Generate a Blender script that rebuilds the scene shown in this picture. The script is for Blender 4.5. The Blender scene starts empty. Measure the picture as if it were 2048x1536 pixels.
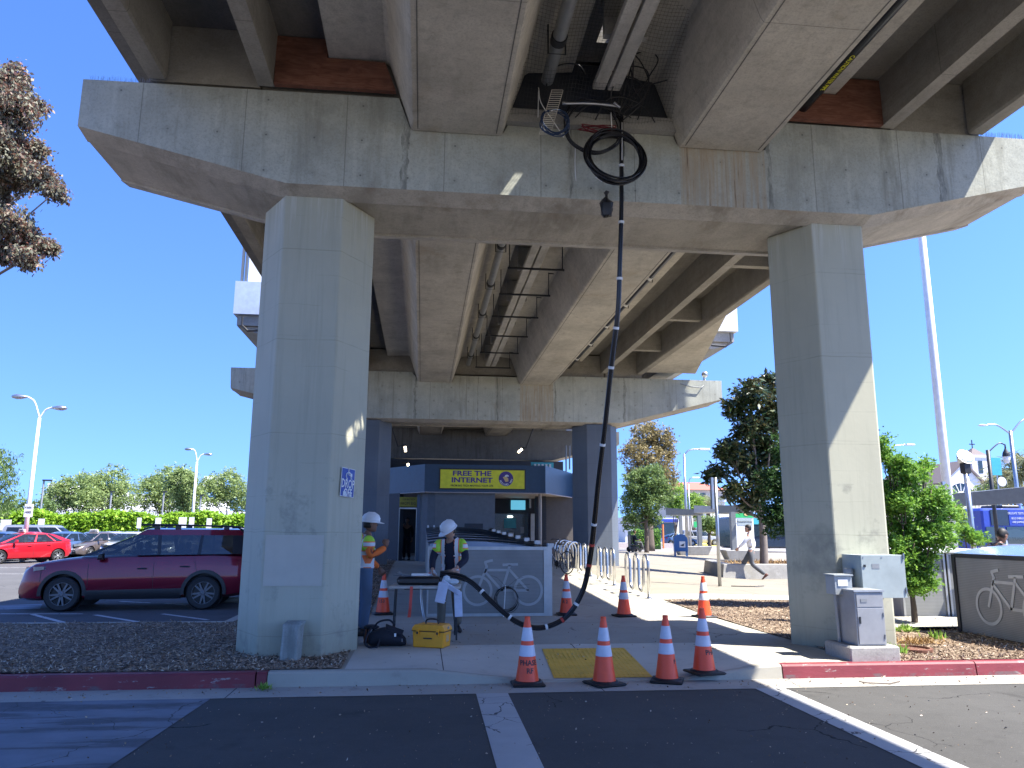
import bpy, bmesh, math, random
import numpy as np
from mathutils import Vector, Matrix
random.seed(7); RNG = np.random.default_rng(7)
SC = bpy.context.scene
COL = SC.collection
R_ = math.radians
# ------------------------------------------------------------------ camera
PITCH_HOR, VPX, ROLL, CAMH, FPX = 1062.0, 845.0, 0.3, 1.65, 1538.0
_p = math.atan((PITCH_HOR-768)/FPX); _a = -math.atan2(VPX-1024, FPX/math.cos(_p)); _r = R_(ROLL)
_fl = Vector((math.sin(_a), math.cos(_a), 0)); _rt = Vector((math.cos(_a), -math.sin(_a), 0)); _up = Vector((0, 0, 1))
CF = _fl*math.cos(_p)+_up*math.sin(_p); _cu = -_fl*math.sin(_p)+_up*math.cos(_p)
CR = _rt*math.cos(_r)+_cu*math.sin(_r); CU = _cu*math.cos(_r)-_rt*math.sin(_r)
CP = Vector((0, 0, CAMH))
cam = bpy.data.cameras.new('camera'); camo = bpy.data.objects.new('camera', cam); COL.objects.link(camo)
cam.sensor_width = 36; cam.lens = FPX/2048*36; cam.clip_end = 3000; cam.clip_start = 0.05
M = Matrix((CR, CU, -CF)).transposed().to_4x4(); M.translation = CP; camo.matrix_world = M
SC.camera = camo
def ray(px, py): return CR*(px-1024)+CU*(768-py)+CF*FPX
def onz(px, py, z=0.0):
    d = ray(px, py); return CP+d*((z-CAMH)/d.z)
def ony(px, py, Y):
    d = ray(px, py); return CP+d*(Y/d.y)
def onx(px, py, X):
    d = ray(px, py); return CP+d*(X/d.x)
def fade(v, a, b): return min(1.0, max(0.0, (v-a)/(b-a)))
def GZ(X, Y):
    z = .15+.024*(min(max(Y, 14.5), 27.5)-14.5)*(1-fade(X, 6.5, 10.5))*fade(X, -3.4, -1.5)
    z -= .08*fade(Y, 10.5, 14.2)*fade(-X, 2.7, 3.3)
    z -= .14*(1-fade(Y, 8.9, 10.7))*fade(X, .1, 1.4)*(1-fade(X, 2.9, 4.0))
    return z
def ongr(px, py, zoff=0):
    z = .15
    for i in range(8):
        P = onz(px, py, z); z = GZ(P.x, P.y)
    return Vector((P.x, P.y, z))
# ------------------------------------------------------------------ world, sun, exposure
SUNV = Vector((.605, -.27, 1.0)).normalized()
W = bpy.data.worlds.new('World'); SC.world = W; W.use_nodes = True
nt = W.node_tree; bg = nt.nodes['Background']; sk = nt.nodes.new('ShaderNodeTexSky')
sk.sky_type = 'NISHITA'; sk.sun_disc = False; sk.sun_elevation = math.asin(SUNV.z); sk.sun_rotation = math.atan2(SUNV.x, SUNV.y)
sk.altitude = 50; sk.air_density = 1.25; sk.dust_density = 0.3; sk.ozone_density = 2.5
tc = nt.nodes.new('ShaderNodeTexCoord'); vm = nt.nodes.new('ShaderNodeVectorMath'); vm.operation = 'MULTIPLY_ADD'
vm.inputs[1].default_value = (1, 1, .85); vm.inputs[2].default_value = (0, 0, .27); vn = nt.nodes.new('ShaderNodeVectorMath'); vn.operation = 'NORMALIZE'
nt.links.new(tc.outputs['Generated'], vm.inputs[0]); nt.links.new(vm.outputs[0], vn.inputs[0]); nt.links.new(vn.outputs[0], sk.inputs['Vector'])
hs = nt.nodes.new('ShaderNodeHueSaturation'); hs.inputs['Saturation'].default_value = 1.2; hs.inputs['Value'].default_value = .67; hs.inputs['Hue'].default_value = .513; gm = nt.nodes.new('ShaderNodeGamma'); gm.inputs[1].default_value = 1.25
nt.links.new(sk.outputs[0], hs.inputs['Color']); nt.links.new(hs.outputs[0], gm.inputs[0]); nt.links.new(gm.outputs[0], bg.inputs[0]); bg.inputs[1].default_value = 0.14
sl = bpy.data.lights.new('sun', 'SUN'); so = bpy.data.objects.new('sun', sl); COL.objects.link(so)
sl.energy = 5.0; sl.angle = R_(.5); sl.color = (1, .95, .87)
so.rotation_euler = SUNV.to_track_quat('Z', 'Y').to_euler(); so.location = (20, -10, 40)
SC.view_settings.view_transform = 'Standard'; SC.view_settings.look = 'None'
SC.view_settings.exposure = 1.66; SC.view_settings.gamma = 1
SC.render.engine = 'CYCLES'
try:
    SC.cycles.max_bounces = 8; SC.cycles.diffuse_bounces = 4; SC.cycles.transparent_max_bounces = 12
    SC.cycles.caustics_reflective = False; SC.cycles.caustics_refractive = False
except Exception: pass
# ------------------------------------------------------------------ node helpers
class NT:
    def __init__(s, name):
        s.m = bpy.data.materials.new(name); s.m.use_nodes = True; s.t = s.m.node_tree; s.b = s.t.nodes['Principled BSDF']
        s._obj = None
    def n(s, t, **k):
        x = s.t.nodes.new(t)
        for a, b in k.items(): setattr(x, a, b)
        return x
    def l(s, a, b): s.t.links.new(a, b)
    def put(s, sock, v):
        if hasattr(v, 'is_output') or isinstance(v, bpy.types.NodeSocket): s.l(v, sock)
        else:
            if isinstance(v, tuple) and len(v) == 3 and sock.type == 'RGBA': v = v+(1,)
            sock.default_value = v
    def pos(s):
        if not s._obj: s._obj = s.n('ShaderNodeNewGeometry')
        return s._obj.outputs['Position']
    def xyz(s):
        x = s.n('ShaderNodeSeparateXYZ'); s.l(s.pos(), x.inputs[0]); return x.outputs
    def scl(s, sc, v=None):
        x = s.n('ShaderNodeVectorMath', operation='MULTIPLY'); s.l(v or s.pos(), x.inputs[0]); x.inputs[1].default_value = sc; return x.outputs[0]
    def noise(s, scale, detail=4, rough=.55, vec=None, dist=0, stretch=None):
        x = s.n('ShaderNodeTexNoise'); x.inputs['Scale'].default_value = scale; x.inputs['Detail'].default_value = detail
        x.inputs['Roughness'].default_value = rough; x.inputs['Distortion'].default_value = dist
        s.l(s.scl(stretch) if stretch else (vec or s.pos()), x.inputs['Vector']); return x.outputs['Fac']
    def vor(s, scale, feat='F1', out='Distance', vec=None, stretch=None, rnd=1):
        x = s.n('ShaderNodeTexVoronoi', feature=feat); x.inputs['Scale'].default_value = scale; x.inputs['Randomness'].default_value = rnd
        s.l(s.scl(stretch) if stretch else (vec or s.pos()), x.inputs['Vector']); return x.outputs[out]
    def math(s, op, a, b=0.0, c=0.0):
        x = s.n('ShaderNodeMath', operation=op); s.put(x.inputs[0], a); s.put(x.inputs[1], b)
        if op in ('MULTIPLY_ADD', 'COMPARE'): s.put(x.inputs[2], c)
        return x.outputs[0]
    def ramp(s, f, *st):
        x = s.n('ShaderNodeValToRGB'); e = x.color_ramp.elements
        while len(e) < len(st): e.new(.5)
        for i, (p, c) in enumerate(st):
            e[i].position = p; e[i].color = (c, c, c, 1) if isinstance(c, (int, float)) else tuple(c)+(1,)
        s.l(f, x.inputs[0]); return x.outputs[0]
    def mix(s, f, a, b, mode='MIX'):
        x = s.n('ShaderNodeMix', data_type='RGBA', blend_type=mode); s.put(x.inputs[0], f); s.put(x.inputs[6], a); s.put(x.inputs[7], b); return x.outputs[2]
    def line(s, v, period, w, off=0.0):   # 1 on thin lines every `period`
        f = s.math('FRACT', s.math('ADD', s.math('DIVIDE', v, period), off)); d = s.math('ABSOLUTE', s.math('SUBTRACT', f, .5))
        return s.math('LESS_THAN', s.math('MULTIPLY', d, period), w)
    def bump(s, h, strength=.3, dist=.02):
        x = s.n('ShaderNodeBump'); x.inputs['Strength'].default_value = strength; x.inputs['Distance'].default_value = dist
        s.l(h, x.inputs['Height']); s.l(x.outputs[0], s.b.inputs['Normal'])
    def base(s, v): s.put(s.b.inputs['Base Color'], v)
    def rough(s, v): s.put(s.b.inputs['Roughness'], v)
MATS = {}
def mat(name):
    def deco(f):
        MATS[name] = None; MATF[name] = f; return f
    return deco
MATF = {}
def m_(name):
    if not MATS.get(name):
        k = NT(name); r = MATF[name](k); MATS[name] = k.m
    return MATS[name]
def simple(name, col, rough=.6, metal=0, var=.12, nscale=6, bump=0, coat=0, spec=.5):
    def f(k):
        n = k.noise(nscale, 5, .6)
        lo = tuple(c*(1-var) for c in col); hi = tuple(min(1, c*(1+var)) for c in col)
        k.base(k.ramp(n, (.3, lo), (.7, hi))); k.rough(rough); k.b.inputs['Metallic'].default_value = metal
        k.b.inputs['Coat Weight'].default_value = coat; k.b.inputs['Specular IOR Level'].default_value = spec
        if bump: k.bump(k.noise(nscale*8, 4, .6), bump, .01)
    MATF[name] = f
# ------------------------------------------------------------------ mesh helpers
class MB:
    def __init__(s): s.v = []; s.f = []; s.mi = []; s.cur = 0
    def add(s, vs, fs, mi=None):
        o = len(s.v); s.v += [tuple(v) for v in vs]; s.f += [tuple(i+o for i in f) for f in fs]
        s.mi += [s.cur if mi is None else mi]*len(fs); return s
    def box(s, x0, x1, y0, y1, z0, z1, bev=0):
        if bev:
            b = min(bev, (x1-x0)/2.01, (y1-y0)/2.01, (z1-z0)/2.01)
            rings = []
            for z, q in ((z0, b), (z0+b, 0), (z1-b, 0), (z1, b)):
                X0, X1, Y0, Y1 = x0+q, x1-q, y0+q, y1-q; c = b*.7 if q == 0 else b*.7
                rings.append([(X0+c, Y0, z), (X1-c, Y0, z), (X1, Y0+c, z), (X1, Y1-c, z), (X1-c, Y1, z), (X0+c, Y1, z), (X0, Y1-c, z), (X0, Y0+c, z)])
            return s.loft(rings, True, True)
        vs = [(x0, y0, z0), (x1, y0, z0), (x1, y1, z0), (x0, y1, z0), (x0, y0, z1), (x1, y0, z1), (x1, y1, z1), (x0, y1, z1)]
        return s.add(vs, [(0, 3, 2, 1), (4, 5, 6, 7), (0, 1, 5, 4), (1, 2, 6, 5), (2, 3, 7, 6), (3, 0, 4, 7)])
    def obox(s, c, size, rz=0, rx=0, ry=0, bev=0):
        t = MB(); a, b, d = size[0]/2, size[1]/2, size[2]/2; t.box(-a, a, -b, b, -d, d, bev)
        from mathutils import Euler
        m = Euler((rx, ry, rz)).to_matrix(); c = Vector(c)
        return s.add([m @ Vector(v)+c for v in t.v], t.f)
    def loft(s, rings, cap0=True, cap1=True, closed=True):
        n = len(rings[0]); vs = [p for r in rings for p in r]; fs = []
        for i in range(len(rings)-1):
            for j in range(n if closed else n-1):
                k = (j+1) % n; fs.append((i*n+j, i*n+k, (i+1)*n+k, (i+1)*n+j))
        if cap0: fs.append(tuple(range(n-1, -1, -1)))
        if cap1: fs.append(tuple((len(rings)-1)*n+j for j in range(n)))
        return s.add(vs, fs)
    def prism(s, poly, axis, a, b):
        f = {'x': lambda p, t: (t, p[0], p[1]), 'y': lambda p, t: (p[0], t, p[1]), 'z': lambda p, t: (p[0], p[1], t)}[axis]
        return s.loft([[f(p, a) for p in poly], [f(p, b) for p in poly]])
    def tube(s, pts, r, n=8, cap=True, closed=False):
        pts = [Vector(p) for p in pts]; rs = r if isinstance(r, (list, tuple)) else [r]*len(pts)
        rings = []; prev = None; N = len(pts)
        for i, p in enumerate(pts):
            if closed: t = pts[(i+1) % N]-pts[i-1]
            else: t = pts[min(i+1, N-1)]-pts[max(i-1, 0)]
            if t.length < 1e-9: t = Vector((0, 0, 1))
            t.normalize()
            if prev is None: u = t.orthogonal().normalized()
            else:
                u = prev-t*prev.dot(t)
                u = u.normalized() if u.length > 1e-6 else t.orthogonal().normalized()
            prev = u; w = t.cross(u)
            rings.append([tuple(p+(u*math.cos(q)+w*math.sin(q))*rs[i]) for q in [2*math.pi*k/n for k in range(n)]])
        if closed: rings.append(rings[0]); return s.loft(rings, False, False)
        return s.loft(rings, cap, cap)
    def lathe(s, prof, c=(0, 0, 0), n=16, axis='z', sx=1, sy=1, cap=True):
        rings = []
        for r, z in prof:
            q = []
            for k in range(n):
                a = 2*math.pi*k/n; x, y = r*math.cos(a)*sx, r*math.sin(a)*sy
                p = (x, y, z) if axis == 'z' else ((x, z, -y) if axis == 'y' else (z, x, y))
                q.append((p[0]+c[0], p[1]+c[1], p[2]+c[2]))
            rings.append(q)
        return s.loft(rings, cap, cap)
    def ball(s, c, r, n=12, m=8):
        r = r if isinstance(r, (tuple, list)) else (r, r, r); rings = []
        for i in range(m+1):
            t = math.pi*(i/m); t = min(max(t, .05), math.pi-.05)
            rings.append([(c[0]+r[0]*math.sin(t)*math.cos(2*math.pi*k/n), c[1]+r[1]*math.sin(t)*math.sin(2*math.pi*k/n), c[2]-r[2]*math.cos(t)) for k in range(n)])
        return s.loft(rings)
    def xf(s, m):
        s.v = [tuple(m @ Vector(v)) for v in s.v]; return s
    def build(s, name, mats, parent=None, smooth=False, loc=None, bevel=0, world=True, sub=0):
        me = bpy.data.meshes.new(name); off = Vector((0, 0, 0))
        if parent is not None and world: off = Vector(parent.get('_o', (0, 0, 0)))
        if parent is None:
            if loc is None and s.v:
                a = np.array(s.v); loc = (float((a[:, 0].min()+a[:, 0].max())/2), float((a[:, 1].min()+a[:, 1].max())/2), float(a[:, 2].min()))
            off = Vector(loc or (0, 0, 0))
        me.from_pydata([(v[0]-off.x, v[1]-off.y, v[2]-off.z) for v in s.v], [], s.f)
        if not isinstance(mats, (list, tuple)): mats = [mats]
        for q in mats: me.materials.append(m_(q) if isinstance(q, str) else q)
        if len(mats) > 1: me.polygons.foreach_set('material_index', s.mi)
        bm = bmesh.new(); bm.from_mesh(me); bmesh.ops.recalc_face_normals(bm, faces=bm.faces)
        bm.to_mesh(me); bm.free()
        if smooth:
            me.polygons.foreach_set('use_smooth', [True]*len(me.polygons))
            if smooth != 'all':
                try: me.set_sharp_from_angle(angle=R_(35 if smooth is True else smooth))
                except Exception: pass
        me.update()
        o = bpy.data.objects.new(name, me); COL.objects.link(o)
        if parent is None: o.location = off
        else:
            o.parent = parent; o['_o'] = tuple(off)
        if bevel:
            b = o.modifiers.new('bevel', 'BEVEL'); b.width = bevel; b.segments = 2; b.limit_method = 'ANGLE'; b.angle_limit = R_(40)
        if sub:
            b = o.modifiers.new('sub', 'SUBSURF'); b.levels = sub; b.render_levels = sub
        return o
def tag(o, label=None, cat=None, group=None, kind=None):
    if label: o['label'] = label
    if cat: o['category'] = cat
    if group: o['group'] = group
    if kind: o['kind'] = kind
    return o
def thing(name, loc, label, cat, group=None, rz=0):
    o = bpy.data.objects.new(name, None); COL.objects.link(o); o.location = loc; o.rotation_euler = (0, 0, rz)
    o['_o'] = (0.0, 0.0, 0.0) if (rz or loc == (0, 0, 0)) else tuple(float(c) for c in loc)
    o.empty_display_size = .1
    return tag(o, label, cat, group)
def local(name, label, cat, group=None):          # a thing modelled round its own origin
    o = bpy.data.objects.new(name, None); COL.objects.link(o); o['_o'] = (0., 0., 0.); o.empty_display_size = .1
    return tag(o, label, cat, group)
def place(o, loc, rz=0, sc=1):
    o.location = loc; o.rotation_euler = (0, 0, rz); o.scale = (sc, sc, sc) if not isinstance(sc, tuple) else sc; return o
def dup(o, loc=None, rz=None, label=None, parent=None, sc=None):
    c = o.copy(); COL.objects.link(c); c.parent = parent
    if loc is not None: c.location = loc
    if rz is not None: c.rotation_euler = (0, 0, rz)
    if sc is not None: c.scale = (sc, sc, sc)
    if label: c['label'] = label
    for ch in o.children: dup(ch, parent=c)
    return c
def struct(o): o['kind'] = 'structure'; return o
def text(body, size, mt, parent, loc, rot, name='lettering', ext=.003, off=0.0, sx=1.0, align='CENTER', bold=False, shear=0):
    cu = bpy.data.curves.new(name, 'FONT'); cu.body = body; cu.size = size; cu.extrude = ext; cu.offset = off; cu.align_x = align; cu.align_y = 'CENTER'; cu.shear = shear
    cu.resolution_u = 2; t = bpy.data.objects.new(name, cu); COL.objects.link(t)
    bpy.context.view_layer.update(); me = bpy.data.meshes.new_from_object(t.evaluated_get(bpy.context.evaluated_depsgraph_get()))
    bpy.data.objects.remove(t); o = bpy.data.objects.new(name, me); COL.objects.link(o)
    me.materials.clear(); me.materials.append(m_(mt))
    o.parent = parent; off_ = Vector(parent.get('_o', (0, 0, 0))) if parent else Vector((0, 0, 0))
    o.location = Vector(loc)-off_; o.rotation_euler = rot; o.scale = (sx, 1, 1); return o
FRONT = (math.pi/2, 0, 0)     # text standing up, read from -Y
def evalmesh(o):
    me = bpy.data.meshes.new_from_object(o.evaluated_get(bpy.context.evaluated_depsgraph_get())); return me
def skin(verts, edges, radii, sub=2):
    """grow a continuous surface on a joint skeleton, return an MB of it"""
    me = bpy.data.meshes.new('sk'); me.from_pydata([tuple(v) for v in verts], edges, []); o = bpy.data.objects.new('sk', me); COL.objects.link(o)
    md = o.modifiers.new('s', 'SKIN'); md.use_smooth_shade = True; md.branch_smoothing = .6
    for i, r in enumerate(radii):
        d = me.skin_vertices[0].data[i]; d.radius = r if isinstance(r, tuple) else (r, r); d.use_root = (i == 0)
    s2 = o.modifiers.new('b', 'SUBSURF'); s2.levels = sub; s2.render_levels = sub
    bpy.context.view_layer.update(); e = evalmesh(o); t = MB()
    t.add([v.co[:] for v in e.vertices], [tuple(p.vertices) for p in e.polygons])
    bpy.data.objects.remove(o); bpy.data.meshes.remove(e); return t
def leaves(pts, size, mt, name, parent=None, loc=None, aspect=2.0, droop=.3, world=True, label=None, cup=True, szvar=.5):
    """leaf-sized faces at the given points; every leaf its own little folded blade"""
    P = np.asarray(pts, float); n = len(P)
    off = np.zeros(3)
    if parent is not None and world: off = np.array(parent.get('_o', (0, 0, 0)))
    elif parent is None and loc is not None: off = np.array(loc)
    P = P-off
    th = RNG.uniform(0, 2*np.pi, n); ph = RNG.normal(-droop, .55, n)
    d = np.stack([np.cos(th)*np.cos(ph), np.sin(th)*np.cos(ph), np.sin(ph)], 1)
    rv = RNG.normal(0, 1, (n, 3)); s_ = np.cross(d, rv); s_ /= np.linalg.norm(s_, axis=1)[:, None]+1e-9
    nn = np.cross(d, s_)
    L = size*RNG.uniform(1-szvar, 1+szvar, n)[:, None]; w = L/aspect/2
    a = P; b = P+d*L*.45+s_*w+nn*w*.3; c = P+d*L; e = P+d*L*.45-s_*w+nn*w*.3
    V = np.stack([a, b, c, e], 1).reshape(-1, 3)
    me = bpy.data.meshes.new(name); me.vertices.add(4*n); me.vertices.foreach_set('co', V.ravel())
    me.loops.add(4*n); me.loops.foreach_set('vertex_index', np.arange(4*n, dtype=np.int32))
    me.polygons.add(n); me.polygons.foreach_set('loop_start', np.arange(0, 4*n, 4, dtype=np.int32)); me.polygons.foreach_set('loop_total', np.full(n, 4, dtype=np.int32))
    me.update(calc_edges=True); me.materials.append(m_(mt))
    o = bpy.data.objects.new(name, me); COL.objects.link(o)
    if parent is not None: o.parent = parent
    elif loc is not None: o.location = loc
    return o
def crownpts(lobes, n, clump=.25, per=24, shell=.55):
    """clumps of leaf positions in a set of ellipsoid lobes (cx,cy,cz,rx,ry,rz); uneven outline with gaps"""
    vol = np.array([l[3]*l[4]*l[5] for l in lobes])**.67; vol /= vol.sum(); nc = max(1, n//per); out = []
    for l, fr in zip(lobes, vol):
        k = max(3, int(nc*fr)); u = RNG.normal(0, 1, (k, 3)); u /= np.linalg.norm(u, axis=1)[:, None]
        r = shell+(1-shell)*RNG.random(k)**.7; r *= RNG.uniform(.8, 1.12, k)
        c = np.array(l[:3])+u*r[:, None]*np.array(l[3:6])
        cs = clump*RNG.uniform(.5, 1.5, k)
        q = RNG.normal(0, .5, (k, per, 3))*cs[:, None, None]; q[:, :, 2] *= .75
        out.append((c[:, None, :]+q).reshape(-1, 3))
    return np.concatenate(out)
# ------------------------------------------------------------------ materials
def crackmask(k, scale, w, thr=.5):
    n = k.n('ShaderNodeTexNoise'); n.inputs['Scale'].default_value = 1.7; n.inputs['Detail'].default_value = 5
    k.l(k.pos(), n.inputs['Vector'])
    a = k.n('ShaderNodeVectorMath', operation='MULTIPLY_ADD'); k.l(n.outputs['Color'], a.inputs[0]); a.inputs[1].default_value = (.7, .7, 0); k.l(k.pos(), a.inputs[2])
    d = k.vor(scale, 'DISTANCE_TO_EDGE', vec=a.outputs[0])
    line = k.math('LESS_THAN', d, w); g = k.math('GREATER_THAN', k.noise(.35, 2), thr)
    return k.math('MULTIPLY', line, g)
def asph(base, warm=0.0, crack=True):
    def f(k):
        n = k.noise(.6, 6, .62); fine = k.noise(95, 3, .7); sp = k.vor(130, out='Distance')
        c = k.ramp(n, (.3, tuple(b*.78 for b in base)), (.72, tuple(b*1.35 for b in base)))
        c = k.mix(k.ramp(k.noise(3.2, 6, .7), (.5, 0.0), (.7, .5)), c, tuple(b*.62 for b in base))
        c = k.mix(k.ramp(k.noise(23, 5, .75), (.56, 0.0), (.70, .55)), c, tuple(b*1.9 for b in base))
        c = k.mix(k.math('MULTIPLY', fine, .55), c, tuple(min(1, b*2.1) for b in base))
        c = k.mix(k.ramp(sp, (.10, 1.0), (.22, 0.0)), c, tuple(b*2.4 for b in base))
        st = k.noise(1.3, 5, .6, stretch=(.25, 2.4, 1)); c = k.mix(k.ramp(st, (.52, 0.0), (.75, .45)), c, tuple(b*1.5 for b in base))
        oil = k.noise(.9, 4, .6, dist=.8); c = k.mix(k.ramp(oil, (.60, 0.0), (.70, .45)), c, tuple(b*.5 for b in base))
        if crack: c = k.mix(crackmask(k, .5, .0026, .54), c, tuple(b*.25 for b in base))
        k.base(c); k.rough(.9); k.b.inputs['Specular IOR Level'].default_value = .25; k.bump(fine, .5, .006)
    return f
MATF['asphalt'] = asph((.054, .053, .050)); MATF['asphalt_lot'] = asph((.07, .07, .072)); MATF['asphalt_far'] = asph((.18, .17, .16), crack=False)
@mat('hatch_paint')
def _(k):
    n = k.noise(.9, 7, .66, stretch=(.5, 3.2, 1)); m = k.ramp(n, (.44, 1.0), (.50, 0.15), (.57, 0.0)); f = k.noise(60, 3)
    c = k.mix(m, k.ramp(k.noise(3, 5), (.3, (.13, .15, .18)), (.7, (.19, .21, .25))), k.ramp(k.noise(8, 5), (.3, (.045, .05, .058)), (.7, (.08, .085, .10))))
    c = k.mix(crackmask(k, .6, .003, .5), c, (.02, .02, .02)); k.base(k.mix(k.math('MULTIPLY', f, .3), c, (.24, .25, .28))); k.rough(.85); k.bump(f, .3, .004)
def paintf(col, wear=.5, under=(.06, .06, .062), st=None):
    def f(k):
        n = k.noise(7, 8, .7, stretch=st) ; m = k.ramp(n, (wear, 0.0), (wear+.07, 1.0)); cr = crackmask(k, 2.2, .009, .45)
        c = k.mix(m, k.ramp(k.noise(2.5, 5), (.3, tuple(a*.82 for a in col)), (.75, col)), under); c = k.mix(cr, c, under)
        k.base(c); k.rough(.75); k.bump(k.noise(60, 3), .3, .004)
    return f
MATF['line_paint'] = paintf((.42, .42, .41), .665); MATF['line_thin'] = paintf((.5, .5, .5), .62); MATF['line_yellow'] = paintf((.55, .42, .08), .62)
@mat('kerb_red')
def _(k):
    x = k.xyz(); n = k.noise(9, 7, .7, stretch=(.6, 1, 2)); low = k.math('LESS_THAN', x[2], .045)
    c = k.mix(k.ramp(n, (.60, 0.0), (.66, 1.0)), k.ramp(k.noise(2, 4), (.3, (.15, .020, .028)), (.75, (.23, .032, .042))), (.30, .27, .25))
    c = k.mix(k.math('MULTIPLY', k.ramp(k.noise(2.3, 6, .75), (.5, 0.0), (.6, .8)), low), c, (.12, .09, .09)); k.base(c); k.rough(.6); k.bump(n, .35, .01)
def walk(base, xs=(), ys=(), dirt=.5, speck=0.25):
    def f(k):
        x = k.xyz(); n = k.noise(.8, 6, .6); c = k.ramp(n, (.3, tuple(b*.80 for b in base)), (.7, tuple(b*1.1 for b in base)))
        f1 = k.noise(110, 2, .7); c = k.mix(k.math('MULTIPLY', f1, speck), c, tuple(b*1.45 for b in base))
        d = k.noise(3.5, 7, .7); c = k.mix(k.ramp(d, (.56, 0.0), (.72, dirt)), c, tuple(b*.55 for b in base))
        sp = k.vor(1.7, out='Distance'); c = k.mix(k.ramp(sp, (.02, .7), (.035, 0.0)), c, tuple(b*.3 for b in base))
        for i, v in enumerate((xs, ys)):
            for q in v:
                m = k.math('LESS_THAN', k.math('ABSOLUTE', k.math('SUBTRACT', x[i], q)), .006); c = k.mix(m, c, (.03, .03, .028))
        c = k.mix(crackmask(k, .45, .004, .58), c, tuple(b*.35 for b in base)); k.base(c); k.rough(.85); k.bump(f1, .25, .004)
    return f
MATF['walk'] = walk((.49, .465, .40), (.28, 2.05), (10.72,)); MATF['walk_strip'] = walk((.36, .34, .28), (), (10.4, 12.2, 14.0, 15.8, 17.6, 19.4, 21.2))
MATF['gutter'] = walk((.34, .32, .28), (-6.5, -1.9, 1.95, 5.0, 8.3), (), .7); MATF['aggregate'] = walk((.31, .285, .235), (), (13.2, 16.2), .6, .6)
MATF['plaza_floor'] = walk((.22, .195, .15), (8.0, 11.0, 14.0), (21.0, 24.5, 28.0, 32.0), .35, .5)
@mat('mulch')
def _(k):
    v = k.vor(34, out='Color', stretch=(1, .45, 1)); n = k.noise(1.1, 6, .65); s = k.n('ShaderNodeSeparateColor'); k.l(v, s.inputs[0])
    c = k.ramp(s.outputs[0], (.1, (.06, .042, .03)), (.5, (.20, .15, .105)), (.95, (.38, .30, .22)))
    c = k.mix(k.ramp(n, (.35, .55), (.65, 0.0)), c, (.08, .055, .04)); k.base(c); k.rough(.95); k.b.inputs['Specular IOR Level'].default_value = .15; k.bump(s.outputs[0], .9, .02)
@mat('chips')
def _(k):
    g = k.n('ShaderNodeNewGeometry'); c = k.ramp(g.outputs['Random Per Island'], (.0, (.10, .065, .045)), (.45, (.30, .215, .15)), (.85, (.46, .36, .26)), (1.0, (.62, .54, .44)))
    k.base(c); k.rough(.95); k.b.inputs['Specular IOR Level'].default_value = .1
@mat('dry_grass')
def _(k):
    g = k.n('ShaderNodeNewGeometry'); k.base(k.ramp(g.outputs['Random Per Island'], (0, (.25, .14, .05)), (1, (.42, .28, .12)))); k.rough(.9)
@mat('tactile')
def _(k):
    n = k.noise(5, 6, .6); x = k.xyz()
    d = k.vor(18, out='Distance', rnd=0.0); bumpd = k.ramp(d, (.2, 1.0), (.33, 0.0))
    c = k.ramp(n, (.3, (.66, .37, .04)), (.7, (.86, .50, .07))); c = k.mix(k.ramp(k.noise(2.6, 6, .7), (.62, 0.0), (.68, .9)), c, (.05, .04, .03))
    c = k.mix(k.math('MULTIPLY', bumpd, .4), c, (.58, .42, .10)); k.base(c); k.rough(.6); k.bump(bumpd, .8, .01)
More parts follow.
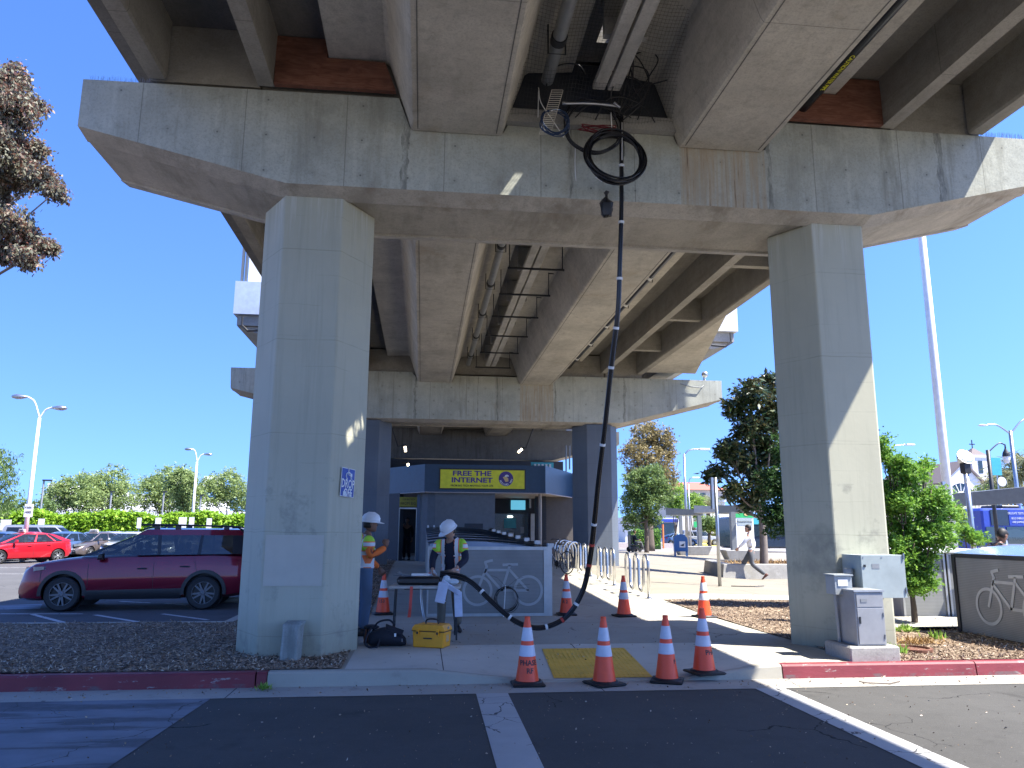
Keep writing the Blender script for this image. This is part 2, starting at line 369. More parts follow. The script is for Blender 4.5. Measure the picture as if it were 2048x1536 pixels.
def conc(base, seam=None, ties=False, streak=.5, grain=.3, axis=0, stain=.5, boards=False):
    def f(k):
        x = k.xyz(); n = k.noise(.9, 7, .62); c = k.ramp(n, (.28, tuple(b*.76 for b in base)), (.5, base), (.75, tuple(min(1, b*1.22) for b in base)))
        n2 = k.noise(7, 6, .65); c = k.mix(k.ramp(n2, (.5, 0.0), (.72, grain)), c, tuple(b*.6 for b in base))
        if streak:
            st = k.noise(4.5, 6, .68, stretch=((1, .4, .10) if axis == 0 else (.4, .08, 1))); lowf = k.ramp(k.noise(.8, 3, .6, stretch=(1, 1, .15)), (.38, .25), (.62, 1.0)); c = k.mix(k.math('MULTIPLY', lowf, k.ramp(st, (.50, 0.0), (.66, streak*1.25))), c, (base[0]*.42, base[1]*.40, base[2]*.36))
            st2 = k.noise(11, 4, .6, stretch=((1, .4, .06) if axis == 0 else (.4, .05, 1))); c = k.mix(k.ramp(st2, (.56, 0.0), (.70, streak*.6)), c, tuple(min(1, b*1.35) for b in base))
        if boards:
            bd = k.noise(2.0, 3, .5, stretch=(9, .35, 9)); c = k.mix(k.ramp(bd, (.42, .35), (.6, 0.0)), c, tuple(b*.55 for b in base))
        if stain:
            s = k.noise(.45, 5, .7, dist=.6); c = k.mix(k.ramp(s, (.58, 0.0), (.72, stain)), c, (base[0]*.62, base[1]*.50, base[2]*.38))
        h = n2; gr_ = k.noise(38, 4, .75); c = k.mix(k.ramp(gr_, (.46, 0.0), (.68, .55)), c, tuple(b*.58 for b in base)); c = k.mix(k.ramp(k.noise(2.6, 5, .7), (.55, 0.0), (.68, .3)), c, tuple(min(1, b*1.3) for b in base))
        if seam:
            for i, per in seam:
                m = k.line(x[i], per, .006, .37); c = k.mix(k.math('MULTIPLY', m, .6), c, tuple(b*.35 for b in base))
        if ties:
            v = k.n('ShaderNodeCombineXYZ'); 
            fx = k.math('SUBTRACT', k.math('FRACT', k.math('DIVIDE', x[0], .62)), .5); fz = k.math('SUBTRACT', k.math('FRACT', k.math('DIVIDE', x[2], .50)), .5)
            d = k.math('ADD', k.math('POWER', k.math('MULTIPLY', fx, .62), 2.0), k.math('POWER', k.math('MULTIPLY', fz, .50), 2.0))
            tv = k.ramp(k.noise(1.7, 2), (.42, .15), (.5, .9)); c = k.mix(k.math('MULTIPLY', k.math('LESS_THAN', d, .00016), tv), c, tuple(b*.25 for b in base)); c = k.mix(k.ramp(d, (.0004, .35), (.004, 0.0)), c, tuple(b*.55 for b in base))
        pit = k.vor(5.5, out='Distance'); c = k.mix(k.ramp(pit, (.015, .6), (.04, 0.0)), c, tuple(b*.4 for b in base))
        if ties:
            xc, zc = x[0], x[2]
            def band_(cx, hw): return k.math('LESS_THAN', k.math('ABSOLUTE', k.math('SUBTRACT', xc, cx)), hw)
            sf = k.noise(16, 5, .7, stretch=(1, .3, .05)); dn = k.ramp(zc, (0.0, 0.0), (1.0, 1.0))
            c = k.mix(k.math('MULTIPLY', band_(4.06, .62), k.ramp(sf, (.38, .15), (.62, .85))), c, (.40, .31, .20))
            c = k.mix(k.math('MULTIPLY', band_(4.06, .60), k.ramp(sf, (.60, 0.0), (.68, .8))), c, (.13, .09, .06))
            wb = k.noise(2.5, 3, .6)
            for cx, hw in ((-.36, .05), (4.74, .035), (7.35, .06), (1.9, .022), (2.62, .03)):
                m = k.math('LESS_THAN', k.math('ABSOLUTE', k.math('SUBTRACT', k.math('MULTIPLY_ADD', wb, .16, xc), cx+.08)), k.math('MULTIPLY', k.noise(3.5, 4, .7, stretch=(.3, .3, 1)), hw*1.7))
                c = k.mix(k.math('MULTIPLY', k.math('MULTIPLY', m, .75), k.ramp(k.noise(14, 5, .75, stretch=(1, 1, .25)), (.35, 0.0), (.6, 1.0))), c, tuple(b*.30 for b in base))
        k.base(c); k.rough(.88); k.b.inputs['Specular IOR Level'].default_value = .3; k.bump(h, .35, .015)
    return f
MATF['conc_cap'] = conc((.455, .465, .395), ((0, 1.31),), True, .5, .22)
MATF['conc_under'] = conc((.50, .46, .39), None, False, .65, .35, axis=1, stain=.7)
MATF['conc_girder'] = conc((.53, .495, .42), ((1, 6.1),), False, .35, .6, axis=1, stain=.5)
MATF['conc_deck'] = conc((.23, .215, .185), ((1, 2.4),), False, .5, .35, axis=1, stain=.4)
MATF['conc_edge'] = conc((.33, .31, .265), ((1, 7.3),), False, .35, .4, axis=1, stain=.5)
MATF['conc_plank'] = conc((.52, .50, .45), None, False, .5, .6, axis=1, stain=.3)
MATF['conc_plain'] = conc((.36, .35, .32), None, False, .25, .4, stain=.2)
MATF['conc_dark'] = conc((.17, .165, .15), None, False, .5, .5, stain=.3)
MATF['conc_stub'] = conc((.33, .35, .32), None, False, .6, .5, stain=.5)
@mat('column_paint')
def _(k):
    x = k.xyz(); base = (.465, .455, .345); n = k.noise(.6, 5, .6); c = k.ramp(n, (.3, tuple(b*.90 for b in base)), (.7, tuple(b*1.06 for b in base)))
    st = k.noise(8, 6, .7, stretch=(1, 1, .05)); c = k.mix(k.ramp(st, (.50, 0.0), (.68, .42)), c, tuple(b*.72 for b in base))
    wob = k.math('MULTIPLY_ADD', k.noise(1.5, 2), .05, x[2])
    m = k.line(wob, 1.22, .006, .15); c = k.mix(k.math('MULTIPLY', m, k.ramp(k.noise(2.2, 3), (.35, .10), (.6, .5))), c, tuple(b*.55 for b in base))
    m2 = k.line(wob, .41, .003, .4); c = k.mix(k.math('MULTIPLY', m2, k.ramp(k.noise(1.7, 3), (.5, 0.0), (.62, .4))), c, tuple(b*.55 for b in base))
    low = k.ramp(x[2], (.15, .9), (.75, 0.0)); c = k.mix(k.math('MULTIPLY', low, k.noise(5, 5, stretch=(1, 1, .4))), c, (.20, .19, .13))
    sc = k.ramp(k.noise(2.2, 6, .7), (.56, 0.0), (.68, .5)); c = k.mix(k.math('MULTIPLY', sc, k.math('LESS_THAN', x[2], 2.3)), c, (.20, .20, .17))
    rr_ = k.math('SQRT', k.math('ADD', k.math('POWER', k.math('DIVIDE', k.math('SUBTRACT', x[0], 5.30), .30), 2.0), k.math('POWER', k.math('DIVIDE', k.math('SUBTRACT', x[2], 1.36), .62), 2.0))); gz_ = k.ramp(k.math('DIVIDE', k.math('MULTIPLY_ADD', k.noise(3.2, 5, .6), 1.7, rr_), 3.0), (.36, .5), (.50, 0.0)); c = k.mix(gz_, c, (.17, .18, .155))
    top = k.ramp(k.math('SUBTRACT', x[2], 5.0), (.3, 0.0), (.95, .5)); c = k.mix(k.math('MULTIPLY', top, k.ramp(k.noise(15, 4, .7, stretch=(1, 1, .04)), (.52, 0.0), (.62, .8))), c, (.62, .63, .58))
    k.base(c); k.rough(.7); k.b.inputs['Specular IOR Level'].default_value = .35; k.bump(k.noise(14, 4), .12, .01)
simple('paint_patch', (.50, .475, .39), .7, var=.04); simple('scrub', (.30, .31, .28), .8, var=.15, nscale=9)
@mat('column_dark')
def _(k):
    x = k.xyz(); base = (.105, .125, .15); c = k.ramp(k.noise(.8, 5), (.3, tuple(b*.85 for b in base)), (.7, tuple(b*1.1 for b in base)))
    m = k.line(x[2], 1.22, .006, .15); c = k.mix(k.math('MULTIPLY', m, .4), c, tuple(b*.5 for b in base))
    st = k.noise(5, 5, .65, stretch=(1, 1, .08)); c = k.mix(k.ramp(st, (.52, 0.0), (.75, .3)), c, (.16, .18, .20)); k.base(c); k.rough(.6)
@mat('plywood')
def _(k):
    n = k.noise(3, 6, .6, dist=1.5, stretch=(1, 1, 5)); c = k.ramp(n, (.25, (.10, .035, .022)), (.5, (.19, .075, .045)), (.75, (.27, .13, .085)))
    c = k.mix(k.ramp(k.noise(1.2, 4), (.5, 0.0), (.7, .5)), c, (.06, .03, .025)); k.base(c); k.rough(.85)
for nm, c, r, mt in [('galv', (.42, .43, .44), .35, .9), ('steel_tube', (.62, .62, .60), .28, .95), ('grey_metal', (.33, .36, .37), .5, .2), ('pipe_grey', (.28, .29, .29), .5, .3), ('dark_metal', (.04, .042, .045), .5, .5),
     ('rust', (.16, .07, .045), .8, .3), ('white_paint', (.75, .75, .73), .5, 0), ('black_rubber', (.012, .012, .013), .55, 0), ('black_plastic', (.015, .015, .017), .35, 0), ('cable_black', (.008, .008, .010), .3, 0),
     ('white_tape', (.75, .75, .73), .6, 0), ('red_tape', (.55, .06, .04), .5, 0), ('red_cable', (.16, .01, .02), .5, 0), ('blue_cable', (.015, .04, .10), .5, 0), ('yellow_box', (.85, .36, .015), .4, 0), ('black_cloth', (.012, .014, .022), .85, 0),
     ('cone_orange', (.98, .09, .025), .4, 0), ('cone_white', (.62, .63, .68), .45, 0), ('hi_vis', (.38, .72, .03), .7, 0), ('vis_orange', (.85, .22, .06), .6, 0), ('vis_silver', (.66, .68, .68), .45, .1), ('orange_sleeve', (.80, .17, .03), .8, 0),
     ('navy', (.012, .016, .035), .85, 0), ('denim', (.09, .14, .22), .85, 0), ('khaki', (.16, .145, .115), .85, 0), ('grey_cloth', (.10, .105, .11), .85, 0), ('white_cloth', (.78, .78, .80), .8, 0), ('skin_brown', (.22, .11, .07), .55, 0),
     ('skin_mid', (.40, .23, .16), .55, 0), ('hair_dark', (.012, .010, .009), .6, 0), ('shoe_dark', (.02, .018, .017), .6, 0), ('shoe_brown', (.12, .045, .03), .5, 0), ('helmet', (.74, .75, .76), .3, 0), ('glove', (.55, .62, .66), .7, 0),
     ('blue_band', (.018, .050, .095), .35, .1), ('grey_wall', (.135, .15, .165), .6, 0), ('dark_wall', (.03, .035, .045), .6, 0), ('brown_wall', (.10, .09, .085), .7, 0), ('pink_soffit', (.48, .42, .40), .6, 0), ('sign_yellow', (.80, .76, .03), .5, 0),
     ('sign_yellow_shaded', (.40, .36, .05), .5, 0), ('sign_purple', (.07, .04, .22), .5, 0), ('sign_black', (.02, .02, .02), .5, 0), ('sign_blue', (.02, .06, .32), .4, 0), ('mail_blue', (.03, .12, .32), .35, 0), ('cream', (.62, .58, .50), .7, 0), ('white_wall', (.72, .72, .72), .7, 0),
     ('roof_red', (.36, .13, .09), .8, 0), ('roof_brown', (.16, .13, .125), .85, 0), ('fascia_white', (.66, .68, .68), .5, 0), ('fascia_blue', (.36, .43, .56), .5, 0), ('tan_panel', (.50, .42, .34), .7, 0), ('locker_grey', (.36, .36, .355), .45, .4), ('locker_frame', (.45, .46, .46), .4, .6),
     ('green_box', (.35, .40, .39), .45, .1), ('trim_dark', (.02, .02, .022), .5, 0), ('plate', (.7, .7, .7), .5, 0), ('headlamp', (.22, .25, .28), .08, .3), ('taillamp', (.45, .01, .02), .2, 0), ('rim_dark', (.16, .16, .17), .35, .6), ('rim_silver', (.45, .46, .47), .35, .8),
     ('disc', (.2, .2, .2), .4, .8), ('bark', (.11, .085, .065), .9, 0), ('bark_grey', (.18, .15, .13), .9, 0), ('amber', (.6, .5, .3), .3, 0), ('green_sign', (.03, .40, .12), .5, 0), ('teal', (.06, .38, .42), .4, 0), ('bus_blue', (.03, .06, .35), .3, 0),
     ('bus_dark', (.02, .035, .06), .25, 0), ('bus_white', (.6, .63, .68), .4, 0), ('yellow_line', (.62, .50, .12), .7, 0), ('cup', (.7, .5, .2), .5, 0), ('shelter', (.17, .18, .18), .5, .3), ('pad', (.55, .60, .72), .6, 0), ('brick', (.26, .10, .07), .8, 0), ('net', (.05, .05, .05), .8, 0), ('copper', (.45, .30, .15), .5, .5), ('table_top', (.50, .48, .44), .6, 0), ('backpack', (.10, .10, .11), .8, 0)]:
    simple(nm, c, r, mt, var=.10, bump=.08 if r > .6 else 0)
def carpaint(name, col):
    def f(k):
        k.base(k.ramp(k.noise(2.0, 3), (.3, tuple(c*.93 for c in col)), (.7, tuple(c*1.06 for c in col)))); k.rough(.32); k.b.inputs['Metallic'].default_value = .45; k.b.inputs['Specular IOR Level'].default_value = .3
        k.b.inputs['Coat Weight'].default_value = 1; k.b.inputs['Coat Roughness'].default_value = .06
    MATF[name] = f
carpaint('car_maroon', (.19, .004, .022)); carpaint('car_red', (.60, .015, .03)); carpaint('car_brown', (.15, .125, .12)); carpaint('car_silver', (.36, .37, .39)); carpaint('car_blue', (.10, .16, .28)); carpaint('car_white', (.65, .66, .68)); carpaint('car_black', (.02, .02, .023))
def glass(name, col, tr=.35, ro=.03):
    def f(k):
        k.base(col); k.rough(ro); k.b.inputs['Specular IOR Level'].default_value = .9
        t = k.n('ShaderNodeBsdfTransparent'); t.inputs[0].default_value = (.75, .85, .85, 1); x = k.n('ShaderNodeMixShader'); x.inputs[0].default_value = tr
        k.l(k.b.outputs[0], x.inputs[1]); k.l(t.outputs[0], x.inputs[2]); k.l(x.outputs[0], k.t.nodes['Material Output'].inputs[0])
    MATF[name] = f
glass('car_glass', (.015, .022, .026), .45); glass('tint_glass', (.008, .01, .012), .12); glass('clear_glass', (.03, .05, .055), .75); glass('win_glass', (.03, .05, .06), .2); glass('blue_roof', (.16, .23, .40), .1, .2); glass('panel_glass', (.10, .14, .17), .35, .2)
def emit(name, col, st):
    def f(k):
        k.base(col); k.b.inputs['Emission Color'].default_value = tuple(col)+(1,); k.b.inputs['Emission Strength'].default_value = st
    MATF[name] = f
emit('lamp_warm', (1, .85, .62), 4.0); emit('lamp_white', (.9, 1, .95), 3.0); emit('screen', (.08, .30, .42), .5)
@mat('perforated')
def _(k):
    x = k.xyz(); n = k.noise(2, 4); c = k.ramp(n, (.3, (.25, .255, .25)), (.7, (.33, .335, .325))); h = k.math('SINE', k.math('MULTIPLY', x[2], 260.0))
    c = k.mix(k.ramp(h, (.1, .35), (.9, 0.0)), c, (.10, .105, .11)); k.base(c); k.rough(.5); k.b.inputs['Metallic'].default_value = .3
simple('emblem', (.42, .43, .43), .55, .2, .08); simple('emblem_dim', (.46, .47, .46), .5, .3, .08)
@mat('corrugated')
def _(k):
    k.base(k.ramp(k.noise(3, 5), (.3, (.22, .28, .37)), (.7, (.29, .35, .45)))); k.rough(.4); k.b.inputs['Metallic'].default_value = .2
def foliage(name, stops, trans=.35, rough=.55):
    def f(k):
        g = k.n('ShaderNodeNewGeometry'); r = g.outputs['Random Per Island']; n = k.noise(1.1, 3)
        c = k.ramp(k.math('ADD', k.math('MULTIPLY', r, .6), k.math('MULTIPLY', n, .5)), *stops); k.base(c); k.rough(rough); k.b.inputs['Specular IOR Level'].default_value = .35
        t = k.n('ShaderNodeBsdfTranslucent'); k.l(k.mix(.5, c, tuple(min(1, q*1.3) for q in stops[-1][1])), t.inputs[0]); x = k.n('ShaderNodeMixShader'); x.inputs[0].default_value = trans
        k.l(k.b.outputs[0], x.inputs[1]); k.l(t.outputs[0], x.inputs[2]); k.l(x.outputs[0], k.t.nodes['Material Output'].inputs[0])
    MATF[name] = f
foliage('leaf_shrub', [(.2, (.035, .10, .018)), (.5, (.10, .25, .03)), (.85, (.27, .46, .07))]); foliage('leaf_hedge', [(.2, (.10, .22, .015)), (.6, (.24, .42, .03)), (.9, (.38, .55, .06))])
foliage('leaf_magnolia', [(.2, (.012, .03, .012)), (.55, (.03, .065, .022)), (.85, (.09, .11, .05)), (1.0, (.20, .13, .07))], .15, .35); foliage('leaf_mid', [(.2, (.05, .10, .025)), (.55, (.11, .18, .05)), (.9, (.22, .30, .10))])
foliage('leaf_lot', [(.2, (.09, .14, .04)), (.5, (.20, .28, .09)), (.9, (.36, .44, .18))]); foliage('leaf_tan', [(.2, (.10, .08, .03)), (.5, (.20, .16, .06)), (.9, (.34, .28, .13))], .25); foliage('leaf_bright', [(.2, (.07, .16, .02)), (.5, (.16, .30, .04)), (.9, (.34, .48, .10))])
foliage('leaf_acacia', [(.2, (.07, .075, .045)), (.5, (.13, .135, .09)), (.70, (.21, .20, .14)), (.95, (.30, .10, .08))], .25); foliage('leaf_palm', [(.2, (.09, .12, .05)), (.6, (.22, .25, .12)), (.9, (.38, .38, .22))]); foliage('leaf_dark', [(.2, (.012, .035, .012)), (.6, (.03, .08, .02)), (.9, (.07, .15, .04))], .3)
# ------------------------------------------------------------------ ground, roads, pavements
def sheet(name, x0, x1, y0, y1, mt, z=None, dx=.5, dy=.5, zo=0.0, rough=0.0):
    nx = max(1, int(round((x1-x0)/dx))); ny = max(1, int(round((y1-y0)/dy))); b = MB(); vs = []
    for j in range(ny+1):
        for i in range(nx+1):
            X = x0+(x1-x0)*i/nx; Y = y0+(y1-y0)*j/ny; zz = (GZ(X, Y) if z is None else z)+zo
            if rough: zz += RNG.normal(0, rough)
            vs.append((X, Y, zz))
    fs = [(j*(nx+1)+i, j*(nx+1)+i+1, (j+1)*(nx+1)+i+1, (j+1)*(nx+1)+i) for j in range(ny) for i in range(nx)]
    b.add(vs, fs); return struct(b.build(name, mt, loc=(0, 0, 0)))
sheet('ground', -900, 900, -200, 1500, 'asphalt_far', z=-.06, dx=300, dy=170)
sheet('road', -60, 60, -6, 8.36, 'asphalt', z=0, dx=10, dy=10)
sheet('gutter', -60, 60, 8.36, 8.93, 'gutter', z=.004, dx=10, dy=1)
sheet('pavement', -70, 70, -70, -6, 'plaza_floor', z=.004, dx=20, dy=20)  # unseen pale ground behind the camera, added to bounce light onto the soffits
sheet('parking_lot', -120, -3.2, 14.5, 130, 'asphalt_lot', z=0, dx=20, dy=20)
# pavement slabs (sheets a few mm above one another)
sheet('pavement', -3.4, 5.2, 8.93, 60, 'aggregate', dx=.25, dy=.3)
sheet('pavement', -.8, 4.1, 8.93, 10.72, 'walk', dx=.2, dy=.2, zo=.004)
sheet('pavement', 4.1, 5.22, 8.93, 31, 'walk_strip', dx=.25, dy=.3, zo=.004)
sheet('plaza', 5.22, 17.0, 16.75, 60, 'plaza_floor', dx=.5, dy=.6)
sheet('pavement', 5.22, 17.0, 16.75, 17.9, 'walk_strip', dx=.5, dy=.3, zo=.004)
sheet('bus_road', 17.0, 90, 16.0, 300, 'asphalt_far', z=0.02, dx=20, dy=20); sheet('bus_road', -3.2, 17.0, 60, 300, 'asphalt_far', z=0.02, dx=20, dy=20)
sheet('pavement', 7.2, 12, 11.75, 13.25, 'walk_strip', dx=.5, dy=.5, zo=.05)
sheet('pavement', 17.0, 24.0, 36, 60, 'plaza_floor', dx=1, dy=1, z=.148)
b = MB(); b.add([(-2.03, 8.36, .004), (-60, 8.36, .004), (-60, 2, .004), (-2.35, 2, .004)], [(0, 1, 2, 3)]); struct(b.build('road_marking', 'hatch_paint'))
def marking(pts, mt='line_paint', z=.004): b = MB(); b.add([(p[0], p[1], z) for p in pts], [tuple(range(len(pts)))]); return struct(b.build('road_marking', mt))
marking([(.60, 8.36), (.93, 8.36), (.87, 2), (.53, 2)]); marking([(3.60, 8.36), (3.93, 8.36), (3.93, 2), (3.60, 2)])
# kerbs: real steps
def kerb(x0, x1, mt, z1=.155, y0=8.86, y1=9.02, n=1):
    b = MB(); r = []
    for i in range(n+1):
        X = x0+(x1-x0)*i/n; zt = z1 if not callable(z1) else z1(X)
        r.append([(X, y0, -.02), (X, y0+.02, zt-.02), (X, y0+.045, zt), (X, y1, zt), (X, y1, -.02)])
    return struct(b.loft(r).build('kerb', mt, smooth=False))
for a, c in [(-14.1, -9.9), (-9.885, -5.7), (-5.685, -1.72)]: kerb(a, c, 'kerb_red')
kerb(-60, -14.12, 'kerb_red'); kerb(-1.705, -1.6, 'kerb_red')
kerb(-1.59, 4.15, 'walk_strip', lambda X: GZ(X, 8.93)+.005, n=24)
for a, c in [(4.165, 6.55), (6.565, 9.9), (9.915, 30)]: kerb(a, c, 'kerb_red')
for a, c in [(-60, -3.3)]:
    b = MB(); b.box(a, c, 14.36, 14.50, -.02, .075, .01); struct(b.build('kerb', 'walk_strip'))
# tactile paving of truncated domes
p = [ongr(1084, 1299), ongr(1248, 1297), ongr(1306, 1356), ongr(1108, 1358)]
q = p
b = MB(); n = 14; vs = []
def bil(q, u, v): return (q[0]*(1-u)+q[1]*u)*(1-v)+(q[3]*(1-u)+q[2]*u)*v
for j in range(n+1):
    for i in range(n+1):
        P = bil(q, i/n, j/n); vs.append((P.x, P.y, GZ(P.x, P.y)+.010))
b.add(vs, [(j*(n+1)+i, j*(n+1)+i+1, (j+1)*(n+1)+i+1, (j+1)*(n+1)+i) for j in range(n) for i in range(n)])
dm = MB()
for j in range(20):
    for i in range(20):
        P = bil(q, (i+.5)/20, (j+.5)/20); z = GZ(P.x, P.y)+.011
        dm.loft([[(P.x+r*math.cos(a), P.y+r*math.sin(a), z+h) for a in (0, 1.05, 2.09, 3.14, 4.19, 5.24)] for r, h in ((.013, 0), (.008, .005))], False, True)
b.add(dm.v, dm.f); struct(b.build('tactile_paving', 'tactile'))
# mulch beds, gently uneven, with loose chips
def bed(poly, name='mulch_bed', dens=260, size=.038, mt='mulch', zo=.012, amp=.02, near=None):
    xs = [p[0] for p in poly]; ys = [p[1] for p in poly]; x0, x1, y0, y1 = min(xs), max(xs), min(ys), max(ys)
    def inside(X, Y):
        c = False; j = len(poly)-1
        for i in range(len(poly)):
            a, d = poly[i], poly[j]
            if (a[1] > Y) != (d[1] > Y) and X < (d[0]-a[0])*(Y-a[1])/(d[1]-a[1])+a[0]: c = not c
            j = i
        return c
    bm = bmesh.new(); bm.faces.new([bm.verts.new((p[0], p[1], 0)) for p in poly]); st = .22 if (x1-x0) < 20 else .5
    for ax, a, e in ((0, x0, x1), (1, y0, y1)):
        v = a+st
        while v < e:
            nn = (1, 0, 0) if ax == 0 else (0, 1, 0); co = (v, 0, 0) if ax == 0 else (0, v, 0)
            bmesh.ops.bisect_plane(bm, geom=bm.verts[:]+bm.edges[:]+bm.faces[:], plane_co=co, plane_no=nn); v += st
    from mathutils import noise as mn
    for v in bm.verts:
        edge = min(abs(v.co.y-8.93), 1.0); v.co.z = GZ(v.co.x, v.co.y)+zo+amp*mn.noise(Vector((v.co.x*1.3, v.co.y*1.3, 0)))*min(1, edge*3)
    me = bpy.data.meshes.new(name); bm.to_mesh(me); bm.free(); me.materials.append(m_(mt)); o = bpy.data.objects.new(name, me); COL.objects.link(o); struct(o)
    pts = []; N = int(abs((x1-x0)*(y1-y0))*dens); N = min(N, 42000)
    X = RNG.uniform(x0, x1, N); t = RNG.random(N)**1.6; Y = y0+(y1-y0)*t
    for a, c in zip(X, Y):
        if inside(a, c): pts.append((a, c, GZ(a, c)+zo+.004+amp*mn.noise(Vector((a*1.3, c*1.3, 0)))*min(1, abs(c-8.93)*3)+random.random()*.01))
    if pts:
        o = leaves(pts, size, 'chips', 'mulch_chips', loc=(x0, y0, .15), aspect=3.2, droop=-.1, szvar=.6)
        me = o.data; tag(o, 'loose bark mulch chips scattered over the planting bed', 'mulch', kind='stuff')
    return o
bed([(-14, 9.03), (-3.2, 9.03), (-3.2, 14.34), (-14, 14.34)], dens=420)
bed([(-3.18, 9.03), (-.84, 9.03), (-.9, 15.4), (-3.18, 15.4)], dens=420)
bed([(-60, 9.03), (-14.02, 9.03), (-14.02, 14.34), (-60, 14.34)], dens=20)
bed([(-3.2, 15.42), (-.92, 15.42), (-1.0, 34), (-3.2, 34)], dens=120, size=.05)
bed([(5.24, 9.03), (14, 9.03), (14, 16.7), (5.24, 16.7)], dens=420)
bed([(14.02, 9.03), (40, 9.03), (40, 16.7), (14.02, 16.7)], dens=15)
# ------------------------------------------------------------------ elevated guideway and piers
XC = 2.18
def hexring(cx, cy, z, f=.38, w=.76, d=.63):
    return [(cx-f, cy-d, z), (cx+f, cy-d, z), (cx+w, cy, z), (cx+f, cy+d, z), (cx-f, cy+d, z), (cx-w, cy, z)]
def pier(y0, y1, poly, top, cols, label, colmat='column_paint', capmat='conc_cap', dims=(.38, .76, .63), group=None):
    """poly: lower outline (x, z) left to right; top: upper outline right to left"""
    t = thing('bridge_pier', (XC, (y0+y1)/2, .15), label, 'bridge pier', group)
    b = MB(); n = len(poly)
    rings = []
    for Y, up in ((y0, .085), (y0+.32, 0), (y0+.335, .035), (y1-.335, .035), (y1-.32, 0), (y1, .085)):
        rings.append([(x, Y, z+(up if 0 < i < n-1 else up*.6)) for i, (x, z) in enumerate(poly)]+[(x, Y, z) for x, z in top])
    b.mi = []; N = len(rings[0]); vs = [p for r in rings for p in r]; b.v = vs
    for i in range(5):
        for j in range(N):
            k = (j+1) % N; b.f.append((i*N+j, i*N+k, (i+1)*N+k, (i+1)*N+j)); b.mi.append(1 if j < n-1 else 0)
    b.f += [tuple(range(N-1, -1, -1)), tuple(5*N+j for j in range(N))]; b.mi += [0, 0]
    b.build('cap', [capmat, 'conc_under'], t)
    for cx, cy, zt in cols:
        c = MB(); g0 = -.1; zz = [g0+(zt-g0)*i/6 for i in range(7)]
        c.loft([hexring(cx, cy, z, *dims) for z in zz]).build('column', colmat, t, bevel=.02)
    return t
capT = [(8.87, 7.42), (4.84, 7.42), (4.70, 6.98), (3.40, 6.98), (3.36, 7.10), (1.02, 7.10), (.96, 6.98), (-.30, 6.98), (-.46, 7.40), (-4.51, 7.37)]
capB = [(-4.51, 6.66), (-1.88, 6.0), (6.24, 6.0), (8.87, 6.66)]
front = pier(9.62, 11.42, capB, capT, [(-1.54, 10.5, 6.03), (5.83, 10.5, 6.03)], 'pale green concrete pier with wide hammerhead cap, nearest the camera')
cap2B = [(-6.80, 6.49), (-2.75, 5.5), (7.20, 5.5), (11.13, 6.52)]; cap2T = [(11.13, 7.28), (5.0, 7.28), (4.5, 6.95), (3.4, 6.95), (3.36, 7.2), (1.02, 7.2), (.96, 6.95), (-.2, 6.95), (-.5, 7.28), (-6.84, 7.27)]
pier(27.5, 29.2, cap2B, cap2T, [(-2.05, 28.35, 5.53), (6.38, 28.35, 5.53)], 'concrete pier on dark blue grey columns in front of the station entrance', 'column_dark', dims=(.45, .86, .75))
pier(43.0, 44.6, cap2B, cap2T, [(-2.05, 43.8, 5.49), (6.38, 43.8, 5.49)], 'shaded concrete pier inside the station, above the blue fascia', 'column_dark', 'conc_dark', dims=(.45, .86, .75))  # cap in a darker concrete copy, the shade under the deck put into its colour
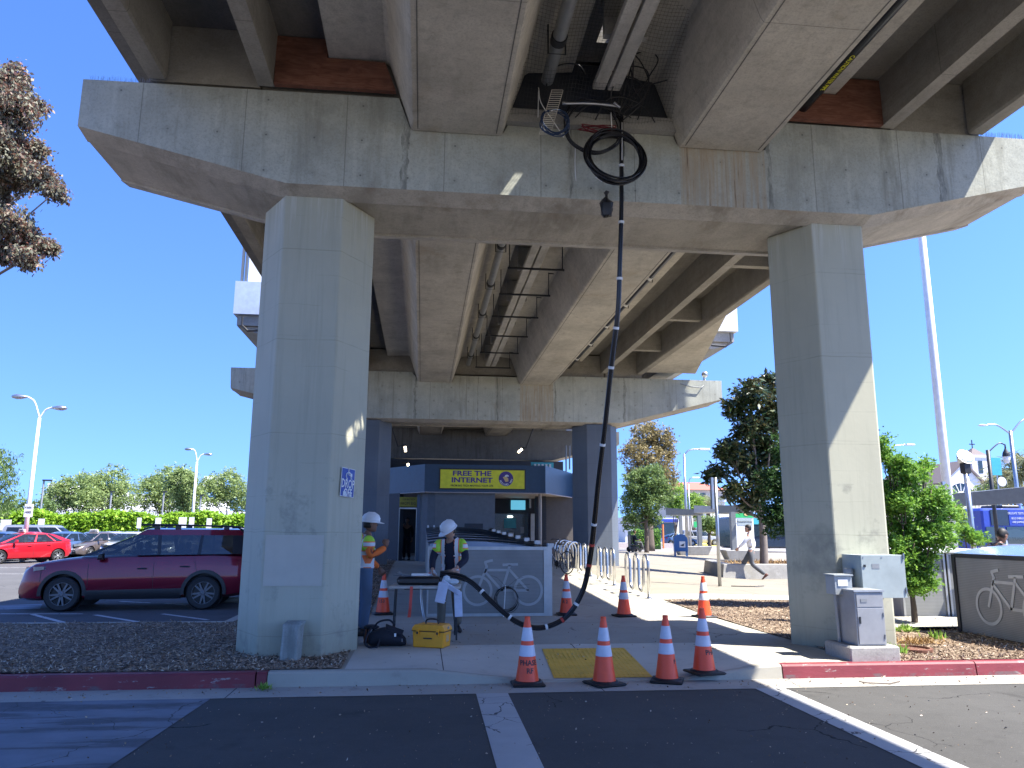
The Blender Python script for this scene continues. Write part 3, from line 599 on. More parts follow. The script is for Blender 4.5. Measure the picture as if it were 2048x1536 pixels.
# repaired patch, scrubbed graffiti and shallow marks stay with the columns
for P in front.children: pass
def mirror(poly): return [(2*XC-x, z) for x, z in poly][::-1]
boxsec = [(-.26, 6.93), (.92, 6.93), (.95, 6.97), (1.25, 7.86), (1.30, 7.90), (1.92, 7.96), (1.96, 8.135), (-1.40, 8.135), (-1.40, 7.86), (-.64, 7.88), (-.59, 7.85), (-.29, 6.97)]
def span(y0, y1, slot=None, label='', ends=None, diaph=()):
    t = thing('guideway_span', (XC, (y0+y1)/2, 7.0), label, 'rail viaduct')
    for sec in (boxsec, mirror(boxsec)): MB().prism(sec, 'y', y0, y1).build('box_girder', 'conc_girder', t)
    for X in (-.20, .855, 3.495, 4.55):
        b = MB(); b.box(X, X+.012, y0+.1, y1-.06, 6.9255, 6.9295); b.build('drip_groove', 'conc_dark', t)
    for a, c in ((-2.31, -2.10), (6.46, 6.67)):
        b = MB(); b.prism([(a, 7.43), (c, 7.43), (c+.02, 8.265), (a-.02, 8.265)], 'y', y0, y1); b.build('edge_beam', 'conc_edge', t)
    for a, c in ((-3.72, -3.47), (7.84, 8.09)):
        b = MB(); b.prism([(a+.02, 7.43), (c-.02, 7.43), (c, 7.47), (c, 8.265), (a, 8.265), (a, 7.47)], 'y', y0, y1); b.build('edge_beam', 'conc_edge', t)
    b = MB(); x0, x1 = -4.42, 8.80
    segs = [(y0, y1)] if not slot else [(y0, slot[0]), (slot[1], y1)]
    b.box(x0, 2.17, y0, y1, 8.27, 8.5); b.box(2.50, x1, y0, y1, 8.27, 8.5); b.box(-2.08, 2.17, y0, y1, 8.14, 8.268); b.box(2.50, 6.44, y0, y1, 8.14, 8.268)
    for a, c in segs: b.box(2.1705, 2.4995, a, c, 8.142, 8.498)
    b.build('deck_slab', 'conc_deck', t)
    if ends:
        e0, e1 = ends; zl = 7.44 if y0 < 0 else 7.265; b = MB(); b.prism([(-3.70, zl), (-2.30, zl), (-2.30, 8.262), (-3.70, 8.262)], 'y', e0, e1); b.prism([(6.66, zl), (8.06, zl), (8.06, 8.262), (6.66, 8.262)], 'y', e0, e1)
        b.prism([(-2.28, zl+.01), (6.64, zl+.01), (6.64, 8.133), (-2.28, 8.133)], 'y', e0+.05, e1); b.build('end_diaphragm', 'conc_edge', t)
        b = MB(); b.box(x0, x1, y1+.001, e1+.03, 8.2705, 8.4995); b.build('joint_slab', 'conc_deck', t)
    for X in (2.13, 2.335):
        b = MB(); b.box(X, X+.165, y0+.05, y1-.35, 7.5, 7.585, .006); b.build('cable_trough', 'conc_plank', t)
    b = MB()
    for Y in np.arange(y0+.6, y1, 2.4):
        b = MB(); b.box(2.05, 2.58, Y, Y+.1, 7.59, 8.13); b.build('trough_hanger', 'conc_plain', t)
    for Y in diaph:
        for a, c in ((-3.46, -2.34), (6.69, 7.83)):
            b = MB(); b.box(a, c, Y, Y+.18, 7.62, 8.26); b.build('diaphragm', 'conc_edge', t)
    return t
s1 = span(-14, 9.60, (8.6, 9.15), 'concrete viaduct deck overhead with two box girders, nearest the camera', ends=(9.66, 11.38), diaph=(1.0,))
span(11.44, 27.48, None, 'second run of concrete viaduct deck between the two piers', ends=(27.6, 29.15), diaph=(11.6, 16.0, 20.6, 24.4))
span(29.22, 42.98, None, 'shaded viaduct deck running over the station', ends=(43.05, 44.5), diaph=())
b = MB(); b.box(.9, 3.45, 43.2, 44.4, 7.0, 7.449); tag(b.build('ledge_beam', 'conc_plain'), 'shaded concrete infill above the inner pier between the box girders', 'beam')
# plywood infill boards beside the boxes on the front cap
for i, (x0, x1, lab) in enumerate([(-2.09, -.50, 'reddish plywood board left of the left box girder, on the front cap'), (4.86, 6.45, 'reddish plywood board right of the right box girder, on the front cap')]):
    if i == 0: poly = [(x0, 7.42), (x1, 7.43), (-.66, 7.84), (-1.42, 7.85), (-1.42, 8.12), (x0, 8.12)]
    else: poly = [(x0, 7.43), (x1, 7.42), (x1, 8.12), (5.78, 8.12), (5.78, 7.85), (5.02, 7.84)]
    b = MB(); b.prism(poly, 'y', 9.50, 9.58); tag(b.build('plywood_board', 'plywood'), lab, 'plywood board', 'plywood boards on the front cap')
b = MB(); b.box(1.0, 3.36, 9.665, 9.70, 7.31, 8.13); b.build('shade_board', 'dark_wall', s1)  # thin near-black board added as the deep shade between the boxes
# concrete ledge on the cap between the boxes
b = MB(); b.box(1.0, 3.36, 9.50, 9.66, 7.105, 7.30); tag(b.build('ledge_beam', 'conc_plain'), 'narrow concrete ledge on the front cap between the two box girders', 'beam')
# pipes under the deck
def pipe(name, X, z, r, y0, y1, mt, lab, couple=None, cm='dark_metal', every=3.2, rings=None):
    t = thing(name, (X, (y0+y1)/2, z), lab, 'pipe'); b = MB(); b.tube([(X, y0, z), (X, y1, z)], r, 14); b.build('pipe_run', mt, t, smooth=True)
    Y = y0+every*.5
    while Y < y1-.2:
        b = MB(); b.tube([(X, Y-.06, z), (X, Y+.06, z)], r*1.22, 14); b.build('coupling', cm, t, smooth=True)
        b = MB(); b.tube([(X-r*1.3, Y+.15, 8.13), (X-r*1.3, Y+.15, z-r*1.3), (X+r*1.3, Y+.15, z-r*1.3), (X+r*1.3, Y+.15, 8.13)], .012, 5); b.build('hanger', 'dark_metal', t)
        Y += every
    return t
pipe('drain_pipe', 1.52, 7.62, .085, -6, 9.3, 'pipe_grey', 'round grey pipe under the near deck beside the left box girder')
pipe('drain_pipe', 1.52, 7.62, .085, 11.5, 27.4, 'pipe_grey', 'round grey pipe under the second deck beside the left box girder', every=2.6)
bp = pipe('water_pipe', 5.24, 7.62, .085, -4, 9.52, 'cable_black', 'black pipe with yellow lettering along the right box girder near the camera', cm='tan_panel', every=6.4)
text('CAUTION WATER PIPE', .085, 'sign_yellow', bp, (5.225, 8.55, 7.532), (math.pi, 0, R_(90)), ext=.001, sx=.9)
pipe('water_pipe', 5.24, 7.62, .075, 11.5, 27.4, 'cable_black', 'black pipe along the right box girder under the second deck', cm='white_paint', every=2.2)
# U-shaped hangers under the troughs in span 2
t = thing('cable_tray', (2.2, 19, 7.2), 'row of dark steel trapeze hangers below the second deck', 'cable hanger')
for Y in (16.0, 17.9, 19.9, 22.0, 24.2, 26.5):
    b = MB(); b.box(1.72, 2.98, Y-.02, Y+.02, 7.30, 7.34)
    for X in (1.76, 2.94): b.box(X-.01, X+.01, Y-.01, Y+.01, 7.34, 8.1)
    b.box(2.94, 3.2, Y-.012, Y+.012, 7.88, 7.90); b.build('hanger', 'dark_metal', t)
# bird netting round the cable exit
b = MB(); rnd = random.Random(3)
def netp(u, v):
    x = 1.02+2.34*u; y = 7.3+2.28*v; z = 7.95-.80*v**2.2+.03*math.sin(9*u+5*v)+.02*math.sin(23*u); return (x, y, z)
nu, nv = 52, 46
for i in range(nu+1): b.tube([netp(i/nu, j/12) for j in range(13)], .0016, 3, False)
for j in range(nv+1): b.tube([netp(i/14, j/nv) for i in range(15)], .0016, 3, False)
tag(b.build('bird_netting', 'net'), 'fine dark bird netting sagging between the two box girders', 'netting')
# bird spikes on both cap ends
b = MB()
for i in range(95):
    x = -4.45+.009*i*.98+rnd.random()*.004; a = rnd.uniform(-.5, .5); c = rnd.uniform(-.5, .5); y = 9.66+rnd.random()*.05
    b.tube([(x, y, 7.37), (x+.05*a, y+.05*c, 7.465)], .0011, 3)
tag(b.build('bird_spikes', 'galv'), 'row of thin bird spikes on the left end of the front cap', 'bird spikes')
b = MB()
for i in range(60):
    x = 8.1+.012*i; a = rnd.uniform(-.5, .5); c = rnd.uniform(-.5, .5); y = 9.66+rnd.random()*.05
    b.tube([(x, y, 7.42), (x+.05*a, y+.05*c, 7.53)], .0018, 3)
tag(b.build('bird_spikes', 'galv'), 'row of thin bird spikes on the right end of the front cap', 'bird spikes')
# ---- platform wings beyond the second span
def platform(side):
    X = (lambda x: 2*XC-x) if side < 0 else (lambda x: x)
    t = thing('station_platform', (X(9.5), 30, 7.3), 'raised station platform with pale fascia on the %s side of the viaduct' % ('left' if side < 0 else 'right'), 'platform')
    def bx(x0, x1, *a):
        p, q = sorted((X(x0), X(x1))); return (p, q)+a
    b = MB(); pl = [(8.12, 19.5), (10.05, 27.3), (8.12, 27.3)]; b.loft([[(X(x), y, 7.48) for x, y in pl], [(X(x), y, 8.6) for x, y in pl]]); b.build('wing_slab', 'conc_girder', t)
    b = MB(); b.box(*bx(8.9, 10.3, 24.2, 60, 7.95, 8.28)); b.prism([(X(8.9), 7.7), (X(9.6), 7.7), (X(10.3), 7.94), (X(8.9), 7.94)], 'y', 24.3, 60); b.build('platform_slab', 'conc_plain', t)
    b = MB(); b.box(*bx(9.2, 10.4, 24.05, 60, 8.285, 9.35)); b.build('fascia', 'fascia_white' if side > 0 else 'fascia_blue', t)
    b = MB(); b.tube([(X(9.4), 23.95, 7.75), (X(9.9), 23.95, 7.72), (X(10.1), 23.98, 7.9), (X(10.1), 24, 8.2)], .035, 6); b.build('conduit', 'dark_metal', t)
    return t
platform(1); pl = platform(-1)
t = thing('windscreen', (-5.6, 24.6, 9.35), 'glazed platform shelter with flat roof above the left platform edge', 'platform shelter')
b = MB(); b.box(-6.0, -4.4, 24.1, 30, 10.95, 11.1); b.build('roof', 'conc_plain', t)
b = MB()
for X in (-5.92, -5.80, -5.05): b.box(X, X+.07, 24.15, 24.25, 9.36, 10.94)
b.box(-5.7, -4.95, 24.14, 24.22, 10.5, 10.9); b.build('frame', 'column_dark', t)
b = MB(); b.box(-5.70, -5.08, 24.2, 24.22, 9.36, 10.49); b.build('panel', 'fascia_white', t); b = MB(); b.box(-4.97, -4.3, 24.2, 24.24, 9.36, 10.5); b.build('panel', 'tan_panel', t)
# small camera dome on the right end of pier 2
t = thing('floodlight', (10.6, 27.9, 7.3), 'small round floodlight on the right end of the second pier', 'floodlight')
b = MB(); b.tube([(10.6, 27.9, 7.25), (10.6, 27.9, 7.5)], .03, 6); b.build('bracket', 'galv', t); b = MB(); b.ball((10.62, 27.85, 7.58), .13); b.build('lamp_head', 'galv', t, smooth=True)
b = MB(); b.tube([(9.5, 27.46, 7.12), (9.9, 27.42, 7.0), (10.3, 27.42, 6.98), (10.55, 27.6, 7.2), (10.6, 27.8, 7.4)], .018, 6); b.build('cable', 'pipe_grey', t)
# ------------------------------------------------------------------ people
@mat('vest')
def _(k):
    tc = k.n('ShaderNodeTexCoord'); sp = k.n('ShaderNodeSeparateXYZ'); k.l(tc.outputs['Object'], sp.inputs[0]); x = k.math('ABSOLUTE', sp.outputs[0]); z = sp.outputs[2]
    ds = []
    for v, q in ((x, .105), (z, 1.0), (z, 1.17)): ds.append(k.math('ABSOLUTE', k.math('SUBTRACT', v, q)))
    ds[0] = k.math('ADD', ds[0], k.math('MULTIPLY', k.math('GREATER_THAN', x, .22), 1.0))
    sl_ = k.math('ADD', k.math('ABSOLUTE', k.math('SUBTRACT', z, 1.30)), k.math('MULTIPLY', k.math('LESS_THAN', x, .21), 1.0)); ds.append(sl_)
    d = k.math('MINIMUM', k.math('MINIMUM', ds[0], ds[1]), k.math('MINIMUM', ds[2], ds[3]))
    n = k.noise(9, 4); base = k.ramp(n, (.3, (.30, .62, .03)), (.7, (.48, .82, .07)))
    c = k.mix(k.math('LESS_THAN', d, .042), base, (.85, .20, .06)); c = k.mix(k.math('LESS_THAN', d, .026), c, (.66, .68, .70)); k.base(c); k.rough(.6)
def hand(b, wrist, d, side, up, L=.18, curl=.5):
    """palm, four unequal bent fingers and a thumb, joined to mesh b"""
    w = Vector(wrist); d = Vector(d).normalized(); s = Vector(side).normalized(); s = (s-d*s.dot(d)).normalized(); u = d.cross(s).normalized()
    if u.dot(Vector(up)) > 0: u = -u
    rings = []
    for t, ww, hh in ((0, .024, .020), (.25, .033, .018), (.5, .042, .016), (.56, .036, .013)):
        c = w+d*L*t; rings.append([tuple(c+s*ww*math.cos(q)+u*hh*math.sin(q)) for q in [2*math.pi*k/10 for k in range(10)]])
    b.loft(rings)
    for i, (o, ln) in enumerate(((-.030, .38), (-.010, .44), (.010, .41), (.029, .32))):
        p = w+d*L*.52+s*o; pts = [p]; a = curl*.3; seg = L*ln/3
        for k in range(3):
            a += curl*.55; pts.append(pts[-1]+(d*math.cos(a)+u*math.sin(a))*seg*(1.15-.15*k))
        b.tube(pts, [.0095, .009, .008, .006], 6)
    p = w+d*L*.18-s*.026; b.tube([p, p-s*.022+d*.025+u*.01, p-s*.026+d*.055+u*.022, p-s*.018+d*.078+u*.03], [.012, .011, .010, .007], 6)
def head(b, c, yaw=0, pitch=0, sc=1.0):
    """skull with jaw, nose, brow, lips, ears; looks along local +Y rotated by yaw, nods by pitch"""
    t = MB(); rings = []; n = 16
    prof = [(-.118, .030, .050, .020), (-.105, .046, .068, .022), (-.075, .060, .083, .010), (-.04, .069, .090, .002), (0, .074, .095, -.004), (.04, .075, .098, -.008), (.075, .066, .088, -.010), (.10, .046, .062, -.010), (.115, .018, .025, -.008)]
    for z, rx, ry, oy in prof: rings.append([(rx*math.cos(2*math.pi*k/n), oy+ry*math.sin(2*math.pi*k/n), z) for k in range(n)])
    t.loft(rings)
    t.loft([[(-.008, .086, .018), (.008, .086, .018), (.008, .080, -.0), (-.008, .080, 0)], [(-.013, .088, -.018), (.013, .088, -.018), (.010, .112, -.022), (-.010, .112, -.022)], [(-.012, .08, -.034), (.012, .08, -.034), (.008, .095, -.032), (-.008, .095, -.032)]])
    for sx in (-1, 1):
        t.ball((sx*.030, .082, .012), (.013, .008, .008), 8, 5); t.ball((sx*.076, -.004, -.005), (.010, .018, .030), 8, 6)
    t.ball((0, .085, -.058), (.024, .010, .007), 8, 5)
    t.xf(Matrix.Translation(c) @ Matrix.Rotation(yaw, 4, 'Z') @ Matrix.Rotation(-pitch, 4, 'X') @ Matrix.Scale(sc, 4)); b.add(t.v, t.f)
    return Matrix.Translation(c) @ Matrix.Rotation(yaw, 4, 'Z') @ Matrix.Rotation(-pitch, 4, 'X') @ Matrix.Scale(sc, 4)
def person(label, J, skinm, top, trousers, shoes, hair=True, helmet=False, vest=False, sleeve=1.0, sleevemat=None, hcurl=.6, coat=0, yaw=0, pitch=0, lowvest=.88, group=None, longtop=False, grip=None):
    t = local('person', label, 'person', group); V = {k: Vector(v) for k, v in J.items()}
    def sk(names, edges, rad, grow=0, sub=2): return skin([V[n] for n in names], edges, [tuple(q+grow for q in (r if isinstance(r, tuple) else (r, r))) for r in rad], sub)
    names = ['pelvis', 'waist', 'chest', 'neck', 'throat', 'shL', 'elL', 'wrL', 'shR', 'elR', 'wrR', 'hipL', 'knL', 'anL', 'hipR', 'knR', 'anR']
    V.setdefault('throat', V['neck'].lerp(V['head'], .55))
    E = [(0, 1), (1, 2), (2, 3), (3, 4), (2, 5), (5, 6), (6, 7), (2, 8), (8, 9), (9, 10), (0, 11), (11, 12), (12, 13), (0, 14), (14, 15), (15, 16)]
    Rd = [(.11, .085), (.105, .08), (.145, .105), .06, .050, .066, .042, .028, .066, .042, .028, .088, .058, .038, .088, .058, .038]
    b = sk(names, E, Rd)
    hm = head(b, V['head'], yaw, pitch)
    for q, sg in (('L', -1), ('R', 1)):
        d = V['wr'+q]-V['el'+q]; d2 = (grip or {}).get(q, d); hand(b, V['wr'+q], d2, (0, 0, 1) if abs(Vector(d2).normalized().z) < .6 else (0, 1, 0), (sg, .3, .6), curl=hcurl)
    b.build('body', skinm, t, smooth='all')
    # top
    for q in 'LR': V['sl'+q] = V['el'+q].lerp(V['wr'+q], .88) if sleeve >= 1 else V['sh'+q].lerp(V['el'+q], .85)
    V['hem'] = V['pelvis']+(V['waist']-V['pelvis'])*-.25 if longtop else V['pelvis']+(V['waist']-V['pelvis'])*-.35
    nm = ['waist', 'hem', 'chest', 'neck', 'shL', 'elL', 'slL', 'shR', 'elR', 'slR'] if sleeve >= 1 else ['waist', 'hem', 'chest', 'neck', 'shL', 'slL', 'shR', 'slR']
    if sleeve >= 1: ed = [(0, 1), (0, 2), (2, 3), (2, 4), (4, 5), (5, 6), (2, 7), (7, 8), (8, 9)]; rd = [(.15, .12), (.155, .125), (.165, .125), .075, .082, .060, .046, .082, .060, .046]
    else: ed = [(0, 1), (0, 2), (2, 3), (2, 4), (4, 5), (2, 6), (6, 7)]; rd = [(.15, .12), (.155, .125), (.165, .125), .075, .082, .066, .082, .066]
    sk(nm, ed, rd).build('shirt', top, t, smooth='all')
    if sleevemat:
        for q in 'LR': sk(['sh'+q, 'el'+q, 'wr'+q], [(0, 1), (1, 2)], [.070, .062, .046]).build('sleeve', sleevemat, t, smooth='all')
    if vest:
        for q in 'LR': V['vl'+q] = V['sh'+q].lerp(V['el'+q], .72)
        V['vh'] = V['pelvis']*1.15-V['waist']*.15; g = .026
        vb = sk(['waist', 'vh', 'chest', 'neck', 'shL', 'vlL', 'shR', 'vlR'], [(0, 1), (0, 2), (2, 3), (2, 4), (4, 5), (2, 6), (6, 7)], [(.15, .12), (.165, .135), (.165, .125), .07, .085, .082, .085, .082], g, 3)
        if vest == 'open':   # open at the front: drop the faces over the chest
            keep = []
            for f in vb.f:
                c = sum((Vector(vb.v[i]) for i in f), Vector())/len(f)
                if not (abs(c.x-V['chest'].x) < .075+.05*max(0, 1.2-c.z) and c.y > V['chest'].y-.0): keep.append(f)
            vb.f = keep; vb.mi = [0]*len(keep)
        vb.build('vest', 'vest', t, smooth='all')
    # trousers and shoes
    V['belt'] = V['pelvis'].lerp(V['waist'], .8)
    tr = sk(['pelvis', 'belt', 'hipL', 'knL', 'anL', 'hipR', 'knR', 'anR'], [(0, 1), (0, 2), (2, 3), (3, 4), (0, 5), (5, 6), (6, 7)], [(.145, .118), (.145, .115), .105, .078, .068, .105, .078, .068]); tr.build('trousers', trousers, t, smooth='all')
    for q in 'LR':
        a = V['an'+q]; toe = V.get('toe'+q, a+Vector((0, .2, -.06))); d = (toe-a); f = Vector((d.x, d.y, 0)).normalized(); pz = math.atan2(d.z+.06, Vector((d.x, d.y)).length); s_ = MB()
        for_ = [(-.075, .028, .075), (-.03, .036, .10), (.05, .038, .075), (.12, .044, .055), (.17, .040, .042), (.20, .022, .028)]; rings = []
        up = Vector((-f.x*math.sin(pz), -f.y*math.sin(pz), math.cos(pz))); fw = Vector((f.x*math.cos(pz), f.y*math.cos(pz), math.sin(pz))); sd = fw.cross(up)
        o = a-up*.085
        for y, w, h in for_: rings.append([tuple(o+fw*y+sd*(w*math.cos(th))+up*(h*.5+h*.5*math.sin(th))) for th in [2*math.pi*k/10 for k in range(10)]])
        s_.loft(rings).build('shoe', shoes, t, smooth='all')
    if hair:
        h = MB(); rings = []
        for z, rx, ry, oy in ((-.07, .066, .080, -.022), (-.03, .078, .092, -.022), (.02, .083, .098, -.020), (.06, .082, .105, -.012), (.09, .068, .092, -.010), (.118, .045, .06, -.01), (.128, .015, .02, -.01)):
            rings.append([(rx*math.cos(2*math.pi*k/16), oy+ry*math.sin(2*math.pi*k/16)*(1 if math.sin(2*math.pi*k/16) < 0 or z > .05 else .55), z) for k in range(16)])
        h.loft(rings); h.xf(hm); h.build('hair', 'hair_dark', t, smooth='all')
    if helmet:
        h = MB(); n = 20; rings = []
        for z, r in ((.030, 1.0), (.05, 1.02), (.09, .97), (.125, .82), (.150, .55), (.162, .22)): rings.append([(.112*r*math.cos(2*math.pi*k/n), -.005+.135*r*math.sin(2*math.pi*k/n), z) for k in range(n)])
        h.loft(rings); br = []
        for z, e in ((.026, 1.0), (.034, 1.02), (.022, 1.26), (.015, 1.26)): br.append([((.112*(e if e < 1.1 else 1.14))*math.cos(2*math.pi*k/n), -.005+.135*(e if math.sin(2*math.pi*k/n) > 0 or e < 1.1 else 1.12)*math.sin(2*math.pi*k/n)+(.035 if e > 1.1 and math.sin(2*math.pi*k/n) > 0 else 0)*math.sin(2*math.pi*k/n), z-(.004 if e > 1.1 else 0)) for k in range(n)])
        h.loft(br); h.tube([(0, -.13, .07), (0, -.11, .12), (0, -.05, .158), (0, .04, .160), (0, .10, .125), (0, .128, .07)], .010, 6); h.xf(hm); h.build('hard_hat', 'helmet', t, smooth=40)
    return t
def stand(**k):
    J = dict(pelvis=(0, 0, .96), waist=(0, 0, 1.08), chest=(0, 0, 1.30), neck=(0, -.005, 1.46), head=(0, .025, 1.63), shL=(-.175, 0, 1.39), shR=(.175, 0, 1.39), elL=(-.235, -.01, 1.12), elR=(.235, -.01, 1.12), wrL=(-.245, .08, .88), wrR=(.245, .08, .88),
             hipL=(-.085, 0, .90), hipR=(.085, 0, .90), knL=(-.095, .02, .50), knR=(.095, .02, .50), anL=(-.11, -.02, .095), anR=(.11, -.02, .095)); J.update(k); return J
# worker 1: behind the left column, faces right, one hand at the chest
w1 = person('worker with orange sleeves, hi-vis vest and jeans, standing behind the left column', stand(elR=(.24, .02, 1.12), wrR=(.16, .26, 1.26), elL=(-.22, .0, 1.12), wrL=(-.16, .22, .95), head=(0, .05, 1.60), throat=(0, .02, 1.51)),
            'skin_brown', 'black_cloth', 'denim', 'shoe_dark', True, True, True, 1, 'orange_sleeve', .9, pitch=.08, grip={'R': Vector((-.2, .1, 1)), 'L': Vector((.1, .6, -.8))})
place(w1, (-.80, 11.75, .15), R_(-78))
# worker 2: leans over the splice on the table, faces the camera
w2 = person('worker in white hard hat and open hi-vis vest bending over the folding table', stand(pelvis=(0, -.02, .93), waist=(0, -.01, 1.05), chest=(0, .07, 1.27), neck=(0, .13, 1.41), throat=(0, .17, 1.46), head=(.0, .24, 1.535), shL=(-.18, .08, 1.36), shR=(.18, .08, 1.36),
            elL=(-.26, .16, 1.10), wrL=(-.14, .38, .97), elR=(.27, .14, 1.09), wrR=(.22, .37, .93), anL=(-.12, -.05, .095), anR=(.13, .06, .095), knR=(.12, .08, .50), toeL=(-.18, .13, .035), toeR=(.2, .24, .035)),
            'skin_mid', 'navy', 'khaki', 'shoe_dark', True, True, 'open', 1, None, .9, yaw=R_(-42), pitch=.58)
place(w2, (.46, 12.10, .15), R_(168), .98)
for s_ in (0,):
    g = MB(); hand(g, (.18, .37, .93), (.0, .6, -.5), (1, 0, 0), (0, 0, 1), L=.19, curl=.9)
    g.v = [tuple(Vector(v)+Vector((.02, .004, .004))) for v in g.v]; g.build('glove', 'glove', w2, smooth='all')
# walking man in the plaza
mn_ = person('man in white shirt and grey trousers walking left across the sunny plaza', stand(pelvis=(0, 0, .92), waist=(0, .01, 1.04), chest=(0, .03, 1.26), neck=(0, .03, 1.42), throat=(0, .04, 1.48), head=(0, .06, 1.59), shL=(-.17, .02, 1.36), shR=(.17, .03, 1.36), elL=(-.20, .18, 1.14), wrL=(-.18, .36, .98), elR=(.21, -.10, 1.12), wrR=(.2, -.05, .90),
            hipL=(-.085, 0, .87), hipR=(.085, 0, .87), knR=(.09, .24, .50), anR=(.09, .36, .12), toeR=(.09, .55, .14), knL=(-.09, -.02, .47), anL=(-.09, -.40, .16), toeL=(-.09, -.27, .0)),
            'skin_mid', 'white_cloth', 'grey_cloth', 'shoe_brown', True, False, False, 1)
place(mn_, (10.75, 24.75, .15+.0), R_(62), 1.02)
# man with backpack beyond the right-hand locker
bm_ = person('man in dark jacket with backpack and bowed head, beyond the right-hand bike locker', stand(chest=(0, .04, 1.30), neck=(0, .08, 1.45), throat=(0, .12, 1.51), head=(0, .17, 1.585), elR=(.22, .14, 1.1), wrR=(.12, .36, 1.1), elL=(-.22, .14, 1.1), wrL=(-.12, .36, 1.1), shL=(-.175, .05, 1.39), shR=(.175, .05, 1.39)), 'skin_brown', 'grey_cloth', 'navy', 'shoe_dark', True, pitch=.6)
P = ony(1994, 1110, 13.0); place(bm_, (P.x, P.y, .03), R_(-80))
bp_ = MB(); bp_.box(-.15, .15, -.32, -.12, .98, 1.40, .05); bk = local('backpack', 'grey backpack worn by the man beyond the right-hand locker', 'backpack'); bp_.build('bag', 'backpack', bk, smooth=30)
for sx in (-.1, .1):
    s_ = MB(); s_.tube([(sx, -.14, 1.36), (sx, -.03, 1.455), (sx, .12, 1.40), (sx, .17, 1.2), (sx, .0, 1.02), (sx, -.13, 1.0)], .014, 6); s_.build('strap', 'black_cloth', bk)
place(bk, (P.x, P.y, .03), R_(-80))
# ------------------------------------------------------------------ traffic cones
def conetext(parent, body, z, size, a0=-90, nm='lettering'):
    cu = bpy.data.curves.new('t', 'FONT'); cu.body = body; cu.size = size; cu.align_x = 'CENTER'; cu.align_y = 'CENTER'; cu.offset = .0015; cu.resolution_u = 2; o = bpy.data.objects.new('t', cu); COL.objects.link(o)
    bpy.context.view_layer.update(); me = bpy.data.meshes.new_from_object(o.evaluated_get(bpy.context.evaluated_depsgraph_get())); bpy.data.objects.remove(o)
    for v in me.vertices:
        zz = z+v.co.y; r = conr(zz)+.003; a = R_(a0)+v.co.x/r; v.co = (r*math.cos(a), r*math.sin(a), zz)
    me.materials.clear(); me.materials.append(m_('sign_black')); o = bpy.data.objects.new(nm, me); COL.objects.link(o); o.parent = parent
def conr(z): return .128+(z-.04)*(.030-.128)/(.70-.04)
def make_cone(label):
    t = local('traffic_cone', label, 'traffic cone', 'orange traffic cones around the work area')
    b = MB(); b.box(-.18, .18, -.18, .18, 0, .028, .012); b.lathe([(.165, .026), (.15, .042), (.13, .046)], n=24); b.build('base', 'black_rubber', t, smooth=30)
    b = MB(); b.lathe([(conr(z), z) for z in (.04, .2, .35, .5, .65)]+[(.031, .68), (.031, .71), (.026, .714)], n=28); b.build('cone_body', 'cone_orange', t, smooth=30)
    for z0, z1 in ((.30, .415), (.46, .60)):
        b = MB(); b.lathe([(conr(z0)+.001, z0), (conr(z0)+.003, z0+.003), (conr(z1)+.003, z1-.003), (conr(z1)+.001, z1)], n=28); b.build('reflective_collar', 'cone_white', t, smooth=30)
    return t
cones = [(1057, 1372, .01, 0, 'cone', 'cone marked PHASE RF, leftmost of the four standing along the kerb'), (1213, 1372, .01, 20, '', 'cone in front of the yellow tactile paving, second from left along the kerb'),
         (1340, 1366, .01, -22, '', 'cone just right of the yellow tactile paving, its base on the gutter'), (1415, 1350, .03, 12, 'PHA', 'cone marked PHA, rightmost and nearest the red kerb'),
         (1413, 1236, .15, 5, '', 'cone at the edge of the mulch, directly behind the front right cone'), (1251, 1234, .15, 8, '', 'cone on the dark paving in front of the wave bike rack'),
         (1135, 1231, .15, -4, '', 'cone behind the hanging cable, beside the bike locker'), (765, 1230, .15, 14, '', 'cone left of the folding table, between the two workers')]
proto = make_cone('x')
for i, (px, py, z, rz, tx, lab) in enumerate(cones):
    o = proto if i == 0 else dup(proto); P = onz(px, py, z); z = max(.008, GZ(P.x, P.y)) if P.y > 8.95 else .008
    P = onz(px, py, z); place(o, (P.x, P.y+.1, z+.003 if i > 2 else .006), R_(rz)); o['label'] = 'orange '+lab; o['_i'] = i
    if i == 0: c0 = o
# lettering only where the photo shows it (children of those cones)
objs = [o for o in COL.objects if o.name.startswith('traffic_cone')]
for o in objs:
    i = o.get('_i', -1)
    if i == 0: conetext(o, 'PHASE', .235, .075, -88); conetext(o, 'RF', .155, .075, -82)
    if i == 2: conetext(o, 'P', .22, .06, -28)
    if i == 3: conetext(o, 'PHA', .235, .075, -70)
    if i == 6: conetext(o, 'R 2', .235, .075, -110)
    if i == 7: conetext(o, '153', .235, .075, -118)
# ------------------------------------------------------------------ hanging cable bundle and coils
def spline(pts, n=10):
    pts = [Vector(p) for p in pts]; out = []; q = [pts[0]*2-pts[1]]+pts+[pts[-1]*2-pts[-2]]
    for i in range(1, len(q)-2):
        for k in range(n):
            t = k/n; a, b_, c, d = q[i-1], q[i], q[i+1], q[i+2]; out.append(.5*((2*b_)+(-a+c)*t+(2*a-5*b_+4*c-d)*t*t+(-a+3*b_-3*c+d)*t**3))
    return out+[pts[-1]]
path = [(1243, 232, 9.42), (1243, 320, 9.44), (1243, 420, 9.46), (1240, 520, 9.5), (1236, 620, 9.6), (1224, 720, 9.8), (1210, 850, 10.1), (1198, 950, 10.4), (1187, 1060, 10.8), (1178, 1130, 11.0), (1163, 1188, 11.1), (1130, 1236, 11.15), (1080, 1256, 11.15), (1032, 1243, 11.2), (985, 1204, 11.3), (945, 1166, 11.4), (915, 1152, 11.45), (880, 1148, 11.45)]
cp = spline([ony(*p) for p in path], 8)
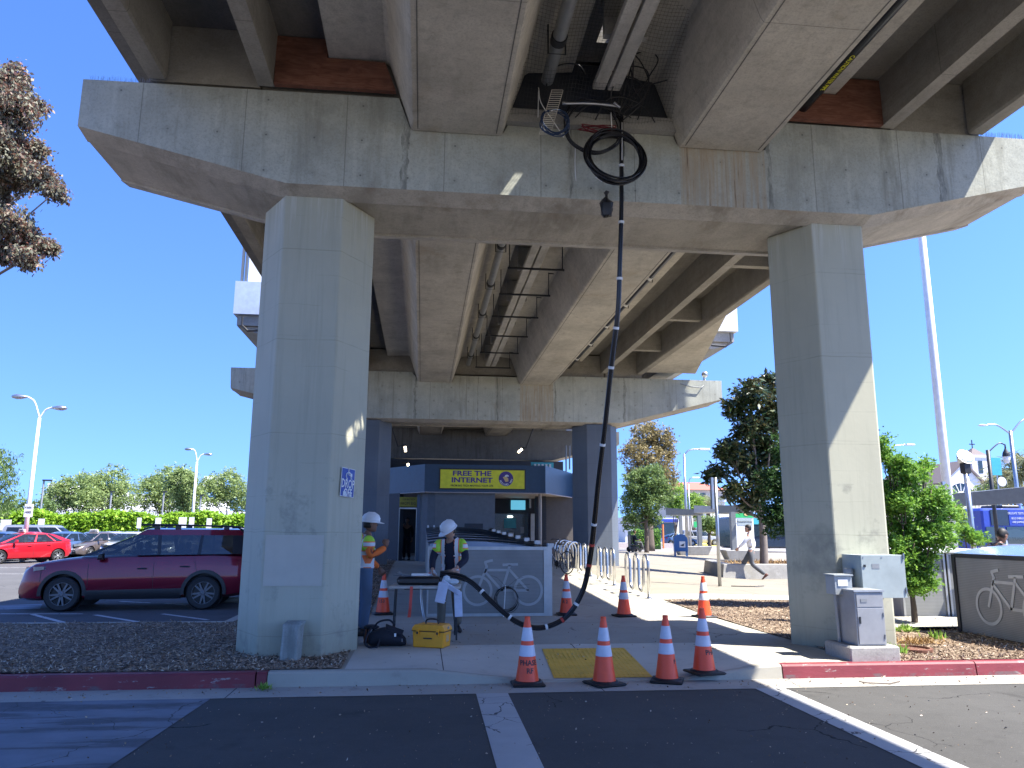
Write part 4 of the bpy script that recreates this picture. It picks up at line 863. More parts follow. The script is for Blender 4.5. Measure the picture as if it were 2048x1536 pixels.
hc = thing('cable_bundle', tuple(cp[0]), 'thick black cable bundle hanging from the viaduct and looping across the paving to the table', 'cable')
offs = [(0, .0), (1, 0), (1, 72), (1, 144), (1, 216), (1, 288)]
for k, (m, a) in enumerate(offs):
    b = MB(); pts = []
    for i, p in enumerate(cp):
        t = (cp[min(i+1, len(cp)-1)]-cp[max(i-1, 0)]).normalized(); u = Vector((0, 1, 0)).cross(t).normalized(); w = t.cross(u); f = i/len(cp)
        rr = .020*m*(.65+.5*min(1, f*2.0)) if f < .9 else .020*m*1.6; ang = R_(a)+f*2.2; pts.append(p+u*rr*math.cos(ang)+w*rr*math.sin(ang))
    b.tube(pts, .0155, 8); b.build('cable_strand', 'cable_black', hc, smooth='all')
def band(i, mt, L=.035, r=.040):
    a = cp[i]; d = (cp[min(i+1, len(cp)-1)]-cp[i-1]).normalized(); b = MB(); b.tube([a-d*L/2, a+d*L/2], r, 12); b.build('tape_band', mt, hc, smooth=True)
def near(py, after=0):
    return min(range(after, len(cp)), key=lambda i: abs(768-FPX*((cp[i]-CP).dot(CU))/((cp[i]-CP).dot(CF))-py))
lowi = near(1258)
for py, mt in ((330, 'white_tape'), (440, 'white_tape'), (560, 'white_tape'), (652, 'white_tape'), (742, 'white_tape'), (895, 'white_tape'), (1050, 'white_tape'), (1088, 'red_tape'), (1130, 'red_tape')): band(near(py), mt)
for i, mt in ((lowi-14, 'white_tape'), (lowi-8, 'red_tape'), (lowi-3, 'white_tape'), (lowi+3, 'red_tape'), (lowi+9, 'white_tape'), (lowi+19, 'white_tape')):
    if 0 < i < len(cp)-1: band(i, mt)
def coil(name, lab, c, R, n, r, mt, parent=None, spread=.05, sy=1.0, tilt=0.1, seed=1, y=.0):
    rn = random.Random(seed); t = thing(name, tuple(c), lab, 'cable coil')
    for k in range(n):
        ox, oz, RR = rn.uniform(-spread, spread), rn.uniform(-spread, spread)*1.3, R*rn.uniform(.88, 1.04); ph = rn.random()*6; yy = rn.uniform(-.04, .04); b = MB()
        b.tube([(c[0]+ox+RR*math.cos(a), c[1]+yy+.04*math.sin(a*2+ph)+tilt*math.sin(a), c[2]+oz+RR*sy*math.sin(a)) for a in [2*math.pi*i/40 for i in range(40)]], r, 7, closed=True); b.build('cable_loop', mt, t, smooth='all')
    return t
c1 = ony(1230, 314, 9.30); ct = coil('cable_coil', 'large coil of thick black cable hanging on the front cap', c1, .385, 12, .0145, 'cable_black', spread=.022, sy=1.08)
for a in (-.4, -1.0, -2.2): 
    b = MB(); p = c1+Vector((.365*math.cos(a), -.03, .365*1.08*math.sin(a))); b.obox(p, (.05, .07, .10), ry=-a); b.build('tape_band', 'white_tape', ct)
c2 = ony(1186, 250, 9.38); coil('cable_coil', 'looser black and blue cable coil left of the large one on the front cap', c2, .40, 5, .010, 'cable_black', spread=.03, tilt=.02, seed=5)
c3 = ony(1110, 245, 9.25); coil('cable_coil', 'small coil of blue cable behind the netting', c3, .20, 6, .007, 'blue_cable', spread=.02, tilt=.03, seed=8)
c4 = ony(1195, 258, 9.44); coil('cable_coil', 'bundle of dark red cables lying on the cap ledge', c4, .25, 5, .006, 'red_cable', spread=.02, sy=.25, tilt=.03, seed=9)
# loose cables rising under the deck
def wires(name, lab, paths, r, mt='cable_black', cat='cables'):
    p0 = paths[0][0]; t = thing(name, tuple(ony(*p0)), lab, cat)
    for p in paths:
        b = MB(); b.tube(spline([ony(*q) for q in p], 7), r, 6); b.build('cable_strand', mt, t, smooth='all')
    return t
wires('loose_cable', 'loose black cables looping beside the concrete troughs under the near deck', [
    [(1232, 235, 9.4), (1262, 180, 9.2), (1268, 110, 8.8), (1285, 40, 8.2), (1298, -20, 7.8)], [(1236, 235, 9.4), (1258, 150, 9.1), (1275, 80, 8.6), (1290, 0, 7.9)], [(1240, 235, 9.4), (1270, 200, 9.3), (1300, 150, 9.1), (1316, 120, 9.0), (1300, 103, 9.0), (1270, 108, 9.0), (1245, 120, 9.0)],
    [(1225, 150, 9.1), (1262, 133, 9.0), (1292, 140, 9.05), (1296, 165, 9.2), (1270, 185, 9.3), (1252, 215, 9.4)], [(1228, 240, 9.4), (1245, 170, 9.2), (1262, 95, 8.7), (1280, 30, 8.2), (1290, -10, 7.8)], [(1210, 148, 9.1), (1240, 142, 9.0), (1256, 165, 9.2), (1262, 200, 9.35)], [(1275, 175, 9.3), (1305, 168, 9.2), (1335, 160, 9.1)], [(1232, 240, 9.35), (1222, 190, 9.2), (1240, 155, 9.1), (1275, 160, 9.1), (1290, 190, 9.2), (1262, 215, 9.3), (1240, 190, 9.25)], [(1246, 240, 9.38), (1280, 210, 9.3), (1298, 170, 9.2), (1285, 130, 9.1), (1262, 95, 8.8), (1258, 40, 8.3)], [(1190, 240, 9.35), (1215, 200, 9.2), (1250, 195, 9.2), (1290, 215, 9.3), (1310, 245, 9.38)], [(1150, 235, 9.35), (1180, 210, 9.25), (1225, 220, 9.3), (1262, 235, 9.38)], [(1262, 140, 9.0), (1268, 175, 9.1), (1285, 205, 9.3), (1275, 240, 9.38)]], .0095)
wires('loose_cable', 'single black cable arching out of the grey pipe near the netting', [[(1092, 180, 9.3), (1097, 155, 9.2), (1112, 134, 9.1), (1135, 127, 9.0), (1158, 131, 9.0), (1172, 148, 9.1)]], .009)
wires('dangling_string', 'thin white cords dangling in front of the cap below the netting', [[(1077, 175, 9.2), (1082, 205, 9.2), (1105, 240, 9.3), (1128, 275, 9.4)], [(1077, 180, 9.2), (1076, 235, 9.3)], [(1151, 290, 9.45), (1150, 330, 9.5), (1152, 362, 9.5)], [(1222, 225, 9.3), (1224, 265, 9.4)], [(1244, 245, 9.35), (1244, 320, 9.35)]], .006, 'white_tape', 'cord')
wires('steel_bracket', 'grey steel bracket bar holding the cables on the cap ledge', [[(1125, 207, 9.2), (1180, 207, 9.2), (1235, 212, 9.2)], [(1228, 205, 9.15), (1240, 215, 9.15)]], .02, 'galv', 'bracket')
# expanded-metal strip hanging out of the netting
b = MB(); p0, p1 = ony(1115, 180, 9.15), ony(1090, 268, 9.3)
for k in range(22):
    c = p0.lerp(p1, k/21); b.obox(c, (.15, .006, .007), ry=R_(-4))
for sx in (-.075, .075): b.tube([p0+Vector((sx, 0, 0)), p1+Vector((sx, 0, 0))], .005, 4)
tag(b.build('metal_mesh_strip', 'cream'), 'torn strip of expanded metal mesh dangling from the netting', 'metal mesh')
# knotted black plastic bag over the cable ends
c = ony(1213, 410, 9.30); t = thing('plastic_bag', tuple(c), 'small black plastic bag tied below the large cable coil', 'plastic bag'); b = MB(); rn = random.Random(4); rings = []
for z, r in ((-.17, .02), (-.15, .06), (-.10, .085), (-.04, .095), (.02, .08), (.07, .05), (.11, .018), (.15, .015), (.18, .035)):
    rings.append([(c.x+r*(1+.25*rn.uniform(-1, 1))*math.cos(q), c.y+r*.8*(1+.25*rn.uniform(-1, 1))*math.sin(q), c.z+z+.012*rn.uniform(-1, 1)) for q in [2*math.pi*k/11 for k in range(11)]])
b.loft(rings); b.build('bag', 'black_plastic', t, smooth=15)
# ------------------------------------------------------------------ folding table and what lies on it
tb = thing('folding_table', (.08, 11.45, .15), 'grey folding work table with thin dark legs under the cable splice', 'table')
b = MB(); b.obox((.08, 11.45, .865), (1.0, .60, .035), R_(-4), bev=.01); b.build('tabletop', 'table_top', tb)
for sx in (-1, 1):
    for sy in (-1, 1):
        x, y = .08+sx*.42, 11.45+sy*.27; b = MB(); b.tube([(x, y, .85), (x+sx*.02, y, .155)], .012, 8); b.build('leg', 'dark_metal', tb)
    x = .08+sx*.425; b = MB(); b.tube([(x, 11.18, .42), (x, 11.72, .42)], .01, 6); b.build('crossbar', 'dark_metal', tb)
b = MB(); b.tube([(-.22, 11.25, .84), (.38, 11.25, .84)], .008, 6); b.build('rail', 'dark_metal', tb)
t = thing('splice_closure', (.05, 11.45, .885), 'black splice enclosure lying open on the folding table', 'splice case')
b = MB(); b.obox((-.02, 11.47, .945), (.62, .22, .11), R_(-4), bev=.03); b.build('housing', 'black_plastic', t, smooth=30)
b = MB(); b.obox((.0, 11.40, 1.03), (.26, .06, .035), R_(-3), bev=.006); b.build('splice_tray', 'white_tape', t); b = MB(); b.obox((.13, 11.398, 1.052), (.035, .064, .012), R_(-3)); b.build('tape', 'red_tape', t)
rn = random.Random(6)
for k in range(14):
    b = MB(); a = rn.uniform(-1, 1); e = Vector((-.34+rn.uniform(-.06, .06), 11.42+rn.uniform(-.12, .12), 1.0+rn.uniform(-.10, .12))); m_p = Vector((-.2, 11.43+.03*a, 1.0+.03*a)); b.tube(spline([(-.08, 11.42, 1.0), m_p, e], 5), .0028, 4); b.build('wire', 'pipe_grey' if k % 3 else 'blue_cable', t)
for nm, c, sz, ry, lab in (('foam_pad', (.30, 11.12, .80), (.14, .03, .28), R_(12), 'white ridged pad hanging over the table edge, nearest the worker'), ('foam_pad', (.42, 11.14, .87), (.30, .04, .07), R_(32), 'long white ridged pad slanting down from the table corner'), ('foam_pad', (.535, 11.16, .64), (.11, .03, .34), R_(-3), 'white ridged pad hanging vertically at the right table leg')):
    b = MB(); b.obox(c, sz, ry=ry, bev=.008)
    for k in range(7): b.obox((c[0], c[1]-sz[1]/2-.004, c[2]+(k-3)*sz[2]/8), (sz[0]*.8, .008, sz[2]/20), ry=ry)
    tag(b.build(nm, 'pad'), lab, 'pad', 'ridged pads on the table edge')
b = MB(); b.loft([[(-.14, 11.14, .885), (-.10, 11.14, .885), (-.10, 11.135, .885), (-.14, 11.135, .885)], [(-.15, 11.12, .60), (-.11, 11.12, .60), (-.11, 11.115, .60), (-.15, 11.115, .60)], [(-.165, 11.13, .47), (-.12, 11.13, .47), (-.12, 11.125, .47), (-.165, 11.125, .47)]]); tag(b.build('red_strap', 'red_tape'), 'red strap hanging from the front edge of the table', 'strap')
b = MB(); b.tube(spline([(.0, 11.13, .90), (.01, 11.12, .70), (.06, 11.05, .45), (.16, 10.75, .28)], 6), .006, 5); b.tube(spline([(.02, 11.13, .90), (.03, 11.12, .70), (.08, 11.05, .45), (.18, 10.76, .28)], 6), .004, 5); tag(b.build('hanging_wire', 'galv'), 'pale wire hanging from the table down to the toolbox', 'wire')
b = MB(); b.ball((.45, 11.33, .935), (.10, .06, .045), 7, 5); b.ball((.37, 11.34, .965), (.06, .05, .06), 6, 4); tag(b.build('rag', 'glove', smooth=20), 'crumpled pale blue cloth on the table in front of the bending worker', 'cloth')
# ------------------------------------------------------------------ yellow toolbox
def toolbox():
    t = local('toolbox', 'yellow hard plastic toolbox with black handle on the pavement', 'toolbox')
    b = MB(); b.prism([(-.21, 0), (.21, 0), (.225, .20), (-.225, .20)], 'y', -.13, .13); b.build('body', 'yellow_box', t, bevel=.014)
    b = MB(); b.prism([(-.235, .205), (.235, .205), (.228, .245), (.19, .285), (-.19, .285), (-.228, .245)], 'y', -.14, .14); b.build('lid', 'yellow_box', t, bevel=.012)
    b = MB(); b.box(-.232, .232, -.137, .137, .1985, .2065); b.build('seal', 'black_rubber', t)
    b = MB(); b.tube(spline([(-.09, 0, .28), (-.085, 0, .325), (-.04, 0, .345), (.04, 0, .345), (.085, 0, .325), (.09, 0, .28)], 4), .011, 8); b.build('handle', 'black_plastic', t, smooth='all')
    for x in (-.14, .14):
        b = MB(); b.box(x-.018, x+.018, -.160, -.139, .15, .235, .004); b.build('latch', 'yellow_box', t); b = MB(); b.box(x-.012, x+.012, -.163, -.1602, .17, .20); b.build('latch_hook', 'black_plastic', t)
    b = MB(); b.box(-.06, .06, -.147, -.1405, .11, .125); b.build('slot', 'black_plastic', t); b = MB(); b.box(.232, .2345, -.03, .03, .225, .26, .001); b.build('logo_plate', 'galv', t)
    b = MB()
    for k in range(5): b.box(.2195+k*.0, .2225, -.045, .045, .075+k*.018, .083+k*.018)
    b.build('label', 'tan_panel', t)
    return t
place(toolbox(), (.17, 10.62, .156), R_(-24))
# ------------------------------------------------------------------ black tool bag
c = Vector((-.42, 10.72, .15)); t = thing('tool_bag', tuple(c), 'slumped black fabric bag with loop straps beside the left column', 'bag'); rn = random.Random(11); rings = []
for u in np.linspace(0, 1, 10):
    x = c.x-.24+.50*u; hh = .09+.17*math.sin(math.pi*min(1, u*.8+.2))*(.8+.3*u); w = .11+.05*math.sin(math.pi*u); rings.append([(x+rn.uniform(-.01, .01), c.y+w*math.cos(q)*(1+rn.uniform(-.08, .08)), .156+max(0, hh*(.5+.5*math.sin(q)))*(1+rn.uniform(-.06, .06))) for q in [2*math.pi*k/14 for k in range(14)]])
b = MB(); b.loft(rings); b.build('bag_body', 'black_cloth', t, smooth=50, sub=1)
b = MB(); b.add([(c.x-.02, c.y-.12, .36), (c.x+.20, c.y-.14, .30), (c.x+.22, c.y+.08, .33), (c.x-.02, c.y+.06, .42), (c.x-.02, c.y-.12, .372), (c.x+.20, c.y-.14, .312), (c.x+.22, c.y+.08, .342), (c.x-.02, c.y+.06, .432)], [(0, 3, 2, 1), (4, 5, 6, 7), (0, 1, 5, 4), (1, 2, 6, 5), (2, 3, 7, 6), (3, 0, 4, 7)]); b.build('flap', 'black_cloth', t, bevel=.01)
for pts in ([(-.20, -.12, .24), (-.26, -.17, .12), (-.25, -.19, .03), (-.12, -.19, .01), (-.08, -.13, .12)], [(.10, .0, .26), (.02, -.03, .33), (-.12, -.02, .30), (-.18, -.01, .2)]):
    b = MB(); b.tube(spline([(c.x+p[0], c.y+p[1], .156+p[2]) for p in pts], 5), .014, 6); b.build('strap', 'black_cloth', t, smooth='all')
b = MB(); b.box(c.x+.10, c.x+.125, c.y-.155, c.y-.145, .29, .33); b.build('tag', 'white_tape', t); b = MB(); b.box(c.x+.20, c.x+.206, c.y-.13, c.y-.12, .22, .26); b.build('zip_pull', 'galv', t)
c = Vector((-.66, 10.95, .15)); t = thing('tool_belt', tuple(c), 'small dark tool belt lying behind the black bag', 'tool belt'); b = MB(); b.ball((c.x, c.y, .26), (.09, .11, .11), 9, 6); b.ball((c.x+.02, c.y-.02, .37), (.11, .12, .035), 9, 5); b.build('pouch', 'black_cloth', t, smooth='all')
for q in ((-.04, -.1), (.03, -.12), (.0, -.08)):
    b = MB(); b.tube([(c.x+q[0], c.y+q[1], .36), (c.x+q[0]-.02, c.y+q[1]-.03, .18)], .012, 6); b.build('tool', 'galv' if q[0] > 0 else 'rust', t)
# ------------------------------------------------------------------ sign and small things on the left column
t = thing('parking_sign', (-1.0, 10.1, 2.2), 'blue wheelchair drop off sign with stickers, fixed to the left column', 'sign')
# the sign stands on the right-hand bevel of the column
a_, c_ = Vector((-1.16, 9.87, 0)), Vector((-.78, 10.5, 0)); dirv = (c_-a_).normalized(); nrm = Vector((dirv.y, -dirv.x, 0)); ang = math.atan2(dirv.y, dirv.x)
o_ = a_+dirv*.02+nrm*.012
S0 = ony(695, 965, 10.0); cz = S0.z; cpos = a_+dirv*.09+nrm*.02; cpos.z = cz
def onplane(px, py):   # point on the bevel plane
    d = ray(px, py); k = (a_-Vector((CP.x, CP.y, 0))+nrm*.02).dot(nrm)/Vector((d.x, d.y, 0)).dot(nrm); return CP+d*k
A, B = onplane(683, 935), onplane(707, 995); C_ = (A+B)/2; hw = (Vector((B.x-A.x, B.y-A.y, 0))).length/2; hh = (A.z-B.z)/2
hw = max(hw, .10); t.location = C_; t.rotation_euler = (0, R_(3), ang); t['_o'] = (0., 0., 0.)
b = MB(); b.box(-hw, hw, -.004, .004, -hh, hh); b.build('sign_plate', 'white_paint', t); b = MB(); b.box(-hw+.008, hw-.008, -.0065, -.0042, -hh+.008, hh-.008); b.build('sign_face', 'sign_blue', t)
text('DROP', .155, 'white_paint', t, (-.0, -.0085, -.02), FRONT, ext=.001, sx=hw*2/.42*.98, off=.002); text('OFF', .150, 'white_paint', t, (.01, -.0085, -.135), FRONT, ext=.001, sx=hw*2/.42*.98, off=.002)
b = MB(); k = hw/.10*.8
b.tube([(k*(.045*math.cos(q)-.0), -.009, .085+.045*math.sin(q)) for q in np.linspace(-.2, 4.3, 20)], .007, 5); b.tube([(-.005*k, -.009, .165), (-.003*k, -.009, .10), (.035*k, -.009, .095), (.05*k, -.009, .05), (.065*k, -.009, .05)], .007, 5); b.ball((-.008*k, -.009, .175), .011, 8, 5); b.build('wheelchair_symbol', 'white_paint', t)
for x, z, w, h in ((-.055, -.145, .028, .03), (.035, -.075, .016, .012), (.058, -.16, .022, .02), (.05, .10, .016, .022)):
    b = MB(); b.box(x*k-w*k, x*k+w*k, -.0115, -.0095, z-h, z+h); b.build('sticker', 'galv', t)
t = thing('post_stub', (-1.49, 9.62, .15), 'short leaning concrete marker post at the foot of the left column', 'post')
b = MB(); b.loft([[(-1.60, 9.55, .10), (-1.40, 9.53, .10), (-1.37, 9.73, .10), (-1.58, 9.74, .10)], [(-1.585, 9.60, .50), (-1.40, 9.58, .50), (-1.36, 9.76, .52), (-1.56, 9.78, .52)], [(-1.595, 9.62, .56), (-1.38, 9.60, .56), (-1.34, 9.79, .59), (-1.57, 9.81, .59)]]); b.build('post', 'conc_stub', t, bevel=.012)
# lighter repair patch on the front of the left column, scrubbed patch on the right column
b = MB(); x0, x1 = ony(518, 1130, 9.866).x, ony(645, 1130, 9.866).x; z0, z1 = ony(580, 1172, 9.866).z, ony(580, 1070, 9.866).z; b.box(max(x0, -1.89), min(x1, -1.19), 9.8635, 9.8685, z0, z1); o = b.build('paint_patch', 'paint_patch', loc=None)
tag(o, 'paler repainted rectangle on the front of the left column', 'paint patch')
# ------------------------------------------------------------------ bike lockers (left bank)
def bike_emblem(mtl, parent, cx, y, cz, s=1.0, flip=1):
    def tb(pts, r=.022): b.tube([(cx+flip*p[0]*s, y, cz+p[1]*s) for p in pts], r*s, 6)
    b = MB()
    for wx in (-.46, .46):
        n = 36; ro, ri = .27, .225
        b.loft([[(cx+flip*(wx+rr*math.cos(a))*s, y+q, cz+rr*math.sin(a)*s) for a in [2*math.pi*i/n for i in range(n)]] for rr, q in ((ro, 0.), (ro, -.004), (ri, -.004), (ri, 0.))], False, False)
    tbs = [[(-.46, 0), (-.30, .42), (-.33, .50), (-.20, .53)], [(-.32, .36), (.06, .36)], [(-.33, .33), (-.02, .0)], [(-.02, 0), (.12, .44)], [(.12, .36), (.46, 0)], [(-.02, 0), (.46, 0)], [(.0, .45), (.26, .46)]]
    for p in tbs:
        for i in range(len(p)-1):
            A = Vector((cx+flip*p[i][0]*s, 0, cz+p[i][1]*s)); B = Vector((cx+flip*p[i+1][0]*s, 0, cz+p[i+1][1]*s)); d = (B-A).normalized(); q = Vector((-d.z, 0, d.x))*.022*s; A -= d*.01; B += d*.01
            r0 = [A+q, B+q, B-q, A-q]; b.loft([[(v.x, y-.0045-.0004*i, v.z) for v in r0], [(v.x, y+.001, v.z) for v in r0]])
    return b.build('bicycle_emblem', mtl, parent)
LX0, LX1, LY = .15, 2.36, 14.25
def arch(x, base=1.36): 
    u = (x-.80); return base+.13*(1-(u/(1.60 if u > 0 else 1.1))**2)
def locker_module(i, label):
    y0 = LY+i*1.64; y1 = y0+1.61; g = GZ(1.2, y0); t = thing('bike_locker', (1.2, y0, g), label, 'bike locker', 'bike lockers in the row beside the table'); dz = g-.15
    xs = np.linspace(LX0-.03, LX1+.03, 15); vs = [];ny = 36
    for j in range(ny+1):
        y = y0+(y1-y0)*j/ny; w = .014*math.cos(2*math.pi*6*j/ny)
        for x in xs: vs.append((x, y, arch(x)+dz+w*min(1, (LX1+.1-x)*2)))
    m = MB(); n = len(xs); m.add(vs, [(j*n+k, j*n+k+1, (j+1)*n+k+1, (j+1)*n+k) for j in range(ny) for k in range(n-1)])
    m.build('roof', 'corrugated', t, smooth='all')
    b = MB(); b.box(LX1-.04, LX1+.0, y0+.02, y1-.02, g, 1.33+dz); b.build('side_panel', 'perforated', t); b = MB(); b.box(LX0+.001, LX0+.03, y0+.035, y1-.02, g, 1.33+dz); b.build('side_panel', 'perforated', t)
    b = MB(); b.box(LX1-.06, LX1+.02, y0-.01, y0+.05, g, 1.38+dz); b.box(LX1-.05, LX1+.06, y0+.0, y0+.16, 1.36+dz, 1.43+dz); b.build('frame', 'locker_frame', t)
    if i == 0:
        b = MB(); b.box(LX0, LX1-.0615, y0, y0+.03, g+.02, 1.36); b.build('front_panel', 'perforated', t)
        pts = [(x, arch(x)-.030) for x in np.linspace(LX0, LX1, 12)]; b = MB(); b.prism([(LX0, 1.362)]+[(LX1, 1.362)]+pts[::-1], 'y', y0+.01, y0+.028); b.build('gable', 'corrugated', t)
        b = MB(); b.box(LX0-.03, LX1+.02, y0-.015, y0-.002, 1.31, 1.37); b.box(LX0-.03, LX1-.0615, y0-.015, y0-.002, g, g+.05); b.box(LX0-.03, LX0-.0005, y0-.012, y0+.04, g+.052, 1.308); b.box(LX1-.13, LX1+.022, y0-.014, y0-.0105, g, 1.308); b.build('frame_trim', 'locker_frame', t)
        bike_emblem('emblem', t, ony(1006, 1180, LY).x, y0-.003, ony(1006, 1181, LY).z, 1.0)
    return t
names_ = ['nearest bike locker with a bicycle emblem, behind the bending worker', 'second', 'third', 'fourth', 'fifth', 'sixth', 'seventh', 'farthest']
for i in range(8): locker_module(i, names_[i] if i == 0 else names_[i]+' bike locker in the row beside the table, only its ridged roof visible')
cw = Vector((ony(1013, 1200, 14.1).x, 14.14, ony(1013, 1198, 14.1).z)); ct2 = coil('wire_coil', 'thin black wire coil tied to the front of the nearest bike locker', cw, .21, 6, .0045, 'cable_black', spread=.025, tilt=.02, seed=12)
b = MB(); b.tube([(cw.x-.02, 14.12, cw.z+.24), (cw.x-.03, 14.10, cw.z), (cw.x-.05, 14.12, cw.z-.32)], .010, 6); b.build('tie', 'white_tape', ct2)
for q in ((-.28, .42), (.42, .10), (.40, -.02), (.30, .36)):
    b = MB(); b.tube([(cw.x, 14.12, cw.z+.2), (cw.x+q[0]*.6, 14.09, cw.z+.2+q[1]*.4), (cw.x+q[0], 14.10, cw.z+.2+q[1]*.5)], .003, 4); b.build('wire_end', 'cable_black', ct2)
# ------------------------------------------------------------------ wave racks
def rackpath(n, r, top, low):
    p = [(0, 0)]; y = 0
    for k in range(n):
        p.append((y, top-r)); p += [(y+r-r*math.cos(a), top-r+r*math.sin(a)) for a in np.linspace(.3, math.pi-.3, 7)]; y += 2*r; p.append((y, top-r))
        if k < n-1: p.append((y, low+r)); p += [(y+r-r*math.cos(a), low+r-r*math.sin(a)) for a in np.linspace(.3, math.pi-.3, 7)]; y += 2*r; p.append((y, low+r))
    p.append((y, 0)); return p, y
def rack(label, n=3, r=.19, top=.93, low=.12, grp='wave racks along the pale paving strip'):
    t = local('bike_rack', label, 'bike rack', grp); p, L = rackpath(n, r, top, low); b = MB(); b.tube([(0, y, z) for y, z in p], .033, 12); b.build('tube', 'steel_tube', t, smooth='all')
    for y in (0, L):
        b = MB(); b.lathe([(.085, 0), (.085, .012), (.045, .02), (.038, .05)], (0, y, 0), 14); b.build('base_flange', 'galv', t)
    return t
r0 = rack('nearest wave rack of three humps, behind the front row of cones'); place(r0, (4.98, 16.95, GZ(5, 16.95)), 0)
for i, (y, lab) in enumerate([(19.95, 'second wave rack, just right of the hanging cable'), (22.75, 'third wave rack, partly behind the hanging cable')]): o = dup(r0, (4.96, y, GZ(4.9, y)), 0, lab)
def hoop(label):
    t = local('bike_hoop', label, 'bike rack', 'bike hoops near the station entrance'); b = MB(); b.tube([(-.3, 0, 0), (-.3, 0, .6)]+[(-.3*math.cos(a), 0, .6+.3*math.sin(a)) for a in np.linspace(.25, math.pi-.25, 8)]+[(.3, 0, .6), (.3, 0, 0)], .03, 10); b.build('tube', 'steel_tube', t, smooth='all'); return t
h0 = hoop('nearest bright steel bike hoop beyond the wave racks'); place(h0, (4.95, 25.2, GZ(4.9, 25.2)), R_(35))
for i in range(4): dup(h0, (4.90-.0*i, 25.75+.55*i, GZ(4.9, 25.7+.55*i)), R_(35), ['second', 'third', 'fourth', 'farthest'][i]+' bright steel bike hoop beyond the wave racks')
def bicycle(label):
    t = local('bicycle', label, 'bicycle', 'bicycles parked at the racks')
    for x in (-.52, .52):
        w = MB(); w.tube([(x+.33*math.cos(a), 0, .34+.33*math.sin(a)) for a in np.linspace(0, 2*math.pi, 29)[:-1]], .018, 6, closed=True); wo = w.build('wheel', 'black_rubber', t, smooth='all'); wo['_o'] = (0., 0., 0.)
        s = MB()
        for a in np.linspace(0, math.pi, 8)[:-1]: s.tube([(x-.31*math.cos(a), 0, .34-.31*math.sin(a)), (x+.31*math.cos(a), 0, .34+.31*math.sin(a))], .002, 3)
        s.build('spokes', 'galv', wo)
    b = MB(); P = dict(h=(.33, 0, .80), h2=(.36, 0, .70), s=(-.17, 0, .85), bb=(-.06, 0, .30), r=(-.52, 0, .34), f=(.52, 0, .34), s1=(-.13, 0, .66))
    for a, c in (('h', 's1'), ('h2', 'bb'), ('bb', 's'), ('bb', 'r'), ('s1', 'r')): b.tube([P[a], P[c]], .017, 8)
    b.build('frame', 'galv', t); b = MB(); b.tube([(.30, 0, .92), (.36, 0, .70), (.44, 0, .52), (.52, 0, .34)], .014, 8); b.build('fork', 'black_plastic', t)
    b = MB(); b.tube([(.32, -.30, .95), (.36, -.18, .97), (.30, 0, .93), (.36, .18, .97), (.32, .30, .95)], .013, 8); b.build('handlebar', 'black_plastic', t, smooth='all')
    b = MB(); b.loft([[(-.32, -.07, .86), (-.32, .07, .86), (-.32, .07, .90), (-.32, -.07, .90)], [(-.04, -.02, .87), (-.04, .02, .87), (-.04, .02, .90), (-.04, -.02, .90)]]); b.build('saddle', 'black_plastic', t, bevel=.012)
    b = MB(); b.lathe([(.09, -.004), (.09, .004)], (-.06, .03, .30), 16, 'y'); b.tube([(-.06, .05, .30), (-.06, .05, .14)], .01, 6); b.tube([(-.06, -.05, .30), (-.06, -.05, .46)], .01, 6); b.build('crank', 'dark_metal', t)
    return t
b0 = bicycle('bicycle with raised handlebar leaning behind the right end of the bike lockers'); place(b0, (4.15, 24.0, GZ(4.1, 24)), R_(118)); dup(b0, (4.75, 26.2, GZ(4.7, 26)), R_(100), 'bicycle parked among the bright steel hoops'); 
# ------------------------------------------------------------------ station entrance
FZ = .44
st = thing('station_building', (2.2, 34, FZ), 'station entrance with blue fascia band and dark grey walls under the viaduct', 'station')
def wall(name, pts, z0, z1, mt, th=.12):
    b = MB()
    for i in range(len(pts)-1):
        A, B = Vector(pts[i]+(0,)), Vector(pts[i+1]+(0,)); d = (B-A).normalized(); n = Vector((-d.y, d.x, 0))*th; r = [A, B, B+n, A+n]; b.loft([[(v.x, v.y, z0) for v in r], [(v.x, v.y, z1) for v in r]])
    return b.build(name, mt, st)
wall('fascia', [(-1.75, 33.2), (.06, 30.5), (4.85, 30.5), (6.75, 34.4), (7.6, 34.4)], 3.14, 4.22, 'blue_band')
b = MB(); b.loft([[(x, y, z) for x, y in ((-1.7, 33.4), (.1, 30.62), (4.8, 30.62), (6.7, 34.5), (7.6, 36.5), (-1.7, 36.5))] for z in (3.155, 3.22)]); b.build('soffit', 'pink_soffit', st)
b = MB(); b.loft([[(x, y, z) for x, y in ((-1.74, 33.15), (.05, 30.44), (4.86, 30.44), (6.78, 34.3), (7.6, 34.3), (7.6, 34.4), (6.7, 34.42), (4.82, 30.499), (.08, 30.499), (-1.70, 33.2))] for z in (3.11, 3.138)]); b.build('drip_edge', 'pink_soffit', st)
b = MB()
for x in (.62, 1.8, 3.0, 4.2): b.box(x, x+.008, 30.494, 30.498, 3.16, 4.2)
b.build('panel_joint', 'dark_wall', st)
wall('front_wall', [(-.10, 31.6), (.0, 31.15), (.2, 30.85), (.5, 30.72), (2.86, 30.72)], FZ, 3.14, 'grey_wall', .15)
wall('side_wall', [(2.86, 30.72), (2.90, 34.6)], FZ, 3.14, 'grey_wall', .1)
b = MB(); xa, xb = ony(945, 1050, 30.7).x, ony(965, 1050, 30.7).x; b.box(ony(929, 1050, 30.7).x, ony(966, 1050, 30.7).x, 30.705, 30.719, 1.55, ony(950, 1047, 30.7).z); b.build('hatch', 'dark_wall', st)
for px in (856, 868, 881):
    b = MB(); P = ony(px, 1054, 30.68); b.box(P.x-.035, P.x+.035, 30.70, 30.719, P.z-.07, P.z+.07); b.build('wall_light', 'plate', st)
